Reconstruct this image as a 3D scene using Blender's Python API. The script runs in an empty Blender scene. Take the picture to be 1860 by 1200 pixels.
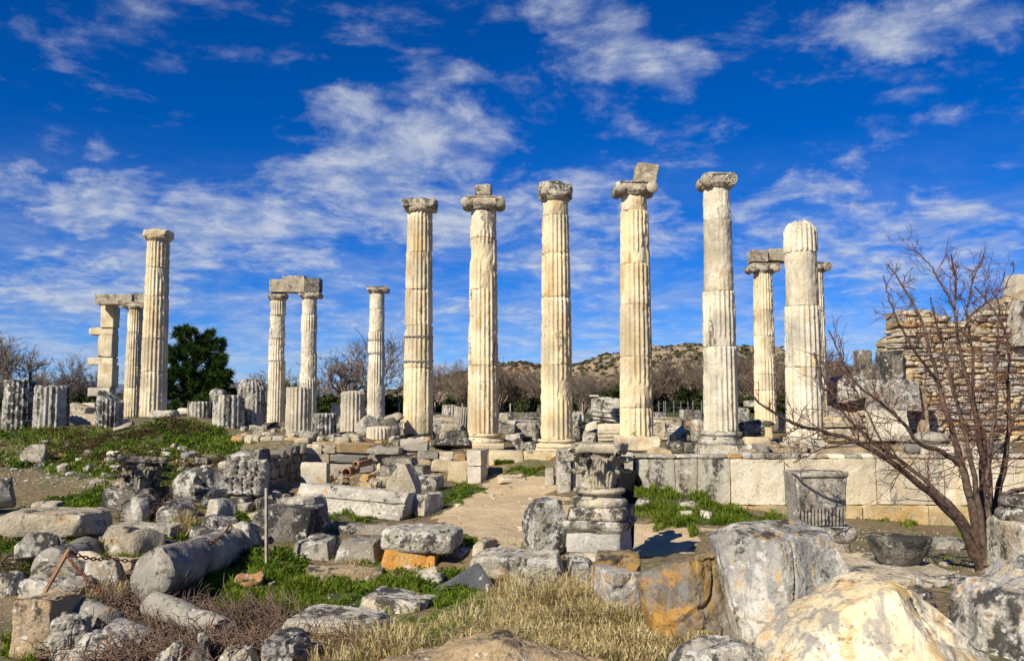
import bpy, math, random
import numpy as np
from mathutils import Vector, Matrix, Euler

scene = bpy.context.scene
COL = scene.collection
rad = math.radians

# ------------------------------------------------------------------ camera
F = 1610.0            # focal length in photo pixels (photo is 1860 wide)
EYE = 2.6
PITCH = math.atan(135.0 / F)
cam_d = bpy.data.cameras.new('camera')
cam_d.sensor_width = 36.0
cam_d.lens = F / 1860.0 * 36.0
cam_d.clip_start = 0.1
cam_d.clip_end = 20000.0
cam = bpy.data.objects.new('camera', cam_d)
COL.objects.link(cam)
cam.location = (0, 0, EYE)
cam.rotation_euler = (rad(90) + PITCH, 0, 0)
scene.camera = cam

# ------------------------------------------------------------------ sun + sky
SUN_AZ = rad(38)      # degrees left of straight behind the camera
SUN_EL = rad(37)
sun_dir = Vector((-math.sin(SUN_AZ) * math.cos(SUN_EL), -math.cos(SUN_AZ) * math.cos(SUN_EL), math.sin(SUN_EL)))
sl = bpy.data.lights.new('sun', 'SUN')
sl.energy = 5.0
sl.angle = rad(0.53)
sl.color = (1.0, 0.93, 0.78)
sun = bpy.data.objects.new('sun', sl)
COL.objects.link(sun)
sun.rotation_euler = (-sun_dir).to_track_quat('-Z', 'Y').to_euler()

scene.view_settings.view_transform = 'Standard'
scene.view_settings.look = 'None'
scene.view_settings.exposure = 0.30
scene.view_settings.gamma = 1.0
scene.view_settings.use_curve_mapping = False
scene.cycles.max_bounces = 5
scene.cycles.diffuse_bounces = 2
scene.cycles.glossy_bounces = 1
scene.cycles.transmission_bounces = 2
scene.cycles.use_denoising = True

class NT:
    """small helper round a node tree"""
    def __init__(s, tree):
        s.t = tree; s.n = tree.nodes; s.l = tree.links
    def node(s, typ, **kw):
        nd = s.n.new(typ)
        for k, v in kw.items():
            if k.startswith('i_'):
                nd.inputs[k[2:]].default_value = v
            else:
                setattr(nd, k, v)
        return nd
    def link(s, a, b): s.l.new(a, b)
    def math(s, op, a, b=None, c=None, clamp=False):
        nd = s.n.new('ShaderNodeMath'); nd.operation = op; nd.use_clamp = clamp
        for i, v in enumerate((a, b, c)):
            if v is None: continue
            if isinstance(v, (int, float)): nd.inputs[i].default_value = v
            else: s.l.new(v, nd.inputs[i])
        return nd.outputs[0]
    def vmath(s, op, a, b=None, out=0):
        nd = s.n.new('ShaderNodeVectorMath'); nd.operation = op
        for i, v in enumerate((a, b)):
            if v is None: continue
            if isinstance(v, (tuple, list)): nd.inputs[i].default_value = v
            else: s.l.new(v, nd.inputs[i])
        return nd.outputs[out]
    def noise(s, vec, scale, detail=4, rough=0.55, dist=0.0):
        nd = s.n.new('ShaderNodeTexNoise')
        nd.inputs['Scale'].default_value = scale; nd.inputs['Detail'].default_value = detail
        nd.inputs['Roughness'].default_value = rough; nd.inputs['Distortion'].default_value = dist
        s.l.new(vec, nd.inputs['Vector'])
        return nd.outputs[0]
    def smooth(s, v, a, b, lo=0.0, hi=1.0):
        nd = s.n.new('ShaderNodeMapRange'); nd.interpolation_type = 'SMOOTHSTEP'
        for i, x in enumerate((v, a, b, lo, hi)):
            if isinstance(x, (int, float)): nd.inputs[i].default_value = x
            else: s.l.new(x, nd.inputs[i])
        return nd.outputs[0]
    def mix(s, fac, a, b, mode='MIX'):
        nd = s.n.new('ShaderNodeMix'); nd.data_type = 'RGBA'; nd.blend_type = mode
        for k, v in ((0, fac), (6, a), (7, b)):
            if isinstance(v, (int, float)): nd.inputs[k].default_value = v
            elif isinstance(v, (tuple, list)): nd.inputs[k].default_value = (v[0], v[1], v[2], 1)
            else: s.l.new(v, nd.inputs[k])
        return nd.outputs[2]
    def ramp(s, fac, stops, interp='LINEAR'):
        nd = s.n.new('ShaderNodeValToRGB'); cr = nd.color_ramp; cr.interpolation = interp
        while len(cr.elements) < len(stops): cr.elements.new(0.5)
        for e, (p, c) in zip(cr.elements, stops):
            e.position = p; e.color = (c[0], c[1], c[2], 1)
        s.l.new(fac, nd.inputs[0])
        return nd.outputs[0]

def build_world():
    w = bpy.data.worlds.new('World'); scene.world = w; w.use_nodes = True
    w.cycles.sampling_method = 'MANUAL'; w.cycles.sample_map_resolution = 256
    T = NT(w.node_tree); T.n.clear()
    out = T.node('ShaderNodeOutputWorld'); bg = T.node('ShaderNodeBackground')
    sky = T.node('ShaderNodeTexSky', sky_type='NISHITA')
    sky.sun_disc = False
    sky.sun_elevation = SUN_EL
    sky.sun_rotation = math.atan2(sun_dir.x, sun_dir.y)
    sky.altitude = 1500; sky.air_density = 0.85; sky.dust_density = 0.0; sky.ozone_density = 6.0
    hs = T.node('ShaderNodeHueSaturation'); hs.inputs['Saturation'].default_value = 1.42
    hs.inputs['Hue'].default_value = 0.503; hs.inputs['Value'].default_value = 0.95
    T.link(sky.outputs[0], hs.inputs['Color'])
    skyc = T.mix(1.0, hs.outputs[0], (0.85, 1.0, 1.34), 'MULTIPLY')
    tc = T.node('ShaderNodeTexCoord')
    d = T.vmath('NORMALIZE', tc.outputs['Generated'])
    sep = T.node('ShaderNodeSeparateXYZ'); T.link(d, sep.inputs[0])
    dx, dy, dz = sep.outputs
    # cloud layer: directions projected on a flat layer overhead
    den = T.math('ADD', T.math('MAXIMUM', dz, 0.0), 0.16)
    lay = T.node('ShaderNodeCombineXYZ')
    T.link(T.math('DIVIDE', dx, den), lay.inputs[0]); T.link(T.math('DIVIDE', dy, den), lay.inputs[1])
    lay = lay.outputs[0]
    warp = T.node('ShaderNodeTexNoise'); warp.inputs['Scale'].default_value = 1.6; warp.inputs['Detail'].default_value = 2
    T.link(lay, warp.inputs['Vector'])
    wv = T.vmath('SCALE', T.vmath('SUBTRACT', warp.outputs['Color'], (0.5, 0.5, 0.5)))
    wv.node.inputs['Scale'].default_value = 0.28
    lay2 = T.vmath('ADD', lay, wv)
    n1 = T.noise(lay2, 2.5, 8, 0.60)
    n2 = T.noise(T.vmath('MULTIPLY', lay2, (1.0, 1.0, 1)), 10.0, 6, 0.66)
    nn = T.math('ADD', T.math('MULTIPLY', n1, 0.79), T.math('MULTIPLY', n2, 0.21))
    # where the larger cloud masses of that day stood (azimuth / elevation slopes)
    dyp = T.math('MAXIMUM', dy, 0.05)
    uv = T.node('ShaderNodeCombineXYZ')
    T.link(T.math('DIVIDE', dx, dyp), uv.inputs[0]); T.link(T.math('DIVIDE', dz, dyp), uv.inputs[1])
    # warp the masses' outlines
    wo = T.node('ShaderNodeTexNoise'); wo.inputs['Scale'].default_value = 7.0; wo.inputs['Detail'].default_value = 6
    wo.inputs['Roughness'].default_value = 0.6
    T.link(uv.outputs[0], wo.inputs['Vector'])
    wov = T.vmath('SCALE', T.vmath('SUBTRACT', wo.outputs['Color'], (0.5, 0.5, 0.5)))
    wov.node.inputs['Scale'].default_value = 0.17
    uvw = T.vmath('ADD', uv.outputs[0], wov)
    def uvpx(px, py):
        p = at(px, py, 1.0); return p.x, p.z - EYE
    blobs = [  # px, py, rx, ry (photo pixels), amount
        (640, 190, 95, 60, 0.22), (760, 270, 190, 90, 0.30), (620, 330, 150, 80, 0.26), (430, 355, 100, 50, 0.17),
        (700, 400, 330, 95, 0.26), (450, 440, 260, 80, 0.26), (180, 500, 280, 75, 0.27), (60, 560, 200, 60, 0.17),
        (560, 560, 460, 60, 0.15), (120, 350, 210, 60, 0.27), (180, 258, 45, 26, 0.13), (250, 250, 40, 18, 0.12),
        (250, 300, 45, 18, 0.12), (1110, 70, 110, 110, 0.23), (1200, 100, 110, 70, 0.24), (1070, 20, 120, 50, 0.17),
        (1600, 50, 190, 70, 0.24), (1760, 30, 180, 55, 0.2), (560, 80, 170, 55, 0.08), (330, 30, 300, 60, 0.05),
        (180, 110, 220, 60, 0.02), (790, 130, 90, 80, 0.13), (1000, 350, 120, 60, 0.2), (1120, 390, 190, 40, 0.24),
        (1420, 350, 150, 45, 0.25), (1330, 440, 330, 60, 0.2), (1100, 480, 300, 80, 0.2), (1700, 430, 260, 75, 0.24),
        (1600, 510, 300, 60, 0.2), (1000, 590, 500, 60, 0.16), (1500, 600, 300, 50, 0.13), (1830, 300, 70, 22, 0.13),
        (1540, 300, 70, 18, 0.09), (1160, 225, 60, 14, 0.07),
    ]
    acc = None
    def vma(v, m, c):
        nd = T.n.new('ShaderNodeVectorMath'); nd.operation = 'MULTIPLY_ADD'
        T.l.new(v, nd.inputs[0]); nd.inputs[1].default_value = m; nd.inputs[2].default_value = c
        return nd.outputs[0]
    for (px, py, rx, ry, a) in blobs:
        u, v = uvpx(px, py); kx, ky = F / (rx * 1.15), F / (ry * 1.15)
        q = vma(uvw, (kx, ky, 0), (-u * kx, -v * ky, 0))
        m = T.math('MULTIPLY_ADD', T.vmath('DOT_PRODUCT', q, q, out=1), -a, a)
        acc = m if acc is None else T.math('SMOOTH_MAX', acc, m, 0.10)
    acc = T.math('MAXIMUM', acc, 0.0)
    dens = T.math('ADD', nn, T.math('SUBTRACT', acc, 0.09))
    mask = T.smooth(dens, 0.415, 0.80)
    mask = T.math('MULTIPLY', mask, 0.84)
    # thin veil of high cloud over the far distance
    veil = T.math('MULTIPLY', T.smooth(dz, 0.30, 0.02), T.smooth(n1, 0.30, 0.66, 0.10, 0.62))
    mask = T.math('MAXIMUM', mask, veil)
    cloud = T.mix(T.smooth(n2, 0.40, 0.66), (4.9, 5.7, 7.2), (6.9, 7.4, 8.3))
    col = T.mix(mask, skyc, cloud)
    T.link(col, bg.inputs['Color'])
    bg.inputs['Strength'].default_value = 0.073
    T.link(bg.outputs[0], out.inputs[0])

# ------------------------------------------------------------------ photo pixel -> point at distance Y
_cp, _sp = math.cos(PITCH), math.sin(PITCH)
def ray(px, py):
    r = (px - 930.0) / F; u = (600.0 - py) / F
    return Vector((r, _cp - u * _sp, _sp + u * _cp))
def at(px, py, Y):
    d = ray(px, py)
    return Vector((0, 0, EYE)) + d * (Y / d.y)
build_world()

# ------------------------------------------------------------------ numpy noise
def _hash(ix, iy, iz, seed):
    h = (ix * 374761393 + iy * 668265263 + iz * 1440662683 + seed * 974634777) & 0xFFFFFFFF
    h = ((h ^ (h >> 13)) * 1274126177) & 0xFFFFFFFF
    h = h ^ (h >> 16)
    return (h & 0xFFFF).astype(np.float64) / 32767.5 - 1.0
def vnoise(p, seed=0):
    i = np.floor(p).astype(np.int64); f = p - i
    u = f * f * f * (f * (f * 6 - 15) + 10)
    ix, iy, iz = i[:, 0], i[:, 1], i[:, 2]
    r = 0
    for dx in (0, 1):
        wx = u[:, 0] if dx else 1 - u[:, 0]
        for dy in (0, 1):
            wy = u[:, 1] if dy else 1 - u[:, 1]
            for dz in (0, 1):
                wz = u[:, 2] if dz else 1 - u[:, 2]
                r = r + wx * wy * wz * _hash(ix + dx, iy + dy, iz + dz, seed)
    return r
def fbm(p, octv=4, seed=0, gain=0.5):
    a, s, r = 1.0, 1.0, 0
    for o in range(octv):
        r = r + a * vnoise(p * s + o * 17.3, seed + o)
        a *= gain; s *= 2.03
    return r
def sstep(x, a, b):
    t = np.clip((x - a) / (b - a), 0, 1)
    return t * t * (3 - 2 * t)

# ------------------------------------------------------------------ objects
def mesh_np(name, V, Fq, smooth=True):
    """mesh from numpy verts and a list of face arrays (each n x k)"""
    me = bpy.data.meshes.new(name)
    V = np.asarray(V, dtype=np.float32)
    if isinstance(Fq, np.ndarray): Fq = [Fq]
    me.vertices.add(len(V)); me.vertices.foreach_set('co', V.ravel())
    loops = np.concatenate([f.ravel() for f in Fq]).astype(np.int32)
    cnt = np.concatenate([np.full(len(f), f.shape[1], np.int32) for f in Fq])
    st = np.concatenate([[0], np.cumsum(cnt)[:-1]]).astype(np.int32)
    me.loops.add(len(loops)); me.loops.foreach_set('vertex_index', loops)
    me.polygons.add(len(cnt)); me.polygons.foreach_set('loop_start', st)
    if smooth: me.polygons.foreach_set('use_smooth', np.ones(len(cnt), bool))
    me.update(calc_edges=True)
    return me
def obj(name, me, mat=None, parent=None, loc=(0, 0, 0), rot=(0, 0, 0), scale=(1, 1, 1)):
    o = bpy.data.objects.new(name, me)
    COL.objects.link(o)
    o.location = loc; o.rotation_euler = rot; o.scale = scale
    if mat is not None and me is not None and not me.materials: me.materials.append(mat)
    if parent is not None: o.parent = parent
    return o
def tag(o, label, cat, group=None):
    o['label'] = label; o['category'] = cat
    if 'kind' not in o: o['kind'] = 'thing'
    if group: o['group'] = group
    return o
def thing(name, label, cat, loc=(0, 0, 0), rot=(0, 0, 0), group=None):
    o = bpy.data.objects.new(name, None); COL.objects.link(o)
    o.location = loc; o.rotation_euler = rot; o.empty_display_size = 0.2
    return tag(o, label, cat, group)

# ------------------------------------------------------------------ shapes (numpy)
def grid_box(nx, ny, nz):
    """surface lattice of a unit cube, shared vertices"""
    Q = []
    def gid(i, j, k): return i + (nx + 1) * (j + (ny + 1) * k)
    i, j = np.meshgrid(np.arange(nx), np.arange(ny), indexing='ij'); i, j = i.ravel(), j.ravel()
    for k, fl in ((0, True), (nz, False)):
        q = np.stack([gid(i, j, k), gid(i + 1, j, k), gid(i + 1, j + 1, k), gid(i, j + 1, k)], 1)
        Q.append(q[:, ::-1] if fl else q)
    i, k = np.meshgrid(np.arange(nx), np.arange(nz), indexing='ij'); i, k = i.ravel(), k.ravel()
    for j, fl in ((0, False), (ny, True)):
        jj = np.full_like(i, j)
        q = np.stack([gid(i, jj, k), gid(i + 1, jj, k), gid(i + 1, jj, k + 1), gid(i, jj, k + 1)], 1)
        Q.append(q[:, ::-1] if fl else q)
    j, k = np.meshgrid(np.arange(ny), np.arange(nz), indexing='ij'); j, k = j.ravel(), k.ravel()
    for i, fl in ((0, True), (nx, False)):
        ii = np.full_like(j, i)
        q = np.stack([gid(ii, j, k), gid(ii, j + 1, k), gid(ii, j + 1, k + 1), gid(ii, j, k + 1)], 1)
        Q.append(q[:, ::-1] if fl else q)
    Q = np.concatenate(Q)
    u, inv = np.unique(Q.ravel(), return_inverse=True)
    Q = inv.reshape(Q.shape)
    ix = u % (nx + 1); iy = (u // (nx + 1)) % (ny + 1); iz = u // ((nx + 1) * (ny + 1))
    V = np.stack([ix / nx - .5, iy / ny - .5, iz / nz - .5], 1)
    return V, Q
def vnormals(V, Q):
    a, b, c, d = V[Q[:, 0]], V[Q[:, 1]], V[Q[:, 2]], V[Q[:, 3]]
    n = np.cross(c - a, d - b)
    N = np.zeros_like(V)
    for k in range(4): np.add.at(N, Q[:, k], n)
    return N / (np.linalg.norm(N, axis=1, keepdims=True) + 1e-9)

def rock_np(dims, seed=0, res=0.06, rnd=0.06, chips=4, chip=0.25, amp=0.012, freq=3.0, lump=0.0, taper=(0, 0), shear=(0, 0), cuts=(), maxn=70, cracks=0.0):
    """a weathered block: rounded box, broken corners, rough faces; rests on z=0"""
    rs = np.random.RandomState(seed + 11)
    D = np.array(dims, float); h = D / 2
    n = [int(min(maxn, max(3, round(x / res)))) for x in D]
    V, Q = grid_box(*n)
    # pull lattice lines towards the edges a little so that bevels are resolved
    V = np.sign(V) * 0.5 * (1 - (1 - np.abs(V) * 2) ** 1.25)
    P = V * D
    r = min(rnd, 0.45 * D.min())
    q = np.clip(P, -(h - r), h - r); dv = P - q
    ln = np.linalg.norm(dv, axis=1, keepdims=True)
    P = np.where(ln > 1e-9, q + dv / np.maximum(ln, 1e-9) * r, P)
    if taper[0] or taper[1]:
        t = (P[:, 2] / D[2] + .5)
        P[:, 0] *= 1 - taper[0] * t; P[:, 1] *= 1 - taper[1] * t
    if shear[0] or shear[1]:
        t = (P[:, 2] / D[2] + .5)
        P[:, 0] += shear[0] * t; P[:, 1] += shear[1] * t
    planes = []
    for c in range(chips):
        s = rs.choice([-1, 1], 3).astype(float)
        if rs.rand() < 0.4: s[rs.randint(3)] *= 0.15
        nrm = s * (0.4 + rs.rand(3)) / D * D.mean()
        nrm /= np.linalg.norm(nrm)
        dist = np.abs(nrm * h).sum() * (1 - chip * (0.25 + 0.75 * rs.rand()))
        planes.append((nrm, dist))
    for (nx_, ny_, nz_, dd) in cuts:       # explicit cuts: normal in box units, dist as a fraction of the support
        nrm = np.array([nx_, ny_, nz_], float); nrm /= np.linalg.norm(nrm)
        planes.append((nrm, np.abs(nrm * h).sum() * dd))
    for nrm, dist in planes:
        wob = dist + 0.05 * D.min() * vnoise(P * (2.2 / D.mean()) + seed, seed + 5)
        ex = P @ nrm - wob
        P = P - np.maximum(ex, 0)[:, None] * nrm
    N = vnormals(P, Q)
    if lump:
        P = P + N * (lump * fbm(P * (1.3 / D.mean()) + seed * 3.1, 2, seed + 3))[:, None]
    if amp:
        f = fbm(P * freq + seed * 1.7, 4, seed, 0.55)
        pit = np.minimum(0, fbm(P * freq * 2.6 + 5, 2, seed + 9) + 0.35)
        P = P + N * (amp * (f + 1.2 * pit))[:, None]
    if cracks:
        cn = np.abs(vnoise(P * (1.1 / D.mean() ** 0.7) * np.array([1.6, 1.6, 0.7]) + seed * 2.3, seed + 21))
        P = P - N * (cracks * (1 - sstep(cn, 0.0, 0.07)))[:, None]
    P[:, 2] -= P[:, 2].min()
    return P, Q
def crisp(me, ang=32):
    me.set_sharp_from_angle(angle=rad(ang)); return me
def rock_mesh(name, *a, **k):
    P, Q = rock_np(*a, **k)
    return crisp(mesh_np(name, P, Q))

def lathe_np(prof, n=48, fn=None, cap=True):
    """prof: list of (r,z) bottom to top; fn(theta,z,r)->r"""
    pr = np.array(prof, float); m = len(pr)
    th = np.arange(n) / n * 2 * math.pi
    R = np.repeat(pr[:, 0][:, None], n, 1); Z = np.repeat(pr[:, 1][:, None], n, 1); T = np.repeat(th[None], m, 0)
    if fn is not None: R = fn(T, Z, R)
    V = np.stack([R * np.cos(T), R * np.sin(T), Z], 2).reshape(-1, 3)
    i, j = np.meshgrid(np.arange(m - 1), np.arange(n), indexing='ij'); i, j = i.ravel(), j.ravel()
    j2 = (j + 1) % n
    Q = np.stack([i * n + j, i * n + j2, (i + 1) * n + j2, (i + 1) * n + j], 1)
    faces = [Q]
    if cap:
        c0 = len(V); V = np.vstack([V, [[0, 0, pr[0, 1]], [0, 0, pr[-1, 1]]]])
        jj = np.arange(n); j2 = (jj + 1) % n
        faces.append(np.stack([np.full(n, c0), j2, jj], 1))
        faces.append(np.stack([np.full(n, c0 + 1), (m - 1) * n + jj, (m - 1) * n + j2], 1))
    return V, faces
def square_lathe_np(prof, nside=10, aspect=1.0):
    """prof: (half width, z); a moulded square pedestal"""
    pr = np.array(prof, float); m = len(pr)
    t = np.linspace(-1, 1, nside + 1)[:-1]
    ring = np.concatenate([np.stack([t, -np.ones_like(t)], 1), np.stack([np.ones_like(t), t], 1),
                           np.stack([-t, np.ones_like(t)], 1), np.stack([-np.ones_like(t), -t], 1)])
    n = len(ring)
    V = np.concatenate([np.column_stack([ring[:, 0] * r, ring[:, 1] * (r + (aspect - 1) * pr[0, 0]), np.full(n, z)]) for r, z in pr])
    i, j = np.meshgrid(np.arange(m - 1), np.arange(n), indexing='ij'); i, j = i.ravel(), j.ravel(); j2 = (j + 1) % n
    Q = np.stack([i * n + j, i * n + j2, (i + 1) * n + j2, (i + 1) * n + j], 1)
    c0 = len(V); V = np.vstack([V, [[0, 0, pr[0, 1]], [0, 0, pr[-1, 1]]]])
    jj = np.arange(n); j2 = (jj + 1) % n
    return V, [Q, np.stack([np.full(n, c0), j2, jj], 1), np.stack([np.full(n, c0 + 1), (m - 1) * n + jj, (m - 1) * n + j2], 1)]
def roughen(V, amp, freq, seed=0, octv=4):
    V = np.asarray(V, float)
    d = np.stack([fbm(V * freq + seed * 3.3 + 31.7 * k, octv, seed + 7 * k, 0.55) for k in range(3)], 1)
    return V + d * amp
def prism_np(prof, length, nl=24):
    """closed 2-D profile (y,z) swept along x, centred on x"""
    pr = np.array(prof, float); m = len(pr)
    xs = np.linspace(-length / 2, length / 2, nl + 1)
    V = np.concatenate([np.column_stack([np.full(m, x), pr]) for x in xs])
    i, j = np.meshgrid(np.arange(nl), np.arange(m), indexing='ij'); i, j = i.ravel(), j.ravel(); j2 = (j + 1) % m
    Q = np.stack([i * m + j, (i + 1) * m + j, (i + 1) * m + j2, i * m + j2], 1)
    c = pr.mean(0); c0 = len(V)
    V = np.vstack([V, [[xs[0], c[0], c[1]], [xs[-1], c[0], c[1]]]])
    jj = np.arange(m); j2 = (jj + 1) % m
    return V, [Q, np.stack([np.full(m, c0), jj, j2], 1), np.stack([np.full(m, c0 + 1), nl * m + j2, nl * m + jj], 1)]
def densify(pts, step):
    out = []
    for a, b in zip(pts, pts[1:] + pts[:1]):
        n = max(1, int(round(math.dist(a, b) / step)))
        for k in range(n): out.append((a[0] + (b[0] - a[0]) * k / n, a[1] + (b[1] - a[1]) * k / n))
    return out
class Tubes:
    """many tapered tubes in one mesh"""
    def __init__(s, sides=4): s.V = []; s.Q = []; s.n = 0; s.k = sides
    def add(s, pts, radii):
        pts = np.asarray(pts, float); m = len(pts); k = s.k
        tg = np.gradient(pts, axis=0); tg /= (np.linalg.norm(tg, axis=1, keepdims=True) + 1e-9)
        ref = np.array([0.31, 0.17, 0.93]) if abs(tg[0, 2]) < 0.9 else np.array([0.9, 0.3, 0.1])
        a = np.cross(tg, ref); a /= (np.linalg.norm(a, axis=1, keepdims=True) + 1e-9); b = np.cross(tg, a)
        th = np.arange(k) / k * 2 * math.pi
        V = pts[:, None] + (a[:, None] * np.cos(th)[None, :, None] + b[:, None] * np.sin(th)[None, :, None]) * np.asarray(radii)[:, None, None]
        i, j = np.meshgrid(np.arange(m - 1), np.arange(k), indexing='ij'); i, j = i.ravel(), j.ravel(); j2 = (j + 1) % k
        s.Q.append(np.stack([i * k + j, i * k + j2, (i + 1) * k + j2, (i + 1) * k + j], 1) + s.n)
        s.V.append(V.reshape(-1, 3)); s.n += m * k
    def mesh(s, name):
        return mesh_np(name, np.concatenate(s.V), np.concatenate(s.Q))

# ================================================================== materials
def new_mat(name):
    m = bpy.data.materials.new(name); m.use_nodes = True
    T = NT(m.node_tree); T.n.clear()
    out = T.node('ShaderNodeOutputMaterial'); b = T.node('ShaderNodeBsdfPrincipled')
    b.inputs['Roughness'].default_value = 0.9
    b.inputs['Specular IOR Level'].default_value = 0.2
    T.link(b.outputs[0], out.inputs[0])
    return m, T, b
def thr(a): return 0.67 - 0.34 * a
OCHRE = (0.50, 0.27, 0.075)
DARK = (0.035, 0.033, 0.03)
def stone(name, c1, c2, och=0.2, dark=0.25, white=0.15, streak=False, sc=1.0, bump=0.5, ochre=OCHRE, darkc=DARK, palette=None, spots=0.12, up=0.10, vein=0.0, band=0.0, bandv=(2.6, 1.0, 0.55)):
    m, T, b = new_mat(name)
    g = T.node('ShaderNodeNewGeometry'); oi = T.node('ShaderNodeObjectInfo')
    P = g.outputs['Position']
    Pr = T.vmath('ADD', P, T.vmath('SCALE', oi.outputs['Location'])); Pr.node.inputs[1].links[0].from_node.inputs['Scale'].default_value = 0.37
    P = Pr
    n1 = T.noise(P, 1.6 * sc, 6, 0.6, 0.4)
    if palette:
        base = T.ramp(oi.outputs['Random'], palette, 'CONSTANT')
        base2 = T.mix(0.55, base, (0.32, 0.29, 0.24))
        col = T.mix(T.smooth(n1, 0.40, 0.66), base, base2)
    else:
        col = T.mix(T.smooth(n1, 0.36, 0.64), c1, c2)
    if vein:
        wv = T.noise(T.vmath('MULTIPLY', P, (1.0, 1.0, 0.45)), 0.8 * sc, 5, 0.6, 1.2)
        vm = T.math('MULTIPLY', T.smooth(T.math('ABSOLUTE', T.math('SUBTRACT', wv, 0.5)), 0.022, 0.0), vein)
        col = T.mix(vm, col, (0.16, 0.15, 0.14))
    col = T.mix(1.0, col, T.ramp(oi.outputs['Random'], [(0.0, (0.84, 0.83, 0.82)), (0.35, (1.06, 1.03, 0.97)), (0.65, (0.95, 0.96, 0.98)), (1.0, (1.10, 1.08, 1.04))]), 'MULTIPLY')
    # broad tonal drift
    n0 = T.noise(T.vmath('ADD', P, (21.0, 2.0, 5.0)), 0.9 * sc, 3, 0.5)
    col = T.mix(1.0, col, T.ramp(n0, [(0.34, (0.70, 0.69, 0.68)), (0.64, (1.16, 1.14, 1.10))]), 'MULTIPLY')
    if band:      # slanting sedimentary bands
        bn = T.noise(T.vmath('MULTIPLY', P, bandv), 2.4 * sc, 6, 0.62, 0.5)
        col = T.mix(T.math('MULTIPLY', T.smooth(bn, 0.50, 0.60), band), col, (0.27, 0.26, 0.245))
        col = T.mix(T.math('MULTIPLY', T.smooth(bn, 0.44, 0.38), band * 0.8), col, (0.55, 0.33, 0.10))
    # ochre stain
    Ps = T.vmath('MULTIPLY', P, (1.0, 1.0, 0.35)) if streak else P
    n2 = T.noise(T.vmath('ADD', Ps, (13.1, 4.7, 9.2)), 1.5 * sc, 5, 0.6, 0.7)
    t = thr(och)
    col = T.mix(T.math('MULTIPLY', T.smooth(n2, t, t + 0.13), 0.8), col, ochre)
    # grain
    n4 = T.noise(P, 11.0 * sc, 5, 0.65)
    n5 = T.noise(P, 48.0 * sc, 3, 0.6)
    col = T.mix(1.0, col, T.ramp(n5, [(0.28, (0.82, 0.81, 0.80)), (0.70, (1.08, 1.08, 1.08))]), 'MULTIPLY')
    # dark lichen / weathering crust
    Pd = T.vmath('MULTIPLY', P, (1.0, 1.0, 0.16)) if streak else P
    n3 = T.noise(T.vmath('ADD', Pd, (3.3, 8.1, 1.9)), (3.0 if streak else 2.0) * sc, 6, 0.62, 0.3)
    sp = T.node('ShaderNodeSeparateXYZ'); T.link(g.outputs['Normal'], sp.inputs[0])
    if not streak:
        n3b = T.noise(T.vmath('MULTIPLY', P, (1.0, 1.0, 0.22)), 3.4 * sc, 5, 0.6)
        n3 = T.math('ADD', T.math('MULTIPLY', n3, 0.6), T.math('MULTIPLY', n3b, 0.4))
        n3 = T.math('ADD', T.math('MULTIPLY', T.math('SUBTRACT', n3, 0.5), 1.35), 0.5)
    dm = T.math('ADD', T.math('MULTIPLY', n3, 0.66), T.math('MULTIPLY', n4, 0.34))
    dm = T.math('ADD', dm, T.math('MULTIPLY', sp.outputs[2], up * 0.5))
    dm = T.math('ADD', dm, T.math('MULTIPLY', T.math('SUBTRACT', oi.outputs['Random'], 0.5), 0.07))
    t = thr(dark)
    col = T.mix(T.math('MULTIPLY', T.smooth(dm, t - 0.01, t + 0.085), 0.92), col, darkc)
    # pale lichen
    n6 = T.noise(T.vmath('ADD', P, (7.7, 1.1, 5.5)), 5.0 * sc, 6, 0.72)
    t = thr(white)
    col = T.mix(T.math('MULTIPLY', T.smooth(n6, t, t + 0.045), 0.80), col, (0.58, 0.56, 0.49))
    # pits
    n7 = T.noise(P, 24.0 * sc, 2, 0.5)
    t = thr(spots)
    col = T.mix(T.math('MULTIPLY', T.smooth(n7, t, t + 0.06), 0.6), col, (0.09, 0.08, 0.065))
    T.link(col, b.inputs['Base Color'])
    h = T.math('ADD', T.math('MULTIPLY', n4, 1.0), T.math('ADD', T.math('MULTIPLY', n5, 0.30), T.math('MULTIPLY', n7, -0.45)))
    bp = T.node('ShaderNodeBump'); bp.inputs['Strength'].default_value = bump; bp.inputs['Distance'].default_value = 0.055 / sc
    T.link(h, bp.inputs['Height']); T.link(bp.outputs[0], b.inputs['Normal'])
    return m
CREAM = (0.69, 0.57, 0.35); CREAM2 = (0.62, 0.53, 0.37); WHITE = (0.72, 0.65, 0.50); GREY = (0.34, 0.31, 0.255); GREY2 = (0.50, 0.46, 0.38)
M = {}
M['column'] = stone('column_marble', (0.72, 0.595, 0.375), (0.74, 0.66, 0.485), och=0.38, dark=0.25, white=0.0, streak=True, bump=0.5, spots=0.10, ochre=(0.54, 0.36, 0.15), darkc=(0.17, 0.145, 0.11))
M['column_white'] = stone('column_marble_pale', (0.76, 0.70, 0.56), (0.70, 0.62, 0.45), och=0.26, dark=0.27, white=0.0, streak=True, bump=0.5, spots=0.10, ochre=(0.56, 0.38, 0.16), vein=0.3, darkc=(0.15, 0.135, 0.11))
M['stump'] = stone('stump_marble', (0.52, 0.48, 0.39), (0.40, 0.375, 0.32), och=0.1, dark=0.50, white=0.42, streak=True, bump=0.5)
M['stump_dark'] = stone('stump_dark_lichen', (0.36, 0.345, 0.30), (0.27, 0.26, 0.23), och=0.05, dark=0.66, white=0.44, streak=True, bump=0.5)
M['stump_pale'] = stone('stump_pale', (0.64, 0.56, 0.42), (0.52, 0.47, 0.37), och=0.2, dark=0.26, white=0.3, streak=True, bump=0.5)
M['capital'] = stone('weathered_capital', (0.60, 0.52, 0.38), (0.42, 0.375, 0.29), och=0.3, dark=0.50, white=0.35, bump=0.7, sc=1.5)
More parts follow.
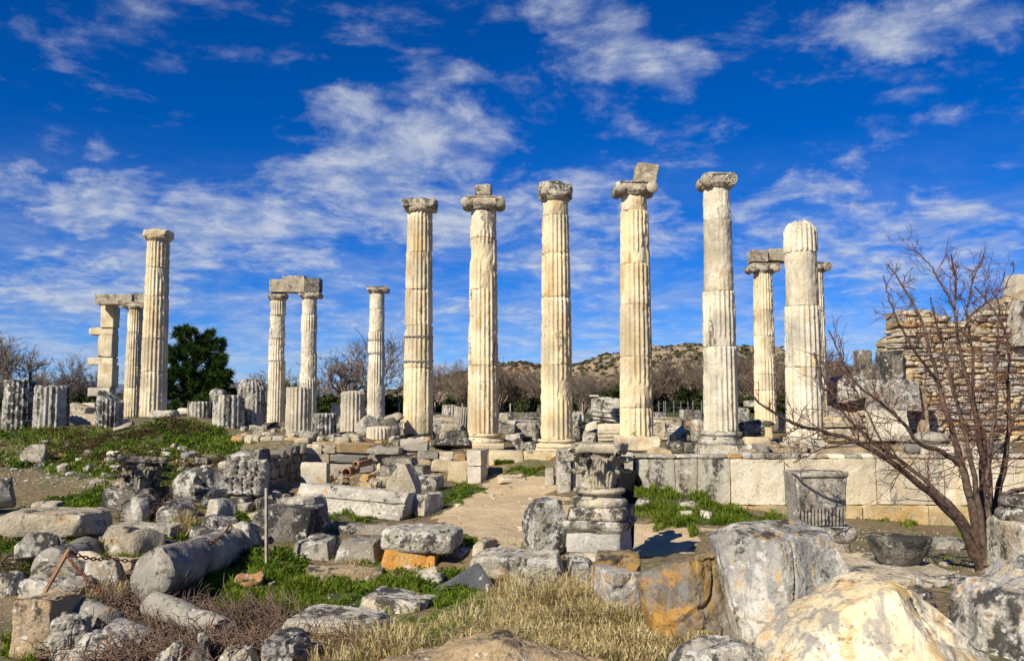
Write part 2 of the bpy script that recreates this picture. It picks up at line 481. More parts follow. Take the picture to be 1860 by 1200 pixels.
M['beam'] = stone('architrave_stone', (0.52, 0.45, 0.33), (0.36, 0.32, 0.25), och=0.3, dark=0.42, white=0.3, bump=0.6)
M['cream'] = stone('cream_marble', CREAM, CREAM2, och=0.3, dark=0.18, white=0.2, bump=0.4)
M['white'] = stone('pale_marble', WHITE, (0.56, 0.53, 0.45), och=0.2, dark=0.18, white=0.2, bump=0.4)
M['ortho'] = stone('orthostat_marble', (0.72, 0.65, 0.50), (0.63, 0.55, 0.40), och=0.30, dark=0.24, white=0.2, streak=True, bump=0.5, sc=0.9, spots=0.10, ochre=(0.60, 0.44, 0.22), darkc=(0.13, 0.12, 0.10))
M['ortho_grey'] = stone('orthostat_sooty', (0.58, 0.525, 0.41), (0.42, 0.38, 0.30), och=0.12, dark=0.50, white=0.3, streak=True, bump=0.4, sc=0.9)
M['plinth_gold'] = stone('golden_plinth', (0.60, 0.45, 0.22), (0.56, 0.47, 0.30), och=0.5, dark=0.12, white=0.15, bump=0.5, ochre=(0.56, 0.34, 0.11))
M['grey'] = stone('grey_marble', GREY2, GREY, och=0.16, dark=0.42, white=0.36, bump=0.7, sc=1.1)
M['grey_lichen'] = stone('grey_lichen_stone', (0.52, 0.48, 0.40), (0.33, 0.305, 0.255), och=0.18, dark=0.52, white=0.46, bump=0.9, sc=1.4)
M['dark'] = stone('dark_lichen_stone', (0.19, 0.175, 0.145), (0.28, 0.255, 0.205), och=0.14, dark=0.56, white=0.30, bump=0.8, sc=1.2)
M['slate'] = stone('blue_grey_slab', (0.125, 0.135, 0.155), (0.17, 0.175, 0.185), och=0.06, dark=0.22, white=0.2, bump=0.5, sc=1.6)
M['shaft'] = stone('smooth_grey_shaft', (0.37, 0.345, 0.30), (0.25, 0.238, 0.215), och=0.2, dark=0.34, white=0.24, bump=0.55, sc=1.3)
M['lichen_top'] = stone('crusted_stone', (0.58, 0.52, 0.40), (0.36, 0.33, 0.265), och=0.3, dark=0.46, white=0.46, bump=0.9, sc=1.4, up=0.0)
M['orange'] = stone('orange_stone', (0.62, 0.31, 0.075), (0.58, 0.40, 0.18), och=0.5, dark=0.14, white=0.2, bump=0.6, ochre=(0.60, 0.27, 0.05))
M['gold'] = stone('golden_boulder', (0.34, 0.225, 0.08), (0.235, 0.215, 0.185), och=0.52, dark=0.30, white=0.16, bump=0.7, sc=1.5, ochre=(0.47, 0.25, 0.05), band=0.5)
M['marble_vein'] = stone('veined_white_marble', (0.74, 0.67, 0.51), (0.70, 0.57, 0.35), och=0.46, dark=0.14, white=0.1, bump=0.45, sc=1.5, vein=0.5, ochre=(0.66, 0.42, 0.13), spots=0.05, band=0.75)
M['slabrock'] = stone('streaked_grey_rock', (0.54, 0.51, 0.45), (0.33, 0.315, 0.28), och=0.20, dark=0.32, white=0.32, bump=0.9, sc=1.5, vein=0.2, ochre=(0.56, 0.37, 0.13), band=0.75, bandv=(4.2, 2.6, 0.55))
M['brown'] = stone('brown_block', (0.46, 0.34, 0.19), (0.34, 0.275, 0.19), och=0.24, dark=0.30, white=0.28, bump=0.9, sc=1.3)
M['beige'] = stone('beige_stone', (0.58, 0.505, 0.37), (0.42, 0.37, 0.28), och=0.26, dark=0.36, white=0.32, bump=0.7)
PAL = [(0.0, (0.58, 0.49, 0.34)), (0.20, (0.42, 0.39, 0.33)), (0.40, (0.27, 0.265, 0.25)), (0.55, (0.55, 0.46, 0.30)),
       (0.68, (0.50, 0.30, 0.11)), (0.75, (0.34, 0.32, 0.28)), (0.88, (0.62, 0.55, 0.42))]
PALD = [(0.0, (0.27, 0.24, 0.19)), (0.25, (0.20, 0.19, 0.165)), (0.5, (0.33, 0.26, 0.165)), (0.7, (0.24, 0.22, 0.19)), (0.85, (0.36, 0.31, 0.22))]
PALC = [(0.0, (0.64, 0.55, 0.38)), (0.3, (0.60, 0.50, 0.33)), (0.48, (0.44, 0.42, 0.37)), (0.6, (0.66, 0.58, 0.44)),
        (0.74, (0.50, 0.32, 0.13)), (0.82, (0.36, 0.34, 0.30)), (0.92, (0.58, 0.47, 0.29))]
M['masonry'] = stone('masonry_stones', CREAM, GREY, palette=PAL, och=0.16, dark=0.26, white=0.2, bump=0.7, sc=1.3)
M['masonry_dark'] = stone('shaded_masonry_stones', CREAM, GREY, palette=PALD, och=0.15, dark=0.34, white=0.2, bump=0.7, sc=1.3)  # darker copy of the masonry: side wall's shade put into its palette
M['masonry_cream'] = stone('cream_masonry_stones', CREAM, GREY, palette=PALC, och=0.16, dark=0.14, white=0.2, bump=0.7, sc=1.2)
M['rubble'] = stone('loose_rubble', CREAM, GREY, palette=PAL, och=0.2, dark=0.28, white=0.3, bump=0.7, sc=1.5)
M['mortar'] = stone('earth_mortar', (0.42, 0.33, 0.21), (0.31, 0.25, 0.165), och=0.2, dark=0.25, white=0.1, bump=1.0, sc=2.0)
M['clay'] = stone('terracotta', (0.40, 0.20, 0.095), (0.36, 0.23, 0.135), och=0.1, dark=0.3, white=0.25, bump=0.5, sc=2.0)

def flat(name, c, rough=0.8, metal=0.0, var=0.2, sc=8.0):
    m, T, b = new_mat(name)
    g = T.node('ShaderNodeNewGeometry'); oi = T.node('ShaderNodeObjectInfo')
    n = T.noise(g.outputs['Position'], sc, 5, 0.6)
    col = T.mix(T.smooth(n, 0.3, 0.7), tuple(x * (1 - var) for x in c), tuple(min(1, x * (1 + var)) for x in c))
    col = T.mix(1.0, col, T.ramp(oi.outputs['Random'], [(0, (0.8, 0.8, 0.8)), (1, (1.15, 1.12, 1.08))]), 'MULTIPLY')
    T.link(col, b.inputs['Base Color'])
    b.inputs['Roughness'].default_value = rough; b.inputs['Metallic'].default_value = metal
    return m
M['bark'] = flat('grey_brown_bark', (0.115, 0.080, 0.060), 0.9, var=0.5, sc=16)
M['twig'] = flat('reddish_twigs', (0.135, 0.065, 0.048), 0.9, var=0.4, sc=6)
M['bare_far'] = flat('bare_grey_twigs', (0.195, 0.158, 0.128), 0.9, var=0.3, sc=1.0)
M['bare_brown'] = flat('bare_brown_twigs', (0.215, 0.160, 0.118), 0.9, var=0.3, sc=1.0)
M['bramble'] = flat('dry_bramble_stems', (0.185, 0.125, 0.09), 0.9, var=0.5, sc=9)
M['rust'] = flat('rusty_iron', (0.20, 0.085, 0.045), 0.75, 0.2, var=0.4, sc=20)
M['rust_pale'] = flat('rusty_painted_steel', (0.36, 0.20, 0.11), 0.6, 0.1, var=0.35, sc=12)
M['steel'] = flat('galvanised_steel', (0.25, 0.25, 0.24), 0.6, 0.3, var=0.15, sc=10)
M['bracket'] = flat('dull_metal_band', (0.36, 0.35, 0.33), 0.55, 0.4, var=0.2, sc=10)
M['post'] = flat('weathered_post', (0.42, 0.36, 0.28), 0.7, 0.0, var=0.25, sc=10)
M['cloth'] = flat('black_cloth', (0.008, 0.008, 0.009), 0.9, var=0.2)
M['skin'] = flat('skin', (0.50, 0.33, 0.25), 0.6, var=0.05)
M['hair'] = flat('dark_hair', (0.02, 0.014, 0.01), 0.7, var=0.2)

def leafmat(name, cols, trans=0.25, sc=3.0):
    m = bpy.data.materials.new(name); m.use_nodes = True
    T = NT(m.node_tree); T.n.clear()
    out = T.node('ShaderNodeOutputMaterial')
    g = T.node('ShaderNodeNewGeometry'); oi = T.node('ShaderNodeObjectInfo')
    n = T.noise(g.outputs['Position'], sc, 4, 0.6)
    r = g.outputs['Random Per Island']
    f = T.math('ADD', T.math('MULTIPLY', n, 0.9), T.math('MULTIPLY', T.math('SUBTRACT', r, 0.5), 0.5))
    col = T.ramp(f, [(0.2 + 0.6 * i / (len(cols) - 1), c) for i, c in enumerate(cols)])
    col = T.mix(1.0, col, T.ramp(oi.outputs['Random'], [(0, (0.75, 0.78, 0.7)), (1, (1.2, 1.15, 1.05))]), 'MULTIPLY')
    d = T.node('ShaderNodeBsdfDiffuse'); t = T.node('ShaderNodeBsdfTranslucent'); mx = T.node('ShaderNodeMixShader')
    mx.inputs[0].default_value = trans
    T.link(col, d.inputs[0]); T.link(col, t.inputs[0]); T.link(d.outputs[0], mx.inputs[1]); T.link(t.outputs[0], mx.inputs[2])
    T.link(mx.outputs[0], out.inputs[0])
    return m
M['grass'] = leafmat('green_grass', [(0.075, 0.115, 0.014), (0.145, 0.225, 0.022), (0.24, 0.31, 0.04), (0.40, 0.37, 0.10)], 0.35, 2.2)
M['weed'] = leafmat('leafy_weeds', [(0.045, 0.085, 0.011), (0.095, 0.16, 0.018), (0.16, 0.235, 0.035)], 0.3, 3.0)
M['dry'] = leafmat('dry_straw_grass', [(0.42, 0.30, 0.14), (0.66, 0.53, 0.28), (0.80, 0.69, 0.42)], 0.35, 3.0)
M['scrub'] = leafmat('brown_scrub', [(0.050, 0.035, 0.020), (0.085, 0.055, 0.030), (0.12, 0.09, 0.045)], 0.2, 3.0)
M['pine'] = leafmat('pine_needles', [(0.018, 0.040, 0.010), (0.045, 0.085, 0.018), (0.09, 0.14, 0.03)], 0.2, 0.9)
M['evergreen'] = leafmat('evergreen_leaves', [(0.028, 0.042, 0.016), (0.055, 0.072, 0.026), (0.09, 0.105, 0.04)], 0.2, 0.8)
M['hillscrub'] = leafmat('hill_scrub_leaves', [(0.035, 0.036, 0.018), (0.055, 0.055, 0.026), (0.08, 0.075, 0.035)], 0.1, 0.05)
M['fluted_grey'] = stone('streaked_grey_capital', (0.50, 0.46, 0.38), (0.33, 0.305, 0.255), och=0.1, dark=0.46, white=0.36, streak=True, bump=0.7, sc=1.5)
M['redleaf'] = leafmat('red_dry_leaves', [(0.16, 0.045, 0.02), (0.30, 0.10, 0.03), (0.36, 0.17, 0.06)], 0.3, 5.0)

# ================================================================== terrain
WL = []   # lower ground control points
WU = []   # upper terrace control points
def LP(*a):
    for (px, py, Y) in a: WL.append(tuple(at(px, py, Y)))
def UP(*a):
    for (px, py, Y) in a: WU.append(tuple(at(px, py, Y)))
WL += [(0, 0, 1.0), (-4, 0, 0.8), (4, 0, 1.1), (0, 3, 1.0), (-5, 3.5, 0.55), (5, 3, 1.15), (-14, 4, 0.2), (14, 4, 0.9), (0, -6, 1.0), (-15, -6, 0.5), (15, -6, 1.0)]
LP((930, 1200, 6.0), (1700, 1200, 5.0), (300, 1190, 8), (500, 1190, 8), (70, 1195, 9), (1100, 1150, 7.5), (900, 1110, 9.2),
   (1000, 1080, 10), (1000, 1055, 12.2), (560, 1090, 11), (700, 1070, 11.5), (450, 1060, 12), (650, 1120, 10.3), (330, 1090, 11),
   (60, 1035, 13), (100, 935, 18), (20, 905, 20), (60, 850, 24), (130, 775, 33), (300, 757, 31), (400, 790, 29), (20, 780, 34), (225, 778, 31.5),
   (200, 805, 29), (330, 830, 26), (430, 870, 21), (450, 985, 14.5), (300, 960, 15.5), (210, 890, 20), (200, 960, 15.8), (380, 920, 17.2), (500, 915, 17.5),
   (880, 1000, 13.3), (1100, 1020, 13), (930, 940, 16.5), (920, 890, 20.5), (940, 872, 22), (945, 850, 23.4), (740, 940, 17.2), (600, 915, 18.6),
   (560, 885, 21), (800, 903, 20), (770, 872, 23), (850, 874, 23.2), (690, 955, 16.4), (600, 975, 15), (760, 1045, 12.8), (690, 1035, 13), (600, 1030, 13.1),
   (1136, 1006, 14.7), (1200, 1005, 13.8), (1280, 960, 16.5), (1250, 905, 19.2), (1180, 892, 19.3), (1400, 945, 18.8), (1700, 958, 19), (1850, 965, 19),
   (1650, 1000, 14), (1650, 1037, 11.5), (1850, 1050, 10.5), (1500, 1050, 11), (1400, 1165, 7), (1250, 1175, 7), (1790, 1037, 11.5), (1300, 1080, 9.5), (1800, 1150, 6.2))
WL += [(-30, 33, 2.0), (-30, 20, 1.0), (-20, 10, 0.2), (-35, 45, 2.0), (22, 12, 0.4), (30, 19, 0.0), (30, 5, 0.8), (-5.2, 20.5, 0.5), (-5.2, 22.5, 0.5), (-5.2, 24.5, 0.55), (-6.7, 21, 0.95), (-6.7, 23, 1.1), (-6.7, 25.2, 1.25), (-3, 24.5, 0.6)]
UP((1200, 824, 27), (1330, 829, 26.5), (1600, 828, 22), (1850, 832, 21), (1100, 822, 27), (950, 828, 26), (760, 800, 30), (759, 803, 32.5), (877, 820, 31), (820, 812, 31), (1011, 828, 30), (940, 822, 30.5), (1080, 824, 29.5), (1157, 822, 29), (1230, 822, 28.6), (1311, 828, 28), (1464, 816, 27), (1390, 822, 27.5), (600, 797, 27), (480, 797, 28),
   (430, 792, 28), (685, 768, 53), (505, 778, 57), (1250, 762, 58), (930, 765, 50), (1390, 768, 45), (1100, 770, 48), (800, 775, 42), (900, 798, 36), (1230, 803, 33),
   (1120, 800, 35), (1300, 786, 38), (300, 757, 31), (130, 775, 33), (225, 778, 31.5), (20, 780, 34), (238, 757, 64), (195, 757, 66), (100, 757, 45), (930, 752, 76), (500, 750, 90), (1250, 751, 80), (200, 750, 90), (1650, 752, 80), (1600, 800, 27), (1600, 790, 33), (1800, 800, 33), (1180, 833, 19.8), (1500, 833, 19.8), (1850, 833, 19.8))
WU += [(-35, 33, 2.0), (-45, 60, 2.0), (35, 30, 1.4), (45, 60, 1.7), (-60, 100, 2.0), (60, 100, 2.0), (0, 140, 2.1), (-120, 160, 2.2), (120, 160, 2.2)]
class RBF:
    def __init__(s, pts, c=1.2):
        p = np.array(pts, float); s.x = p[:, :2]; s.c = c; s.m = p[:, 2].mean()
        A = np.sqrt(((s.x[:, None] - s.x[None]) ** 2).sum(2) + c * c)
        s.w = np.linalg.solve(A - 0.03 * np.eye(len(p)), p[:, 2] - s.m)
    def __call__(s, X):
        out = np.zeros(len(X))
        for a in range(0, len(X), 20000):
            d = np.sqrt(((X[a:a + 20000, None] - s.x[None]) ** 2).sum(2) + s.c ** 2)
            out[a:a + 20000] = d @ s.w + s.m
        return out
RL, RU = RBF(WL), RBF(WU)
# line where the terrace edge stands
_ex = np.array([-60, -12.5, -9.4, -8.4, -7.0, -0.95, -0.8, 1.05, 1.15, 60.0])
_ey = np.array([30, 30.0, 28.0, 26.5, 25.6, 25.2, 23.9, 23.9, 20.15, 20.0])
_ew = np.array([6, 6, 1.8, 0.4, 0.3, 0.25, 0.25, 0.25, 0.2, 0.2])
def height(x, y):
    x = np.asarray(x, float); y = np.asarray(y, float)
    X = np.stack([x, y], 1)
    e = np.interp(x, _ex, _ey); w = np.interp(x, _ex, _ew)
    s = sstep(y, e - w, e + w)
    near = y < 36
    lo = np.where(near, RL(np.stack([x, np.minimum(y, 36)], 1)), 0)
    z = lo * (1 - s) + RU(X) * s
    far = sstep(np.hypot(x, y), 120, 260)
    z = z * (1 - far) + 2.2 * far
    fade = 1 - sstep(np.hypot(x, y), 60, 120)
    z = z + fade * (0.05 * fbm(np.stack([x * 0.9, y * 0.9, x * 0], 1), 4, 3) + 0.02 * vnoise(np.stack([x * 5, y * 5, x * 0], 1), 8))
    return z
def axis(lims):
    out = []
    for a, b, st in lims: out.append(np.arange(a, b, st))
    return np.concatenate(out + [[lims[-1][1]]])
GX = axis([(-2500, -300, 220), (-300, -60, 24), (-60, -24, 1.5), (-24, 24, 0.16), (24, 60, 1.5), (60, 300, 24), (300, 2500, 220)])
GY = axis([(-400, -20, 40), (-20, 3, 1.0), (3, 28, 0.14), (28, 60, 0.5), (60, 130, 4), (130, 400, 30), (400, 3000, 200)])
_gx, _gy = np.meshgrid(GX, GY, indexing='ij')
GZ = height(_gx.ravel(), _gy.ravel()).reshape(_gx.shape)
def hz(x, y):
    """ground height by bilinear look-up"""
    x = np.atleast_1d(np.asarray(x, float)); y = np.atleast_1d(np.asarray(y, float))
    i = np.clip(np.searchsorted(GX, x) - 1, 0, len(GX) - 2); j = np.clip(np.searchsorted(GY, y) - 1, 0, len(GY) - 2)
    fx = np.clip((x - GX[i]) / (GX[i + 1] - GX[i]), 0, 1); fy = np.clip((y - GY[j]) / (GY[j + 1] - GY[j]), 0, 1)
    return (GZ[i, j] * (1 - fx) * (1 - fy) + GZ[i + 1, j] * fx * (1 - fy) + GZ[i, j + 1] * (1 - fx) * fy + GZ[i + 1, j + 1] * fx * fy)
def hit(px, py, y0=3.5, y1=130.0):
    """ground points under photo pixels"""
    px = np.atleast_1d(np.asarray(px, float)); py = np.atleast_1d(np.asarray(py, float))
    r = (px - 930) / F; u = (600 - py) / F
    dy = _cp - u * _sp; kx = r / dy; kz = (_sp + u * _cp) / dy
    Y = np.full(len(px), np.nan); done = np.zeros(len(px), bool)
    y = y0; prev = np.full(len(px), y0)
    while y < y1:
        z = EYE + kz * y; below = (z <= hz(kx * y, np.full(len(px), y))) & ~done
        Y[below] = y; done |= below
        if done.all(): break
        y *= 1.006
    Y = np.where(np.isnan(Y), y1, Y)
    X = kx * Y
    return np.stack([X, Y, hz(X, Y)], 1)
def ground(px, py):
    return Vector(hit(px, py)[0])

def inpoly(x, y, poly):
    x = np.asarray(x); y = np.asarray(y); c = np.zeros(x.shape, bool)
    n = len(poly)
    for i in range(n):
        x0, y0 = poly[i]; x1, y1 = poly[(i + 1) % n]
        cond = ((y0 > y) != (y1 > y)) & (x < (x1 - x0) * (y - y0) / (y1 - y0 + 1e-12) + x0)
        c ^= cond
    return c
# bare earth of the path, and turf, as polygons in plan (x, y)
def plan(pxs): return [tuple(hit(a, b)[0][:2]) for a, b in pxs]
PATH_PX = [(870, 1002), (1000, 990), (1160, 1015), (1300, 975), (1360, 968), (1250, 962), (1150, 950), (1060, 930), (1010, 895), (1000, 862), (890, 862), (880, 885), (830, 905), (790, 935), (850, 965)]
GREEN_PX = [
    [(250, 1090), (470, 1010), (560, 1050), (690, 1055), (800, 1050), (900, 1090), (790, 1105), (640, 1110), (560, 1140), (430, 1120)],
    [(1150, 882), (1320, 925), (1440, 945), (1420, 962), (1250, 966), (1165, 950)],
    [(830, 880), (880, 890), (790, 930), (660, 950), (590, 945), (760, 935)],
    [(880, 848), (1010, 850), (1000, 858), (890, 858)],
    [(0, 772), (250, 780), (380, 770), (440, 800), (430, 830), (300, 830), (200, 870), (0, 850)],
    [(30, 930), (180, 880), (260, 900), (180, 950)],
    [(830, 960), (880, 980), (830, 985)],
    [(640, 1190), (860, 1100), (900, 1120), (760, 1195)],
]
PATH = plan(PATH_PX)
GREEN = [plan(p) for p in GREEN_PX]
def build_terrain():
    nx, ny = len(GX), len(GY)
    V = np.stack([_gx.ravel(), _gy.ravel(), GZ.ravel()], 1)
    i, j = np.meshgrid(np.arange(nx - 1), np.arange(ny - 1), indexing='ij'); i, j = i.ravel(), j.ravel()
    Q = np.stack([i * ny + j, (i + 1) * ny + j, (i + 1) * ny + j + 1, i * ny + j + 1], 1)
    me = mesh_np('ground', V, Q)
    x, y = V[:, 0], V[:, 1]
    wx = x + 0.25 * vnoise(np.stack([x * 1.5, y * 1.5, x * 0], 1), 1); wy = y + 0.35 * vnoise(np.stack([x * 1.5, y * 1.5, x * 0 + 4], 1), 2)
    gr = np.zeros(len(V))
    for p in GREEN: gr = np.maximum(gr, inpoly(wx, wy, p))
    gr = np.where(y > 62, 1.0, gr)
    pa = inpoly(wx, wy, PATH).astype(float)
    for nm, a in (('turf', gr), ('path', pa)):
        at_ = me.attributes.new(nm, 'FLOAT', 'POINT'); at_.data.foreach_set('value', a.astype(np.float32))
    m, T, b = new_mat('earth')
    g = T.node('ShaderNodeNewGeometry'); P = g.outputs['Position']
    n1 = T.noise(P, 1.2, 6, 0.6, 0.3); n2 = T.noise(P, 9.0, 5, 0.65); n3 = T.noise(P, 40.0, 3, 0.6)
    soil = T.mix(T.smooth(n1, 0.38, 0.62), (0.20, 0.135, 0.075), (0.30, 0.225, 0.135))
    turf = T.mix(T.smooth(n1, 0.35, 0.6), (0.040, 0.070, 0.014), (0.105, 0.105, 0.035))
    dirt = T.mix(T.smooth(n1, 0.35, 0.65), (0.52, 0.38, 0.215), (0.62, 0.475, 0.29))
    at1 = T.node('ShaderNodeAttribute', attribute_name='turf'); at2 = T.node('ShaderNodeAttribute', attribute_name='path')
    gm = T.smooth(T.math('ADD', at1.outputs['Fac'], T.math('MULTIPLY', T.math('SUBTRACT', n2, 0.5), 1.4)), 0.35, 0.65)
    pm = T.smooth(T.math('ADD', at2.outputs['Fac'], T.math('MULTIPLY', T.math('SUBTRACT', n2, 0.5), 1.0)), 0.3, 0.7)
    # thin moss and litter on open soil
    soil = T.mix(T.math('MULTIPLY', T.smooth(T.math('ADD', T.math('MULTIPLY', n1, .5), T.math('MULTIPLY', n2, .5)), 0.47, 0.56), 0.75), soil, (0.075, 0.085, 0.028))
    dirt = T.mix(T.math('MULTIPLY', T.smooth(n2, 0.58, 0.70), 0.5), dirt, (0.33, 0.25, 0.15))
    col = T.mix(pm, soil, dirt); col = T.mix(gm, col, turf)
    col = T.mix(1.0, col, T.ramp(n3, [(0.3, (0.72, 0.72, 0.72)), (0.7, (1.15, 1.15, 1.15))]), 'MULTIPLY')
    T.link(col, b.inputs['Base Color'])
    bp = T.node('ShaderNodeBump'); bp.inputs['Strength'].default_value = 0.7; bp.inputs['Distance'].default_value = 0.05
    n4 = T.noise(P, 3.5, 2, 0.5, 0.6)
    T.link(T.math('ADD', T.math('ADD', n2, T.math('MULTIPLY', n4, 1.3)), T.math('MULTIPLY', n3, 0.35)), bp.inputs['Height']); T.link(bp.outputs[0], b.inputs['Normal'])
    o = obj('ground', me, m); o['kind'] = 'structure'
    return o
build_terrain()

# ---------------------------------------------------------------- hills on the horizon
def build_hill(name, prof, Y, depth, mat, seed, zfoot=2.0, nx=260, ny=60):
    xs_px = np.array([p[0] for p in prof], float); zs = np.array([at(p[0], p[1], Y).z for p in prof])
    X = np.array([at(p[0], p[1], Y).x for p in prof])
    xx = np.linspace(X[0], X[-1], nx); t = np.linspace(-1, 1.2, ny)
    gx, gt = np.meshgrid(xx, t, indexing='ij')
    zr = np.interp(gx.ravel(), X, zs).reshape(gx.shape)
    k = np.ones(9) / 9.0
    zr = np.apply_along_axis(lambda c: np.convolve(np.pad(c, 4, 'edge'), k, 'valid'), 0, zr)
    env = np.cos(np.clip(gt, -1, 1) * math.pi / 2) ** 1.1
    gy = Y + gt * depth
    amp = 0.10 * (zr - zfoot)
    z = zfoot + (zr - zfoot) * env + amp * env * (1 - 0.7 * np.exp(-(gt / 0.12) ** 2)) * fbm(np.stack([gx.ravel(), gy.ravel(), 0 * gx.ravel()], 1) * (14.0 / depth), 4, seed).reshape(gx.shape)
    V = np.stack([gx.ravel(), gy.ravel(), z.ravel()], 1)
    i, j = np.meshgrid(np.arange(nx - 1), np.arange(ny - 1), indexing='ij'); i, j = i.ravel(), j.ravel()
    Q = np.stack([i * ny + j, (i + 1) * ny + j, (i + 1) * ny + j + 1, i * ny + j + 1], 1)
    o = obj(name, mesh_np(name, V, Q), mat); o['kind'] = 'structure'
    return V.reshape(nx, ny, 3)
m, T, b = new_mat('hill_soil')
g = T.node('ShaderNodeNewGeometry'); P = g.outputs['Position']
n1 = T.noise(P, 0.012, 5, 0.6); n2 = T.noise(P, 0.06, 4, 0.6)
c = T.mix(T.smooth(n1, 0.4, 0.62), (0.27, 0.205, 0.125), (0.35, 0.27, 0.17))
c = T.mix(T.math('MULTIPLY', T.smooth(n1, 0.60, 0.66), 0.8), c, (0.45, 0.19, 0.075))
c = T.mix(T.math('MULTIPLY', T.smooth(n2, 0.52, 0.66), 0.5), c, (0.14, 0.135, 0.07))
T.link(c, b.inputs['Base Color']); M['hill'] = m
m, T, b = new_mat('far_hill'); b.inputs['Base Color'].default_value = (0.13, 0.16, 0.22, 1); M['farhill'] = m  # bluish distance haze put into the base colour; no air volume
HV = build_hill('hill', [(640, 735), (790, 692), (870, 672), (905, 664), (935, 658), (962, 658), (985, 667), (1020, 670), (1045, 664), (1100, 650), (1150, 640), (1190, 632), (1240, 630),
                 (1300, 633), (1350, 632), (1400, 641), (1430, 650), (1500, 668), (1560, 685), (1640, 735)], 950, 260, M['hill'], 5)
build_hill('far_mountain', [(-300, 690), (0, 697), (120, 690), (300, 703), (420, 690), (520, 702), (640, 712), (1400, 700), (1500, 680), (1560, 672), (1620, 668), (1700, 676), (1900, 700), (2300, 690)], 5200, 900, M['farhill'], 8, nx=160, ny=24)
def hill_shrubs():
    rs = np.random.RandomState(4)
    ico = np.array([[0, 0, 1.0], [0.9, 0, 0.35], [0.28, 0.85, 0.35], [-0.72, 0.52, 0.35], [-0.72, -0.52, 0.35], [0.28, -0.85, 0.35],
                    [0.95, 0.3, -0.2], [0, 1, -0.2], [-1, 0.0, -0.2], [0, -1, -0.2]])
    fa = np.array([[0, 1, 2], [0, 2, 3], [0, 3, 4], [0, 4, 5], [0, 5, 1], [1, 6, 2], [2, 6, 7], [2, 7, 3], [3, 7, 8], [3, 8, 4], [4, 8, 9], [4, 9, 5], [5, 9, 6], [5, 6, 1]])
    nx, ny, _ = HV.shape
    Vs, Fs = [], []
    n = 0
    while len(Vs) < 6000:
        i = rs.randint(2, nx - 2); j = rs.randint(2, int(ny * 0.52))
        p = HV[i, j] + (HV[i + 1, j + 1] - HV[i, j]) * rs.rand(3)
        if p[2] < 12: continue
        dens = vnoise(p[None] * np.array([0.02, 0.02, 0.05]), 3)[0]
        if rs.rand() > 0.55 + 0.5 * dens: continue
        s = 0.9 + 1.6 * rs.rand() ** 2
        Vs.append(p + ico * np.array([s * 1.25, s * 1.25, s * 0.8]) * (0.8 + 0.4 * rs.rand(10, 1)) + np.array([0, 0, s * .2]))
        Fs.append(fa + n); n += 10
    o = obj('hill_scrub', mesh_np('hill_scrub', np.concatenate(Vs), np.concatenate(Fs)), M['hillscrub'])
    o['kind'] = 'stuff'; tag(o, 'dark evergreen scrub dotted over the distant hillside', 'scrub')
hill_shrubs()

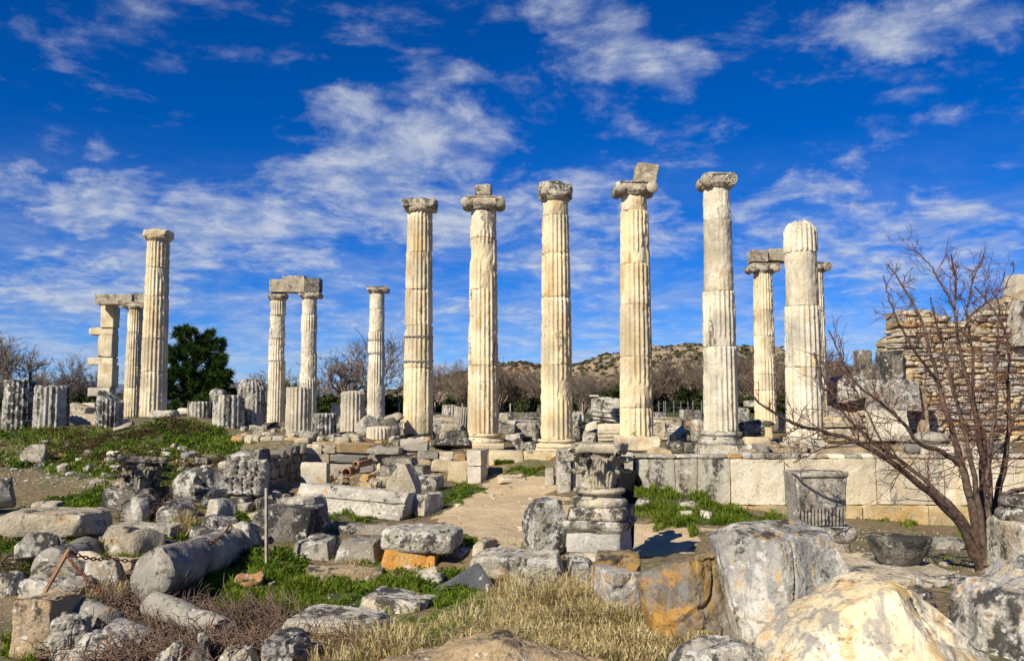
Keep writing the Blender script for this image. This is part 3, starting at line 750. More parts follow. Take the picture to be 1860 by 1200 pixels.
# ================================================================== columns
def drum_np(r0, r1, h, seed, flutes=20, depth=0.045, worn=0.25, smooth=False, per=8, dz=0.075, broken=0.0, endchip=0.03, rotate=0.0, slant=None, smooth_side=None, dome=0.0):
    """one column drum, z 0..h; worn: share of fluting knocked off; broken: height share of a ragged top"""
    n = flutes * per
    m = max(4, int(round(h / dz)))
    zs = np.concatenate([[0, 0.006], np.linspace(0.03, h - 0.03, m), [h - 0.006, h]])
    th = np.arange(n) / n * 2 * math.pi
    Tt, Z = np.meshgrid(th, zs, indexing='xy')
    R = r0 + (r1 - r0) * Z / h
    ft = (Tt + rotate) * flutes / (2 * math.pi) % 1.0
    fp = np.where(ft < 0.16, 0.0, np.sin(np.clip((ft - 0.16) / 0.84, 0, 1) * math.pi) ** 0.75)
    Pn = np.stack([(R * np.cos(Tt)).ravel(), (R * np.sin(Tt)).ravel(), Z.ravel()], 1)
    big = fbm(Pn * np.array([1.5, 1.5, 0.9]) + seed * 7.7, 3, seed).reshape(R.shape)
    fine = fbm(Pn * 9.0 + seed, 3, seed + 4).reshape(R.shape)
    wear = sstep(big, 0.75 - worn * 1.5, 0.95 - worn * 1.5)
    if smooth: wear = np.maximum(wear, 1.0 - 0.25 * sstep(big, 0.2, 0.6))
    if smooth_side is not None:            # a face knocked flat, centred on an angle
        dth = np.abs((Tt - smooth_side[0] + math.pi) % (2 * math.pi) - math.pi)
        wear = np.maximum(wear, sstep(smooth_side[1] - dth + 0.25 * big, -0.1, 0.1))
    # chipped arrises
    arr = sstep(fine, 0.25, 0.6) * (1 - np.minimum(1, fp * 2.5))
    Rf = R - depth * fp - 0.55 * depth * arr
    Rw = R - depth * (0.75 + 0.35 * fine) - 0.012 * big
    Rr = Rf * (1 - wear) + np.minimum(Rf + 0.3 * depth, Rw) * wear
    # chips along both rims
    e = np.minimum(Z, h - Z)
    rim = sstep(fbm(Pn * 4.0 + 3 * seed, 2, seed + 8).reshape(R.shape), 0.05, 0.5) * (1 - sstep(e, 0.0, 0.10))
    Rr = Rr - endchip * rim - 0.010 * (e < 0.004)
    Rr = Rr + 0.003 * fine
    X = Rr * np.cos(Tt); Y = Rr * np.sin(Tt)
    if broken:
        top = h * (1 - broken * (0.5 + 0.5 * fbm(np.stack([X.ravel(), Y.ravel(), 0 * X.ravel()], 1) * 2.2 + seed, 3, seed + 2).reshape(R.shape)))
        Z = np.minimum(Z, top)
        k = sstep(Z / h, 1 - broken * 1.3, 1.0) * 0.25
        X *= 1 - k; Y *= 1 - k
    if slant is not None:
        top = h * slant[2] + X * slant[0] + Y * slant[1] + 0.03 * fine
        Z = np.minimum(Z, np.maximum(top, 0.02))
    if dome:
        q = np.clip((Z - (h - dome)) / dome, 0, 1); kk = np.sqrt(np.maximum(0.05, 1 - (q * 0.97) ** 2.6)) ; kk = kk * (1 - 0.10 * q * (1 + big))
        X = X * kk; Y = Y * kk; Z = Z - 0.10 * q * (1 + fine)
    M_ = len(zs)
    V = np.stack([X, Y, Z], 2).reshape(-1, 3)
    # layered end caps so that broken tops stay rough
    caps = []; rings = [0.72, 0.4]
    faces = []
    i, j = np.meshgrid(np.arange(M_ - 1), np.arange(n), indexing='ij'); i, j = i.ravel(), j.ravel(); j2 = (j + 1) % n
    faces.append(np.stack([i * n + j, i * n + j2, (i + 1) * n + j2, (i + 1) * n + j], 1))
    base = (M_ - 1) * n; jj = np.arange(n); jn = (jj + 1) % n
    for rr in rings:
        ring = V[(M_ - 1) * n:(M_) * n].copy(); c = ring.mean(0)
        ring[:, :2] = c[:2] + (ring[:, :2] - c[:2]) * rr; ring[:, 2] = c[2] * (1 - rr) + ring[:, 2] * rr
        if broken or slant or dome: ring[:, 2] += 0.06 * fbm(ring * 3.0 + seed, 3, seed + 6)
        if slant: ring[:, 2] = np.minimum(h, h * slant[2] + ring[:, 0] * slant[0] + ring[:, 1] * slant[1]) + 0.04 * fbm(ring * 3.0 + seed, 3, seed + 6)
        nb = len(V); V = np.vstack([V, ring])
        faces.append(np.stack([base + jj, base + jn, nb + jn, nb + jj], 1)); base = nb
    c = len(V); V = np.vstack([V, [V[base:base + n].mean(0)], [[0, 0, 0]]])
    faces.append(np.stack([np.full(n, c), base + jj, base + jn], 1))
    faces.append(np.stack([np.full(n, c + 1), jn, jj], 1))
    return V, faces

def spiral(cx, cz, r, turns=2.6, n=46, sgn=1):
    t = np.linspace(0, 1, n); a = t * turns * 2 * math.pi
    rr = r * (1 - 0.86 * t)
    return np.stack([cx + sgn * rr * np.cos(a - math.pi * 0.5), 0 * t, cz + rr * np.sin(a + math.pi * 0.5)], 1)
def ionic_capital(parent, z, r, mat, seed, w=1.5, d=1.15, rotz=0.0, worn=1.0, h=0.42, spirals=True, tilt=0.0, keep=(1, 1)):
    """echinus, cushion with bolsters and abacus; r is the shaft's upper radius"""
    rt = (tilt, 0, rotz)
    pr = [(r * 0.98, 0), (r * 1.03, 0.03), (r * 1.03, 0.05), (r * 1.15, 0.10), (r * 1.22, 0.15), (r * 1.18, 0.17)]
    def egg(T, Z, R): return R + 0.022 * np.abs(np.sin(T * 10)) * sstep(Z, 0.05, 0.09)
    V, Fq = lathe_np(pr, 80, egg)
    e = obj('echinus', mesh_np('echinus', roughen(V, 0.008 * worn, 6, seed), Fq), mat, parent, (0, 0, z), rt)
    hw = r * w
    br = h * 0.46
    P, Q = rock_np((2 * hw - br * 0.9, 2 * r * d, h * 0.52), seed, 0.07, 0.05, int(3 * worn), 0.25, 0.012 * worn, 4)
    obj('cushion', mesh_np('cushion', P, Q), mat, parent, (0, 0, z + 0.13), rt)
    P, Q = rock_np((2 * hw * 0.93, 2 * r * d * 1.02, h * 0.16), seed + 1, 0.07, 0.025, int(3 * worn), 0.3, 0.010 * worn, 4)
    obj('abacus', mesh_np('abacus', P, Q), mat, parent, (0, 0, z + 0.13 + h * 0.52), rt)
    for s, kp in ((-1, keep[0]), (1, keep[1])):
        if not kp: continue
        L = 2 * r * d
        prof = [(br * (0.92 if abs(t) > 0.93 else 1.0 - 0.25 * (1 - abs(t)) ** 1.5 * 1.0), t * L / 2) for t in np.linspace(-1, 1, 21)]
        V, Fq = lathe_np(prof, 28)
        V = np.stack([V[:, 0], V[:, 2], V[:, 1]], 1)
        V = roughen(V, 0.014 * worn, 4, seed + 3 + s)
        Fq = [f[:, ::-1] for f in Fq]
        R = Matrix.Rotation(rotz, 4, 'Z') @ Matrix.Rotation(tilt, 4, 'X')
        off = R @ Vector((s * (hw - br * 0.55), 0, 0.13 + br * 0.52))
        vo = obj('volute', mesh_np('volute', V, Fq), mat, parent, (off.x, off.y, z + off.z), rt)
        if spirals:
            for yy in (-1, 1):
                tb = Tubes(5)
                sp = spiral(0, 0, br * 0.93, sgn=s); sp[:, 1] = yy * (L / 2 + 0.004)
                tb.add(sp, np.full(len(sp), br * 0.085))
                obj('spiral', tb.mesh('spiral'), mat, vo)
    return z + 0.13 + h * 0.68

def attic_base(parent, r, mat, seed, plinth=True, z0=0.0, worn=1.0, square=False):
    z = z0
    if plinth:
        P, Q = rock_np((r * 2.75, r * 2.75, 0.22), seed, 0.08, 0.02, int(4 * worn), 0.2, 0.012 * worn, 3)
        obj('plinth', mesh_np('plinth', P, Q), mat, parent, (0, 0, z)); z += 0.215
    prof = [(r * 1.15, 0)]
    for a in np.linspace(-90, 90, 9): prof.append((r * 1.18 + 0.085 * math.cos(rad(a)) * r / .5, 0.085 + 0.085 * math.sin(rad(a))))
    for a in np.linspace(-90, 90, 6): prof.append((r * 1.13 - 0.035 * math.cos(rad(a)), 0.215 + 0.035 * math.sin(rad(a))))
    for a in np.linspace(-90, 90, 8): prof.append((r * 1.10 + 0.05 * math.cos(rad(a)), 0.30 + 0.05 * math.sin(rad(a))))
    prof.append((r * 1.03, 0.355))
    V, Fq = lathe_np(prof, 72)
    obj('torus_moulding', mesh_np('torus_moulding', roughen(V, 0.014 * worn, 3.2, seed + 5), Fq), mat, parent, (0, 0, z))
    return z + 0.353

def column(name, label, group, px, Y, py_base, py_joints, mat, seed, r0=0.55, base='attic', capital='ionic', worn=0.22, flutes=20, tops=(), cap_kw=None, smooth=(), sides=None, bands=(), broken_top=0.0, taper=0.16, base_mat=None, capmat=None, offs=0.008):
    """py_joints: photo rows of the drum joints, bottom of the shaft first, top of the shaft last"""
    b0 = at(px, py_base, Y)
    t = thing(name, label, 'column', b0, group=group)
    rs = random.Random(seed)
    z = 0.0
    zs = [at(px, p, Y).z - b0.z for p in py_joints]
    H = zs[-1] - zs[0]
    if base == 'attic':
        zb = attic_base(t, r0, base_mat or mat, seed, plinth=zs[0] > 0.45)
        sc = zs[0] / zb
        for c in t.children: c.location.z *= sc; c.scale.z = sc
    elif base == 'block':
        P, Q = rock_np((r0 * 2.5, r0 * 2.4, zs[0]), seed, 0.07, 0.06, 6, 0.3, 0.025, 2.5)
        obj('base_block', mesh_np('base_block', P, Q), base_mat or mat, t)
    n = len(zs) - 1
    for k in range(n):
        za, zb = zs[k], zs[k + 1]
        ent = lambda q: r0 * (1 - taper * (max(0, (q - zs[0]) / max(H, 6.0 if broken_top else H))) ** 1.35)
        V, Fq = drum_np(ent(za), ent(zb), zb - za - 0.006, seed * 31 + k, flutes=flutes, depth=0.055 * r0 / 0.55, worn=worn * (0.5 + rs.random()),
                        smooth=k in smooth, dome=broken_top if (k == n - 1 and broken_top) else 0.0, smooth_side=(sides or {}).get(k), endchip=0.035,
                        rotate=0.13 * seed)
        obj('drum', mesh_np('drum', V, Fq), mat, t, (rs.uniform(-offs, offs), rs.uniform(-offs, offs), za), (0, 0, rs.uniform(-0.01, 0.01)))
    ztop = zs[-1]
    for py in bands:
        zz = at(px, py, Y).z - b0.z
        r = r0 * (1 - taper * ((zz - zs[0]) / H) ** 1.35)
        V, Fq = lathe_np([(r + 0.004, 0), (r + 0.018, 0.004), (r + 0.018, 0.046), (r + 0.004, 0.05)], 64, cap=False)
        obj('iron_band', mesh_np('iron_band', V, Fq), M['bracket'], t, (0, 0, zz - 0.025))
    if capital == 'ionic':
        kw = dict(w=1.5, rotz=0.0, worn=1.0); kw.update(cap_kw or {})
        ztop = ionic_capital(t, ztop, r0 * (1 - taper), capmat or M['capital'], seed, **kw)
    elif capital == 'block':
        kw = dict(dims=(1.25, 1.2, 0.42), chips=9, chip=0.35); kw.update(cap_kw or {})
        r = r0 * (1 - taper)
        V, Fq = lathe_np([(r * 0.98, 0), (r * 1.04, 0.03), (r * 1.18, 0.11), (r * 1.20, 0.15)], 80, lambda T, Z, R: R + 0.025 * np.abs(np.sin(T * 10)) * sstep(Z, 0.03, 0.09))
        obj('echinus', mesh_np('echinus', roughen(V, 0.01, 6, seed), Fq), capmat or M['capital'], t, (0, 0, ztop))
        P, Q = rock_np(kw['dims'], seed + 2, 0.045, 0.08, kw['chips'], kw['chip'], 0.03, 3.0, lump=0.04)
        obj('capital', mesh_np('capital', P, Q), capmat or M['capital'], t, (0, 0, ztop + 0.11), kw.get('rot', (0, 0, 0)))
        ztop += 0.11 + kw['dims'][2]
    return t, b0, ztop

G_FRONT = 'tall fluted columns of the near row'
G_BACK = 'fluted columns of the far row'
C0, p, z0 = column('temple_column', 'leftmost tall column of the five central ones, with two grey metal bands', G_FRONT, 759, 32.2, 797, [788, 668, 592, 527, 460, 388], M['column'], 1, base=None, capital='block',
       cap_kw=dict(dims=(1.2, 1.1, 0.40)), bands=(656, 612), worn=0.06, sides={0: (-1.2, 0.35)})
P, Q = rock_np((1.2, 1.2, 0.16), 3, 0.06, 0.03, 4, 0.2, 0.012, 3)
obj('plinth', mesh_np('plinth', P, Q), M['dark'], C0, (0, 0, -0.03))
C1, p1c, z1c = column('temple_column', 'tall cream column whose capital hangs volutes at both sides under a stone lump', G_FRONT, 877, 31.2, 815, [787, 664, 527, 434, 383], M['column'], 2, base='attic', capital='ionic',
       cap_kw=dict(w=1.5, d=1.0, h=0.46, spirals=False, worn=1.3), worn=0.05)
C2, p, z2 = column('temple_column', 'middle tall column on a moulded cream base with a chipped knob on its capital', G_FRONT, 1011, 30.15, 823, [797, 663, 541, 462, 393, 367], M['column'], 5, base='attic', capital='block',
       cap_kw=dict(dims=(1.16, 1.08, 0.5), chips=6), worn=0.07, smooth=(4,))
C3, p3c, z3c = column('temple_column', 'tall column carrying a rusty-brown block that overhangs its capital', G_FRONT, 1157, 29.1, 818, [791, 740, 648, 554, 481, 385, 358], M['column'], 7, base='block', capital='ionic',
       cap_kw=dict(w=1.36, h=0.42, spirals=False, worn=1.4), worn=0.07, smooth=(5,))
C4, p, z4 = column('temple_column', 'rightmost column that keeps a capital, patched smooth and stained black at its foot', G_FRONT, 1311, 28.1, 823, [783, 630, 530, 402, 345], M['column_white'], 9, base='attic', capital='ionic',
       cap_kw=dict(w=1.06, h=0.48, d=1.0, spirals=True, worn=1.0), worn=0.2, smooth=(2, 3), base_mat=M['grey_lichen'])
C5, p, z5 = column('temple_column', 'broken tall column with rounded top and no capital beside the ruined wall', G_FRONT, 1464, 27.1, 812, [793, 667, 557, 460, 398], M['column_white'], 12, base='attic', capital=None, worn=0.10, r0=0.57,
       smooth=(2,), broken_top=0.42, taper=0.12)
CL, p, zL = column('temple_column', 'tall cream column standing alone behind the green mound at left', G_FRONT, 277, 37.6, 762, [757, 675, 615, 540, 487, 439], M['column'], 14, base=None, capital='block',
       cap_kw=dict(dims=(1.02, 0.98, 0.34), chips=5, chip=0.2), worn=0.07, capmat=M['cream'])
# blocks left on top of the capitals
o = obj('architrave_fragment', rock_mesh('architrave_fragment', (0.62, 0.7, 0.44), 4, 0.04, 0.12, 3, 0.35, 0.02, 4), M['beam'], None, (p1c.x + 0.0, p1c.y - 0.05, p1c.z + z1c - 0.02))
tag(o, 'rounded stone lump on top of the second central column', 'stone block')
o = obj('architrave_fragment', rock_mesh('architrave_fragment', (0.72, 0.7, 0.66), 6, 0.04, 0.05, 3, 0.2, 0.02, 4, shear=(0.05, 0)), stone('rusty_lichen_block', (0.40, 0.29, 0.15), (0.50, 0.43, 0.32), och=0.5, dark=0.2, white=0.4, bump=0.8, sc=1.6, ochre=(0.38, 0.22, 0.06)), None,
        (p3c.x + 0.32, p3c.y, p3c.z + z3c - 0.02), (0, rad(7), 0))
tag(o, 'tilted rusty-brown block perched on the capital of the fourth central column', 'stone block')

# far row
B1, q1, zz1 = column('temple_column', 'far column of broken patched drums, left of the pair that carries a beam', G_BACK, 500, 58, 782, [768, 708, 655, 645, 628, 615, 592, 573, 546], M['column_white'], 21, r0=0.57, base='block', capital='block',
       cap_kw=dict(dims=(1.2, 1.1, 0.28), chips=3), worn=0.35, taper=0.12, sides={5: (-1.5, 0.5)}, offs=0.03)
B2, q2, zz2 = column('temple_column', 'far column right of the pair that carries a beam behind the fluted stumps', G_BACK, 558, 57.6, 782, [774, 697, 641, 603, 572, 543], M['column_white'], 23, r0=0.57, base='block', capital='ionic',
       cap_kw=dict(w=1.4, h=0.42, keep=(0, 1)), worn=0.4, smooth=(2, 4), taper=0.12)
B3, q3, zz3 = column('temple_column', 'slim far column with a half-broken capital, single, in front of bare trees', G_BACK, 682, 54, 774, [768, 640, 617, 603, 563, 533], M['column_white'], 25, r0=0.55, base=None, capital='ionic',
       cap_kw=dict(w=1.35, h=0.36, keep=(0, 1)), worn=0.3, smooth=(3, 4), bands=(642, 618), taper=0.12)
B4, q4, zz4 = column('temple_column', 'far fluted column with scroll capital under the beam at far left', G_BACK, 239, 64.7, 760, [757, 704, 664, 605, 562], M['column'], 27, r0=0.60, base=None, capital='ionic',
       cap_kw=dict(w=1.6, h=0.5), worn=0.15, taper=0.14)
B5, q5, zz5 = column('temple_column', 'far scroll-topped column seen between the two rightmost tall columns', G_BACK, 1392, 45.5, 790, [765, 708, 680, 610, 565, 497], M['column'], 29, r0=0.57, base='block', capital='ionic',
       cap_kw=dict(w=1.5, h=0.5), worn=0.18, taper=0.16)
B6, q6, zz6 = column('temple_column', 'far scroll-topped column half hidden behind the broken tall column', G_BACK, 1486, 45.3, 780, [765, 700, 640, 565, 495], M['column'], 31, r0=0.55, base=None, capital='ionic',
       cap_kw=dict(w=1.5, h=0.5), worn=0.15, taper=0.16)
def beam(name, label, px0, px1, py_top, py_bot, Y, d, mat, seed, z=None, splits=(), yaw=0.0):
    a, b = at(px0, py_bot, Y), at(px1, py_bot, Y)
    h = at(px0, py_top, Y).z - a.z
    L = b.x - a.x
    o = obj(name, rock_mesh(name, (L, d, h), seed, 0.08, 0.03, 4, 0.12, 0.014, 2.5), mat, None, ((a.x + b.x) / 2, Y, a.z if z is None else z), (0, 0, yaw))
    return tag(o, label, 'stone beam')
beam('architrave_beam', 'left piece of the long beam on the far columns at far left', 177, 244, 536, 554, 64.7, 1.0, M['beam'], 41)
beam('architrave_beam', 'short right piece of the beam, next to the lone tall column at left', 245, 276, 534, 552, 64.9, 1.0, M['beam'], 42)
beam('architrave_beam', 'grey beam lying across the far pair of columns behind the stumps', 492, 556, 509, 532, 57.8, 0.95, M['beam'], 43)
beam('architrave_beam', 'dark beam end on the right column of the far pair', 557, 583, 507, 531, 57.6, 1.0, M['dark'], 44)
beam('architrave_beam', 'thin broken slab lying on top of the beam of the far pair', 515, 555, 502, 510, 57.8, 0.7, M['grey'], 45)
beam('architrave_beam', 'short square beam end on the far column at right', 1361, 1391, 457, 478, 45.4, 1.0, M['beam'], 46)
beam('architrave_beam', 'brown beam running behind the broken tall column', 1392, 1478, 455, 477, 45.5, 0.95, M['beam'], 47)

# pillar of stacked blocks at far left
b0 = at(196, 757, 66)
pil = thing('door_pillar', 'stacked pillar of square blocks with cross blocks jutting left, at far left', 'pillar', b0)
for k, (x0, x1, y0, y1, dd) in enumerate([(181, 209, 720, 757, 1.1), (164, 205, 704, 720, 1.0), (182, 210, 663, 704, 1.1), (164, 210, 650, 663, 0.95), (183, 210, 609, 650, 1.1), (166, 210, 596, 609, 0.95), (188, 213, 553, 596, 1.05)]):
    a = at(x0, y1, 66); c = at(x1, y0, 66)
    P, Q = rock_np((c.x - a.x, dd, c.z - a.z - 0.01), 60 + k, 0.09, 0.03, 3, 0.15, 0.014, 2)
    obj('block', mesh_np('block', P, Q), M['column'] if k != 1 else M['white'], pil, ((a.x + c.x) / 2 - b0.x, 0.02 * (k % 3), a.z - b0.z))

# ================================================================== fluted stumps of the near row
G_ST = 'fluted column stumps'
def stump(label, x0, x1, y0, y1, Y, mat, seed, **kw):
    c = at((x0 + x1) / 2, y1, Y); r = (x1 - x0) / 2 / F * Y; h = at(x0, y0, Y).z - at(x0, y1, Y).z
    V, Fq = drum_np(r, r * 0.97, h + 0.25, seed, depth=0.06 * r / 0.55, worn=kw.pop('worn', 0.08), **kw)
    o = obj('column_stump', mesh_np('column_stump', V, Fq), mat, None, (c.x, Y + r * 0.3, c.z - 0.25), (0, 0, seed))
    return tag(o, label, 'column stump', G_ST)
stump('leftmost fluted stump, black and white with lichen, at the picture edge', 1, 57, 690, 772, 33, M['stump_dark'], 1)
stump('second fluted stump from the left edge, tilted top rim', 57, 118, 699, 776, 32.5, M['stump'], 2, slant=(0.05, 0, 0.98))
stump('fluted stump with a slanting broken top beside the lone tall column', 172, 219, 704, 772, 33, M['stump_dark'], 3, slant=(0.55, 0, 0.80))
stump('short fluted stump left of the rounded grey one', 338, 384, 729, 775, 31.5, M['stump'], 4)
stump('fluted stump with a sloping shoulder in front of the big grey block', 383, 440, 717, 792, 30, M['stump'], 5, slant=(0.25, 0, 0.93))
stump('pale fluted stump in front of the far pair of columns', 516, 564, 703, 788, 30.5, M['stump_pale'], 6)
stump('low black fluted stump right of the pale one', 563, 610, 750, 795, 29.5, M['stump_dark'], 7)
stump('cream fluted stump just left of the slim far column', 616, 662, 708, 785, 31, M['stump_pale'], 8, broken=0.05, worn=0.12)

# ================================================================== stone blocks
_seed = [100]
FOOT = []      # footprints of blocks that stand on the ground, for the plants round them
def size(x0, yt, x1, yb, d, yaw, Y=None, sink=0.05):
    cx = (x0 + x1) / 2
    g = ground(cx, yb) if Y is None else at(cx, yb, Y)
    W = (x1 - x0) / F * g.y; H = (yb - yt) / F * g.y
    c, s = abs(math.cos(yaw)), abs(math.sin(yaw))
    w = max(0.12, (W - d * s) / c)
    return Vector((g.x, g.y + (d * c + w * s) / 2, g.z - sink)), w, H + sink, g.y
def B(name, label, cat, mat, x0, yt, x1, yb, d, yaw=0.0, rx=0.0, ry=0.0, Y=None, group=None, sink=0.05, seed=None, res=None, **kw):
    """a weathered block: front face spans x0..x1, yt..yb in the photo, d metres deep, turned by yaw degrees"""
    _seed[0] += 1
    sd = seed or _seed[0]
    loc, w, h, yy = size(x0, yt, x1, yb, d, rad(yaw), Y, sink)
    r = res or min(0.11, max(0.022, yy * 0.0034))
    rr_ = random.Random(sd)
    k = dict(rnd=0.016, chips=9, chip=0.27, amp=0.018, freq=3.4, lump=0.02); k.update(kw); k['chips'] += 2; k.setdefault('cracks', 0.018)
    if k['rnd'] < 0.1 and k['chip'] > 0.13:
        k.setdefault('taper', (rr_.uniform(-0.04, 0.16), rr_.uniform(-0.04, 0.14))); k.setdefault('shear', (rr_.uniform(-0.1, 0.1) * h, rr_.uniform(-0.05, 0.12) * h))
        k['rnd'] = min(k['rnd'], 0.03)
    FOOT.append((loc.x, loc.y, loc.z, w, d, rad(yaw)))
    o = obj(name, rock_mesh(name, (w, d, h), sd, r, **k), M[mat], None, loc, (rad(rx), rad(ry), rad(yaw)))
    return tag(o, label, cat, group)
def shaft_obj(name, label, p0, p1, r0, r1, mat, seed, cut0=0.1, cut1=0.1, rough=0.012, cat='column shaft', lobes=0.0):
    """a fallen column shaft between two points, ends broken at a slant"""
    p0, p1 = Vector(p0), Vector(p1); ax = p1 - p0; L = ax.length
    n, m = 56, max(8, int(L / 0.04))
    prof = [(r0 + (r1 - r0) * t, t * L) for t in np.linspace(0, 1, m)]
    V, Fq = lathe_np(prof, n)
    x, y, z = V[:, 0], V[:, 1], V[:, 2]
    nz = fbm(V * 2.2 + seed, 3, seed)
    z0 = cut0 * (x / r0 * 0.8 + y / r0 * 0.6) + 0.05 * nz + abs(cut0)
    z1 = L - abs(cut1) + cut1 * (x / r0 * 0.5 - y / r0 * 0.8) + 0.05 * nz
    V[:, 2] = np.minimum(np.maximum(z, z0), z1)
    V = roughen(V, rough, 4, seed)
    o = obj(name, mesh_np(name, V, Fq), M[mat], None, p0, ax.to_track_quat('Z', 'Y').to_euler())
    return tag(o, label, cat)

# ---------------------------------------------------------------- terrace wall of upright slabs at right
WY = 19.75
def wall_piece(parent, name, x0, x1, z0, z1, y, d, mat, seed, **kw):
    k = dict(rnd=0.014, chips=7, chip=0.075, amp=0.013, freq=2.6, cracks=0.006); k.update(kw)
    P, Q = rock_np((x1 - x0 - 0.012, d, z1 - z0 - 0.010), seed, 0.055, **k)
    return obj(name, crisp(mesh_np(name, P, Q)), M[mat], parent, ((x0 + x1) / 2 - parent.location.x, y + d / 2 - parent.location.y, z0 - parent.location.z))
tw = thing('terrace_wall', 'long low wall of upright cream marble slabs on a golden footing, at right', 'wall', (1.0, WY, -0.1))
zt = at(1400, 834, WY).z; zm = at(1400, 918, WY).z; zb = -0.25
def X(px, Y=WY): return (px - 930) / F * Y / (_cp)   # metres right of the axis
for k, (a, b_, mt) in enumerate([(1150, 1222, 'ortho_grey'), (1222, 1262, 'ortho_grey'), (1262, 1322, 'ortho_grey'), (1322, 1419, 'ortho'), (1419, 1584, 'ortho'), (1584, 1706, 'ortho'), (1706, 1830, 'ortho'), (1830, 1990, 'ortho'), (1990, 2150, 'ortho')]):
    wall_piece(tw, 'slab', X(a), X(b_), zm, zt, WY + 0.02 * (k % 3), 0.45, mt, 300 + k)
for k, (a, b_) in enumerate([(1150, 1250), (1250, 1350), (1350, 1450), (1450, 1555), (1555, 1672), (1672, 1800), (1800, 1930), (1930, 2150)]):
    wall_piece(tw, 'footing_stone', X(a), X(b_), zb, zm, WY - 0.07, 0.5, 'plinth_gold', 330 + k)
# thin capping courses above the slabs
for k, (a, b_, y0, y1, mt) in enumerate([(1140, 1225, 826, 834, 'grey'), (1225, 1318, 826, 834, 'lichen_top'), (1318, 1345, 825, 833, 'orange'), (1346, 1362, 822, 833, 'grey'), (1362, 1388, 821, 833, 'grey'), (1388, 1412, 822, 833, 'dark'), (1412, 1452, 822, 833, 'grey'),
                                (1452, 1478, 824, 833, 'white'), (1478, 1500, 824, 833, 'beige'), (1500, 1530, 824, 833, 'white'), (1530, 1560, 825, 833, 'grey'), (1560, 1620, 824, 833, 'white'), (1620, 1690, 826, 834, 'beige'), (1690, 1760, 825, 834, 'grey'), (1760, 1860, 826, 834, 'white'), (1860, 2000, 825, 834, 'beige')]):
    za, zc = at(1400, y1, WY).z, at(1400, y0, WY).z
    wall_piece(tw, 'coping_stone', X(a), X(b_), zt + 0.004, zt + max(0.05, zc - za), WY + 0.05, 0.5, mt, 350 + k, rnd=0.03, chips=5, chip=0.25)
# left end pier of the wall and stones beside it
pe = thing('wall_pier', 'tall lichen-marked end block of the terrace wall, left of the carved capital', 'wall block', (X(1026, 19.4), 19.4, 0.4))
wall_piece(pe, 'block', X(1011, 19.4), X(1037, 19.4), at(1, 893, 19.4).z - 0.1, at(1, 817, 19.4).z, 19.4, 0.75, 'lichen_top', 380, rnd=0.05, chips=5, chip=0.15)
wall_piece(pe, 'return_block', X(1037, 19.5), X(1148, 19.5), at(1, 893, 19.4).z - 0.1, at(1, 822, 19.5).z, 19.55, 0.55, 'ortho_grey', 381)

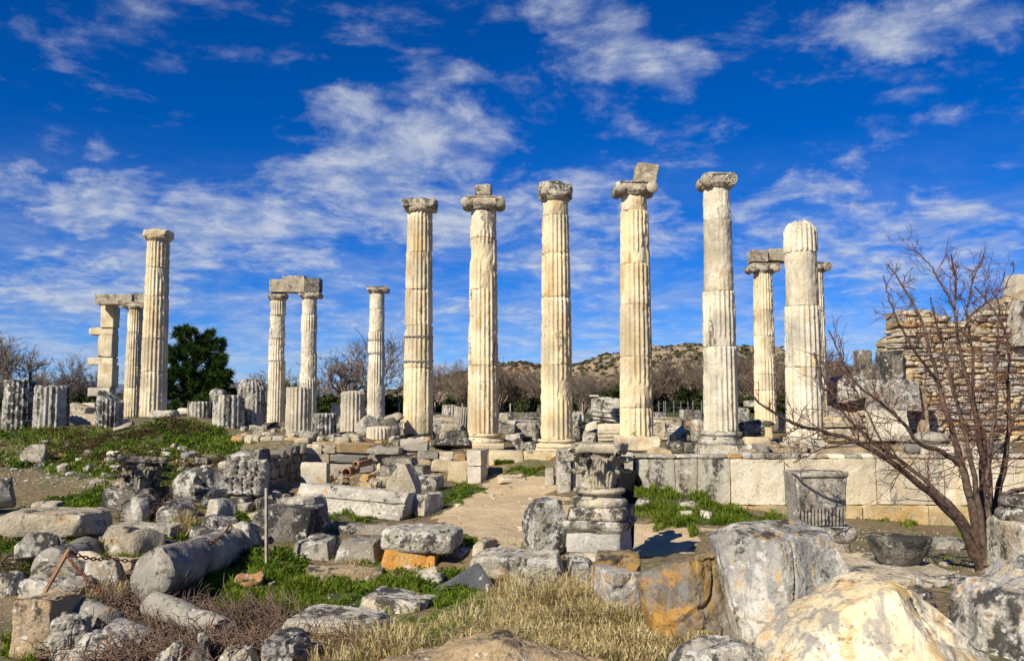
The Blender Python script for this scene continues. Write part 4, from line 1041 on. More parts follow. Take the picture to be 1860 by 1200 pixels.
# ---------------------------------------------------------------- coursed rubble walls, every stone a part
_unit = {}
def unit_stone(k):
    if k not in _unit:
        P, Q = rock_np((1, 1, 1), 900 + k, 0.12, 0.07, 7, 0.30, 0.045, 2.0, maxn=8)
        P[:, 2] -= 0.5
        _unit[k] = crisp(mesh_np('stone', P, Q))
    return _unit[k]
def masonry(t, x0, x1, yfun, zlo, zhi, mat, seed, ch=(0.16, 0.26), ln=(0.25, 0.6), depth=0.34, limit=300, ragged=0.15, core='mortar', z0=None):
    """stones in rough courses between zlo(x) and zhi(x) along y = yfun(x); t is the wall's empty"""
    rs = random.Random(seed)
    ox, oy, oz = t.location
    # earth core behind the faces
    xs = np.linspace(x0 + 0.05, x1 - 0.05, max(3, int((x1 - x0) / 0.35)))
    V = []; n = len(xs)
    for x in xs:
        y = yfun(x) + 0.10; a, c = zlo(x) - 0.2, zhi(x) - 0.10
        V += [(x - ox, y - oy, a - oz), (x - ox, y - oy, c - oz), (x - ox, y + depth - oy, c - oz), (x - ox, y + depth - oy, a - oz)]
    Q = []
    for i in range(n - 1):
        for q in range(4): Q.append((4 * i + q, 4 * i + 4 + q, 4 * i + 4 + (q + 1) % 4, 4 * i + (q + 1) % 4))
    Q += [(0, 1, 2, 3), (4 * n - 1, 4 * n - 2, 4 * n - 3, 4 * n - 4)]
    obj('core', mesh_np('core', np.array(V, float), np.array(Q)[:, ::-1], smooth=False), M[core], t)
    z = min(zlo(x) for x in xs) if z0 is None else z0
    zmax = max(zhi(x) for x in xs); cnt = 0; spec = []
    while z < zmax:
        h = rs.uniform(*ch); x = x0 + rs.uniform(-0.1, 0.0)
        while x < x1 - 0.08:
            l = min(rs.uniform(*ln) * (1.6 if rs.random() < 0.12 else 1), x1 - x)
            xm = x + l / 2
            if z + h * 0.3 > zlo(xm) and z + h * 0.75 < zhi(xm) + rs.uniform(-ragged, ragged):
                spec.append((x, z + rs.uniform(-0.02, 0.02), l, h * rs.uniform(0.8, 1.12)))
            x += l
        z += h
    if len(spec) > limit:              # the largest as parts, the small ones joined
        spec = sorted(spec, key=lambda s: -s[2] * s[3]); rest = spec[limit:]; spec = spec[:limit]
        Vs, Qs, n_ = [], [], 0
        for (x, z, l, h) in rest:
            me = unit_stone(rs.randrange(14)); co = np.zeros(len(me.vertices) * 3, np.float32); me.vertices.foreach_get('co', co); co = co.reshape(-1, 3)
            q = np.zeros(len(me.loops), np.int32); me.loops.foreach_get('vertex_index', q)
            Vs.append(co * [l * 0.985, depth * 1.1, h * 0.97] + [x + l / 2 - ox, yfun(x + l / 2) + depth * 0.5 + rs.uniform(-0.04, 0.03) - oy, z + h / 2 - oz]); Qs.append(q.reshape(-1, 4) + n_); n_ += len(co)
        o = obj('small_stones', mesh_np('small_stones', np.concatenate(Vs), np.concatenate(Qs)), M[mat], t); o['kind'] = 'stuff'
    for (x, z, l, h) in spec:
        xm = x + l / 2
        sl = math.atan2(yfun(xm + 0.1) - yfun(xm - 0.1), 0.2)
        o = obj('stone', unit_stone(rs.randrange(14)), M[mat] if not unit_stone(0).materials else None, t,
                (xm - ox, yfun(xm) + depth * 0.5 + rs.uniform(-0.04, 0.03) - oy, z + h / 2 - oz),
                (rs.uniform(-0.05, 0.05) + (math.pi if rs.random() < .5 else 0), rs.uniform(-0.06, 0.06), sl + rs.uniform(-0.06, 0.06)),
                (l * 0.985, depth * 1.1, h * 0.97))
        o.material_slots  # slot per object so that walls may differ
        if not o.data.materials: o.data.materials.append(M[mat])
        o.material_slots[0].link = 'OBJECT'; o.material_slots[0].material = M[mat]

def lin(pts):
    xs = [p[0] for p in pts]; ys = [p[1] for p in pts]
    return lambda x: float(np.interp(x, xs, ys))
def prof(pxs, Y):
    return lin([(X(a, Y), at(a, b_, Y).z) for a, b_ in pxs])
# front retaining wall between the mound and the path
Yf = 25.0
t = thing('retaining_wall', 'stepped rubble retaining wall of cream and grey stones left of the path', 'wall', (X(700, Yf), Yf, 0.5))
masonry(t, X(545, Yf), X(700, Yf), lambda x: Yf, lambda x: 0.45, prof([(545, 797), (620, 795), (700, 800)], Yf), 'masonry', 5, ch=(0.2, 0.3), ln=(0.35, 0.7))
masonry(t, X(700, Yf), X(848, Yf), lambda x: Yf - 0.25, lambda x: 0.45, prof([(700, 806), (780, 812), (848, 813)], Yf), 'masonry', 6, ch=(0.22, 0.33), ln=(0.4, 0.8))
masonry(t, X(420, 26.2), X(548, 26.2), lambda x: 26.2 + (-7.0 - x) * 0.3, lambda x: 0.9, prof([(420, 793), (480, 796), (548, 797)], 26.2), 'masonry', 7, ch=(0.2, 0.3), ln=(0.35, 0.7))
# darker wall that comes forward from it, facing right
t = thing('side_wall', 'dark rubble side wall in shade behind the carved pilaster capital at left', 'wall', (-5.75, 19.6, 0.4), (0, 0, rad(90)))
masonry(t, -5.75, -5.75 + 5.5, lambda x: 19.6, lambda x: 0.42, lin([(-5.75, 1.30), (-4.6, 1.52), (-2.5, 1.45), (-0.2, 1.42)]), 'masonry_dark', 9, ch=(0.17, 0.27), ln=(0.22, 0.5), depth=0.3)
# ruined wall at far right
Ya = 27.5
t = thing('ruined_wall', 'tall ruined wall of layered cream and ochre stones behind the bare tree', 'wall', (X(1700, Ya), Ya, 1.3))
masonry(t, X(1632, Ya), X(1885, Ya), lambda x: Ya, lambda x: 1.35, prof([(1632, 562), (1665, 555), (1700, 556), (1712, 575), (1760, 588), (1790, 566), (1820, 548), (1845, 530), (1870, 515), (1960, 510)], Ya), 'masonry_cream', 11,
        ch=(0.12, 0.22), ln=(0.26, 0.75), depth=0.9, limit=300, ragged=0.2)
t = thing('wall_stub', 'narrow pale rubble stub at the left end of the tall ruined wall', 'wall', (X(1615, 28.6), 28.6, 3.0))
masonry(t, X(1603, 28.6), X(1640, 28.6), lambda x: 28.6, lambda x: at(1, 640, 28.6).z, prof([(1603, 615), (1618, 602), (1640, 602)], 28.6), 'masonry_cream', 12, ch=(0.16, 0.24), ln=(0.2, 0.4), depth=0.5)
t = thing('low_wall', 'low ochre and grey rubble wall between the broken column and the white door block', 'wall', (X(1540, 26.5), 26.5, 1.3))
masonry(t, X(1498, 26.5), X(1600, 26.5), lambda x: 26.5, lambda x: 1.3, prof([(1498, 750), (1530, 742), (1600, 746)], 26.5), 'masonry_cream', 13, ch=(0.15, 0.24), ln=(0.3, 0.6), depth=0.5)
t = thing('wall_footing', 'jumbled course of grey and orange stones on top of the slab wall', 'wall', (X(1480, 21.0), 21.0, 1.3))
masonry(t, X(1350, 21.0), X(1830, 21.0), lambda x: 21.0, lambda x: 1.30, prof([(1350, 812), (1420, 806), (1500, 808), (1600, 803), (1700, 800), (1830, 803)], 21.0), 'masonry', 14, ch=(0.16, 0.24), ln=(0.3, 0.65), depth=0.5)
# door jambs and big blocks in front of the ruined wall
B('door_block', 'upright dark panel block left of the ruined wall, smaller of the two', 'stone block', 'dark', 1560, 635, 1586, 690, 0.5, Y=28.4, rnd=0.02, chips=2, chip=0.08)
B('door_block', 'square dark panel block set into the left end of the ruined wall', 'stone block', 'dark', 1603, 637, 1642, 686, 0.5, Y=27.2, rnd=0.02, chips=2, chip=0.08)
B('door_block', 'white upright marble slab standing in the opening of the ruined wall', 'stone block', 'white', 1586, 745, 1652, 798, 0.5, Y=26.0, rnd=0.02, chips=2, chip=0.1)
B('door_lintel', 'long grey-white slab lying across the white upright slab', 'stone block', 'grey', 1586, 690, 1676, 745, 0.7, Y=26.1, rnd=0.03, chips=3, chip=0.15)
B('door_post', 'narrow brown upright post of stone in front of the ruined wall', 'stone post', 'brown', 1674, 700, 1688, 800, 0.3, Y=26.4, rnd=0.02, chips=2, chip=0.1)
B('stone_block', 'rough grey boulder leaning by the dark panel blocks at right', 'stone block', 'grey_lichen', 1523, 690, 1592, 745, 1.4, Y=27.6, rnd=0.2, chips=6, chip=0.4, lump=0.1)
B('stone_block', 'pale block high on the ruined wall at the right picture edge', 'stone block', 'white', 1846, 498, 1880, 545, 0.8, Y=27.6)
B('stone_block', 'flat grey facing slab on the ruined wall at the right picture edge', 'stone block', 'grey', 1843, 545, 1880, 625, 0.5, Y=27.1)
# carved key-pattern block on the terrace, behind the tree
kb = B('carved_block', 'pale block with a key pattern carved on it, behind the tree trunks', 'stone block', 'white', 1690, 812, 1792, 833, 0.5, Y=20.4, rnd=0.015, chips=2, chip=0.1)
# raised key pattern along its front
_w = (1792 - 1690) / F * 20.4; _h = (833 - 812) / F * 20.4
tb = Tubes(4)
_n = 5; _st = _w * 0.9 / _n
for k in range(_n):
    x0_ = -_w * 0.45 + k * _st; za, zb_ = 0.05 + _h * 0.18, 0.05 + _h * 0.82; zc = (za + zb_) / 2
    P_ = [(x0_, za), (x0_, zb_), (x0_ + _st * 0.72, zb_), (x0_ + _st * 0.72, zc), (x0_ + _st * 0.36, zc), (x0_ + _st * 0.36, za), (x0_ + _st, za)]
    for (xa, z1), (xb, z2) in zip(P_, P_[1:]): tb.add([(xa, -0.262, z1), ((xa + xb) / 2, -0.262, (z1 + z2) / 2), (xb, -0.262, z2)], [0.016] * 3)
o = obj('key_pattern', tb.mesh('key_pattern'), M['white'], kb); o['kind'] = 'stuff'

# ================================================================== centre: pedestal, column base and carved capital
PY = 13.35
pg = at(1084, 1021, PY - 0.35)
YAW = rad(-19)
pp = thing('pedestal', 'square moulded marble pedestal under the carved leaf capital', 'pedestal', (at(1090, 1021, PY).x, PY + 0.05, pg.z - 0.03), (0, 0, YAW))
hw = 0.40
V, Fq = square_lathe_np([(hw + 0.07, 0), (hw + 0.07, 0.07), (hw + 0.045, 0.085), (hw + 0.04, 0.11), (hw + 0.015, 0.13), (hw, 0.16)], 14)
obj('base_moulding', mesh_np('base_moulding', roughen(V, 0.006, 4, 3), Fq, smooth=False), M['grey'], pp)
V, Fq = square_lathe_np([(hw, 0.155)] + [(hw, z) for z in np.linspace(0.17, 0.43, 8)] + [(hw, 0.44)], 14)
obj('shaft_block', mesh_np('shaft_block', roughen(V, 0.010, 3, 5), Fq), stone('pedestal_face', (0.56, 0.53, 0.47), (0.44, 0.42, 0.37), och=0.18, dark=0.26, white=0.3, bump=0.5, sc=1.5), pp)
V, Fq = square_lathe_np([(hw - 0.005, 0.43), (hw + 0.012, 0.445), (hw + 0.012, 0.46), (hw + 0.035, 0.475), (hw + 0.07, 0.53), (hw + 0.075, 0.60), (hw + 0.04, 0.615)], 14)
obj('top_moulding', mesh_np('top_moulding', roughen(V, 0.009, 4, 7), Fq), M['grey_lichen'], pp)
zt_ = pp.location.z + 0.612
ab = thing('ringed_base', 'round ringed column base on the square pedestal', 'column base', (pp.location.x, pp.location.y, zt_), (0, 0, YAW))
zz = attic_base(ab, 0.318, M['capital'], 77, worn=0.6)
for c in ab.children: c.location.z *= 0.80; c.scale.z = 0.80
zt_ += zz * 0.80 - 0.005

def corinthian(parent, rb, rt, h, mat, seed, ab_half, tiers=2, broken=0.0, zs=1.0):
    def bell(z): return rb + (rt - rb) * (np.clip(z / h, 0, 1) ** 2.2)
    V, Fq = lathe_np([(float(bell(z)), z) for z in np.linspace(0, h * 0.86, 12)], 40)
    obj('bell', mesh_np('bell', roughen(V, 0.008, 6, seed), Fq), mat, parent)
    rs = np.random.RandomState(seed)
    def leaf(th0, z0, hh, w, curl, sd):
        ns, nt = 17, 16
        s, t = np.meshgrid(np.linspace(-1, 1, ns), np.linspace(0, 1, nt), indexing='xy')
        lob = 1 - 0.30 * np.abs(np.sin(t * math.pi * 3.5)) ** 0.7 * (t > 0.1)
        ww = w * (0.75 + 0.35 * np.sin(np.clip(t * 1.2, 0, 1) * math.pi * 0.75)) * lob * np.where(t > 0.5, 1 - (t - 0.5) * 1.25, 1)
        a = s * ww / 2
        ang = np.clip((t - 0.62) / 0.38, 0, 1) * math.pi * 0.95
        rc = curl
        z = z0 + np.where(t < 0.62, t / 0.62 * (hh - rc), hh - rc + rc * np.sin(ang))
        o = 0.018 + 0.055 * t + np.where(t < 0.62, 0, rc * (1 - np.cos(ang)))
        rib = 0.028 * np.exp(-(s / 0.12) ** 2) + 0.020 * np.cos(s * math.pi * 4 + 0.0) * (0.4 + 0.6 * t) - 0.045 * s * s
        o = o + rib * (0.4 + t) + 0.002 * rs.randn(*o.shape)
        r = bell(np.minimum(z, h)) + o
        th = th0 + a / np.maximum(r, 0.1)
        Fv = np.stack([r * np.cos(th), r * np.sin(th), z], 2).reshape(-1, 3)
        r2 = r - 0.040
        Bk = np.stack([r2 * np.cos(th), r2 * np.sin(th), z - 0.02 * t], 2).reshape(-1, 3)
        V = np.vstack([Fv, Bk]); n = ns * nt
        i, j = np.meshgrid(np.arange(nt - 1), np.arange(ns - 1), indexing='ij'); i, j = i.ravel(), j.ravel()
        q = np.stack([i * ns + j, i * ns + j + 1, (i + 1) * ns + j + 1, (i + 1) * ns + j], 1)
        Q = [q, q[:, ::-1] + n]
        bd = [(k, k + 1) for k in range(ns - 1)] + [((k) * ns + ns - 1, (k + 1) * ns + ns - 1) for k in range(nt - 1)] + \
             [((nt - 1) * ns + k + 1, (nt - 1) * ns + k) for k in range(ns - 1)] + [((k + 1) * ns, k * ns) for k in range(nt - 1)]
        Q.append(np.array([(b_, a_, a_ + n, b_ + n) for a_, b_ in bd]))
        return mesh_np('leaf', V, np.concatenate(Q))
    for k in range(8):
        obj('leaf', leaf(k * math.pi / 4 + 0.05, 0.0, h * 0.46, rb * 1.0, h * 0.095, k), mat, parent)
    for k in range(8):
        obj('leaf', leaf(k * math.pi / 4 + math.pi / 8, h * 0.16, h * 0.58, rb * 1.0, h * 0.11, 20 + k), mat, parent)
    for k in range(4):
        a = math.pi / 4 + k * math.pi / 2
        tb = Tubes(8)
        c = np.array([math.cos(a), math.sin(a), 0])
        t = np.linspace(0, 1, 14)
        rr = rt * 0.86 + (ab_half * 1.20 - rt * 0.86) * t
        P = c * rr[:, None] + np.array([0, 0, 1]) * (h * 0.58 + (h * 0.28) * np.sin(t * math.pi * 0.62))[:, None]
        tb.add(P, 0.030 + 0.032 * t)
        obj('corner_scroll', tb.mesh('corner_scroll'), mat, parent)
    # abacus with hollow sides
    n = 15; ring = []
    for k in range(4):
        a = -math.pi / 4 + k * math.pi / 2
        p0 = np.array([math.cos(a), math.sin(a)]) * ab_half * 1.414; p1 = np.array([math.cos(a + math.pi / 2), math.sin(a + math.pi / 2)]) * ab_half * 1.414
        for t in np.linspace(0.05, 0.95, n):
            p = p0 * (1 - t) + p1 * t; p = p * (1 - 0.17 * math.sin(t * math.pi)); ring.append(p)
    ring = np.array(ring); m = len(ring)
    lv = [(0.90, 0), (0.96, 0.02), (0.97, 0.05), (1.0, 0.07), (1.0, 0.125), (0.97, 0.135), (0.6, 0.14), (0.25, 0.135)]
    V = np.concatenate([np.column_stack([ring * s_, np.full(m, h * 0.84 + z)]) for s_, z in lv])
    i, j = np.meshgrid(np.arange(len(lv) - 1), np.arange(m), indexing='ij'); i, j = i.ravel(), j.ravel(); j2 = (j + 1) % m
    Q = np.stack([i * m + j, i * m + j2, (i + 1) * m + j2, (i + 1) * m + j], 1)
    c0 = len(V); V = np.vstack([V, [[0, 0, V[-1, 2]]], [[0, 0, h * 0.84]]]); jj = np.arange(m); j2 = (jj + 1) % m
    V = roughen(V, 0.010, 5, seed + 2)
    # broken corners
    for k in range(3):
        a = rs.rand() * 6.28; nrm = np.array([math.cos(a), math.sin(a), 0.5]); nrm /= np.linalg.norm(nrm)
        dd = (V @ nrm).max() * 0.88
        V = V - np.maximum(V @ nrm - dd, 0)[:, None] * nrm
    obj('abacus', mesh_np('abacus', V, [Q, np.stack([np.full(m, c0), (len(lv) - 1) * m + jj, (len(lv) - 1) * m + j2], 1), np.stack([np.full(m, c0 + 1), j2, jj], 1)]), mat, parent)

M['leafcap'] = stone('carved_capital_marble', (0.62, 0.55, 0.41), (0.46, 0.42, 0.33), och=0.24, dark=0.46, white=0.2, bump=0.6, sc=1.8)
cc = thing('leaf_capital', 'carved acanthus leaf capital standing on the ringed base beside the path', 'capital', (pp.location.x, pp.location.y, zt_), (0, 0, YAW + rad(4)))
corinthian(cc, 0.235, 0.31, 0.62, M['leafcap'], 5, 0.41)
# weathered capital on the left bank
M['leafcap_dark'] = stone('blackened_capital', (0.42, 0.36, 0.25), (0.26, 0.245, 0.21), och=0.3, dark=0.58, white=0.3, bump=0.8, sc=2.0, ochre=(0.55, 0.38, 0.16))
g0 = at(248, 890, 17.6)
cw = thing('leaf_capital', 'blackened worn leaf capital on a moulded block, left of the round grey drum', 'capital', (g0.x, 17.7, g0.z), (rad(-4), rad(5), rad(20)))
corinthian(cw, 0.31, 0.40, 0.62, M['leafcap_dark'], 8, 0.50)
# upright leaf-carved pilaster piece
g0 = at(437, 906, 17.4)
pc = thing('pilaster_capital', 'grey pilaster capital carved with upright leaves, tilted against a dark slab', 'capital', (g0.x, 17.6, g0.z), (rad(-10), rad(4), rad(8)))
P, Q = rock_np((0.80, 0.42, 0.74), 31, 0.03, 0.05, 5, 0.25, 0.03, 6)
obj('block', mesh_np('block', P, Q), M['grey_lichen'], pc)
rs_ = random.Random(3)
for row, (zz, nn_) in enumerate(((0.02, 4), (0.34, 4))):
    for k in range(nn_):
        x = -0.30 + 0.6 * k / (nn_ - 1) + 0.05 * (row)
        P, Q = rock_np((0.20, 0.16, 0.36), 40 + k + row * 9, 0.022, 0.07, 2, 0.2, 0.02, 9)
        P[:, 1] -= 0.16 * np.clip(P[:, 2] / 0.36, 0, 1) ** 2.5
        P[:, 0] *= 1 - 0.25 * np.cos(P[:, 2] * 60)
        obj('leaf', mesh_np('leaf', P, Q), M['grey_lichen'], pc, (x * 0.9, -0.20, zz))
B('stone_slab', 'tall dark slab edge standing behind the tilted pilaster capital', 'stone slab', 'dark', 452, 818, 481, 905, 0.45, yaw=-20, Y=18.2)

# ================================================================== right: pilaster capital on its pedestal, bowl, ringed base
Yp = 11.6
def fluted_capital():
    a, b_ = at(1447, 957, Yp), at(1542, 957, Yp); h = at(1447, 858, Yp).z - a.z; w = (b_.x - a.x) * 0.92
    P, Q = rock_np((w, 0.40, h), 51, 0.010, 0.02, 2, 0.10, 0.008, 5, taper=(-0.12, -0.10), maxn=90)
    fr = sstep(-P[:, 1], 0.10, 0.2)
    lo = 1 - sstep(P[:, 2] / h, 0.24, 0.36)
    P[:, 1] += fr * lo * 0.055 * (1 - np.abs(np.sin((P[:, 0] / w) * math.pi * 13)))
    P[:, 1] -= fr * 0.03 * sstep(P[:, 2] / h, 0.90, 0.93)
    o = obj('pilaster_capital', mesh_np('pilaster_capital', P, Q), M['fluted_grey'], None, ((a.x + b_.x) / 2, Yp + 0.25, a.z), (0, 0, rad(6)))
    tag(o, 'flaring grey capital with small upright flutes along its foot, before the slab wall', 'capital')
    t = thing('pedestal', 'weathered grey pedestal under the flaring fluted capital', 'pedestal', ((a.x + b_.x) / 2 + 0.02, Yp + 0.26, at(1, 1047, Yp).z - 0.03), (0, 0, rad(6)))
    H = a.z - t.location.z
    V, Fq = square_lathe_np([(0.37, 0), (0.37, 0.08), (0.35, 0.10), (0.34, 0.13), (0.32, 0.15)], 10, 0.8)
    obj('base_moulding', mesh_np('base_moulding', roughen(V, 0.006, 4, 3), Fq), M['grey'], t)
    V, Fq = square_lathe_np([(0.32, 0.14)] + [(0.32, z) for z in np.linspace(0.16, H - 0.2, 8)], 10, 0.8)
    obj('shaft_block', mesh_np('shaft_block', roughen(V, 0.008, 4, 4), Fq), M['grey'], t)
    V, Fq = square_lathe_np([(0.32, H - 0.21), (0.34, H - 0.18), (0.385, H - 0.12), (0.39, H - 0.04), (0.37, H)], 10, 0.8)
    obj('top_moulding', mesh_np('top_moulding', roughen(V, 0.012, 5, 6), Fq), M['grey_lichen'], t)
fluted_capital()
Yb = 10.75
bp = at(1634, 1039, Yb)
V, Fq = lathe_np([(0.10, 0), (0.17, 0.012), (0.24, 0.08), (0.32, 0.20), (0.372, 0.33), (0.385, 0.37), (0.375, 0.395), (0.34, 0.40), (0.28, 0.39), (0.2, 0.375), (0.06, 0.365)], 56)
o = obj('stone_bowl', mesh_np('stone_bowl', roughen(V, 0.012, 6, 3), Fq), M['dark'], None, (bp.x + 0.09, Yb + 0.22, bp.z + 0.0), (rad(-4), rad(2), 0))
tag(o, 'round dark stone bowl with white lichen specks, on a flat slab', 'stone bowl')
B('stone_slab', 'broad flat paving slab under the dark stone bowl', 'stone slab', 'beige', 1545, 1062, 1782, 1120, 1.7, yaw=3, Y=9.9, sink=0.1, rnd=0.03, chips=3, chip=0.1)
Yr = 10.6
g0 = at(1862, 1005, Yr)
t = thing('ringed_base', 'weathered ringed column base at the right picture edge beside the tree', 'column base', (g0.x + 0.42, Yr + 0.4, g0.z - 0.32))
P, Q = rock_np((0.95, 0.9, 0.66), 91, 0.035, 0.06, 5, 0.2, 0.02, 4)
obj('plinth', mesh_np('plinth', P, Q), M['lichen_top'], t)
prof_ = [(0.40, 0.34)] + [(0.42 + 0.07 * math.cos(rad(a)), 0.42 + 0.075 * math.sin(rad(a))) for a in np.linspace(-90, 90, 9)] + [(0.41, 0.51)] + \
        [(0.39 + 0.05 * math.cos(rad(a)), 0.575 + 0.06 * math.sin(rad(a))) for a in np.linspace(-90, 90, 8)] + [(0.36, 0.645), (0.2, 0.65)]
V, Fq = lathe_np([(a_, b_ + 0.30) for a_, b_ in prof_], 56)
obj('torus_moulding', mesh_np('torus_moulding', roughen(V, 0.014, 5, 8), Fq), M['dark'], t)

# ================================================================== foreground boulders
def boulder(name, label, mat, x0, yt, x1, yb, d, yaw=0, rx=0, ry=0, Y=6.0, cat='boulder', **kw):
    k = dict(rnd=0.02, chips=9, chip=0.34, amp=0.014, freq=4.0, lump=0.015, sink=0.12); k.update(kw)
    return B(name, label, cat, mat, x0, yt, x1, yb, d, yaw, rx, ry, Y, res=0.016, maxn=80, **k)
def outline_rock(label, mat, poly, Y, depth, seed, cuts=(), p=2.6, amp=0.016, freq=4.5, lump=0.03, lean=0.0, n=150, tri=()):
    """a boulder whose outline was taken from the photo, given its real distance, size and thickness"""
    W = np.array([[at(x, y, Y).x, at(x, y, Y).z] for x, y in poly])
    d = np.concatenate([[0], np.cumsum(np.linalg.norm(np.diff(np.vstack([W, W[:1]]), axis=0), axis=1))])
    u = np.linspace(0, d[-1], n, endpoint=False); Wc = np.vstack([W, W[:1]])
    R = np.stack([np.interp(u, d, Wc[:, 0]), np.interp(u, d, Wc[:, 1])], 1)
    c = (R.min(0) + R.max(0)) / 2
    kc = np.linspace(0.02, 0.97, 26); s1 = (1 - 0.97 ** p) ** (1 / p)
    ss_ = np.linspace(-s1, s1, 24)[1:-1]
    s = np.concatenate([-(1 - kc ** p) ** (1 / p), ss_, (1 - kc[::-2] ** p) ** (1 / p)])
    k = np.concatenate([kc, (1 - np.abs(ss_) ** p) ** (1 / p), kc[::-2]]); m = len(s)
    V = np.concatenate([np.column_stack([c[0] + (R[:, 0] - c[0]) * kk, np.full(n, ss * depth / 2), c[1] + (R[:, 1] - c[1]) * kk]) for ss, kk in zip(s, k)])
    i, j = np.meshgrid(np.arange(m - 1), np.arange(n), indexing='ij'); i, j = i.ravel(), j.ravel(); j2 = (j + 1) % n
    Q = np.stack([i * n + j, i * n + j2, (i + 1) * n + j2, (i + 1) * n + j], 1)
    ctr = np.array([c[0], 0, c[1]]); V = V - ctr
    ext = np.array([np.ptp(R[:, 0]), depth, np.ptp(R[:, 1])]) / 2
    for (a_, b_, c_, f) in cuts:
        nrm = np.array([a_, b_, c_], float); nrm /= np.linalg.norm(nrm)
        dd = (V @ nrm).max() * f + 0.03 * vnoise(V * 4 + seed, seed)
        V = V - np.maximum(V @ nrm - dd, 0)[:, None] * nrm
    for (pa, pb, pc) in tri:           # fracture planes through three points, in half-extents
        pa, pb, pc = (np.array(q, float) * ext for q in (pa, pb, pc))
        nrm = np.cross(pb - pa, pc - pa); nrm /= np.linalg.norm(nrm)
        if nrm @ (pa - np.array([0, 0.3, -0.3]) * ext) < 0: nrm = -nrm
        dd = pa @ nrm + 0.02 * vnoise(V * 3.5 + seed, seed + 8) + 0.006 * vnoise(V * 14 + seed, seed + 9)
        V = V - np.maximum(V @ nrm - dd, 0)[:, None] * nrm
    # outward normals from the quads
    N = vnormals(V, Q)
    if (N * V).sum() < 0: N = -N; Q = Q[:, ::-1]
    V = V + N * (lump * fbm(V * 2.0 + seed, 3, seed + 1) + amp * fbm(V * freq * 2 + seed, 4, seed + 2, 0.6) + 0.6 * amp * np.minimum(0, fbm(V * freq * 4, 2, seed + 4)))[:, None]
    cn = np.abs(vnoise(V * np.array([1.9, 1.9, 0.9]) + seed * 2.3, seed + 21)); V = V - N * (0.035 * (1 - sstep(cn, 0.0, 0.05)))[:, None]
    cn = np.abs(vnoise(V * np.array([5, 5, 2.2]) + seed * 1.3, seed + 22)); V = V - N * (0.012 * (1 - sstep(cn, 0.0, 0.08)))[:, None]
    V[:, 1] += lean * V[:, 2]
    zb = V[:, 2].min()
    o = obj('boulder', crisp(mesh_np('boulder', V - [0, 0, zb], Q), 38), M[mat], None, (c[0], Y - depth * 0.25, c[1] + zb))
    return tag(o, label, 'boulder')
outline_rock('tall leaning grey rock slab with an ochre band, right of the golden boulder', 'slabrock', [(1295, 978), (1330, 962), (1365, 954), (1440, 948), (1476, 949), (1500, 966), (1520, 1010), (1548, 1058), (1560, 1110), (1540, 1190), (1330, 1195), (1318, 1110), (1306, 1040)], 7.0, 0.8, 402,
             tri=(((-0.2, -0.55, 0.95), (-0.3, -1, -1), (-1, -0.2, 0)), ((-0.2, -0.55, 0.95), (-0.3, -1, -1), (1, 0.0, 0.1)), ((-1, -0.3, 0.86), (1, -0.5, 0.72), (0, 0.6, 1.0))), lump=0.004, amp=0.009, p=8, lean=0.35)
outline_rock('golden-brown pointed boulder beside the dry grass', 'gold', [(1156, 1046), (1185, 1022), (1218, 1004), (1268, 992), (1306, 984), (1322, 1040), (1335, 1100), (1335, 1190), (1200, 1200), (1180, 1150), (1165, 1095)], 7.4, 0.9, 411,
             tri=(((-0.15, -0.5, 0.85), (0.0, -1, -0.7), (-1, -0.1, -0.2)), ((-0.15, -0.5, 0.85), (0.0, -1, -0.7), (1, -0.35, 0.1)), ((-0.15, -0.5, 0.85), (1, 0.2, 0.95), (-1, 0.5, 0.5))), lump=0.01, p=7)
outline_rock('large white and ochre veined marble boulder in the bottom right foreground', 'marble_vein', [(1382, 1172), (1440, 1112), (1500, 1076), (1550, 1051), (1580, 1043), (1622, 1052), (1662, 1082), (1702, 1122), (1745, 1172), (1790, 1260), (1360, 1260)], 5.1, 1.2, 421,
             tri=(((0.0, -0.1, 0.98), (0.15, -1, -0.35), (-1, -0.5, -0.35)), ((0.0, -0.1, 0.98), (0.15, -1, -0.35), (1, -0.1, -0.5)), ((-1, -0.9, -0.5), (0.15, -1, -0.3), (0.2, -1.0, -1))), lump=0.012, amp=0.012, p=7)
outline_rock('furrowed grey boulder in the bottom right corner', 'slabrock', [(1700, 1200), (1725, 1150), (1744, 1082), (1760, 1054), (1800, 1044), (1832, 1022), (1872, 1006), (1950, 1000), (1980, 1260), (1690, 1260)], 5.5, 0.9, 431,
             tri=(((-0.35, -0.4, 0.7), (-0.3, -1, -0.8), (-1, 0.1, -0.3)), ((-0.35, -0.4, 0.7), (-0.3, -1, -0.8), (1, -0.7, 0.3)), ((-0.35, -0.4, 0.7), (0.6, -0.3, 1.0), (-0.4, 0.6, 0.8))), lump=0.022, amp=0.022, p=6)
outline_rock('low rounded grey boulder at the bottom edge before the white marble', 'grey_lichen', [(1200, 1210), (1228, 1174), (1270, 1157), (1320, 1151), (1368, 1166), (1402, 1202), (1420, 1262), (1190, 1262)], 5.2, 0.6, 441, lump=0.015, p=4,
             cuts=((-0.4, -0.6, 0.7, 0.66), (0.5, -0.5, 0.7, 0.7), (0, -0.9, 0.4, 0.6)))
outline_rock('wide low brown boulder at the bottom edge below the dry grass', 'brown', [(650, 1210), (720, 1188), (800, 1172), (858, 1152), (920, 1146), (972, 1166), (1040, 1180), (1110, 1202), (1140, 1262), (630, 1262)], 5.7, 0.7, 451, lump=0.012, p=4,
             cuts=((-0.2, -0.6, 0.78, 0.62), (0.3, -0.6, 0.75, 0.66), (0, -0.95, 0.3, 0.6)))
boulder('boulder', 'dark grey broken rock between the dry grass and the golden boulder', 'slabrock', 1082, 1050, 1178, 1125, 0.5, yaw=18, Y=8.6, seed=461)
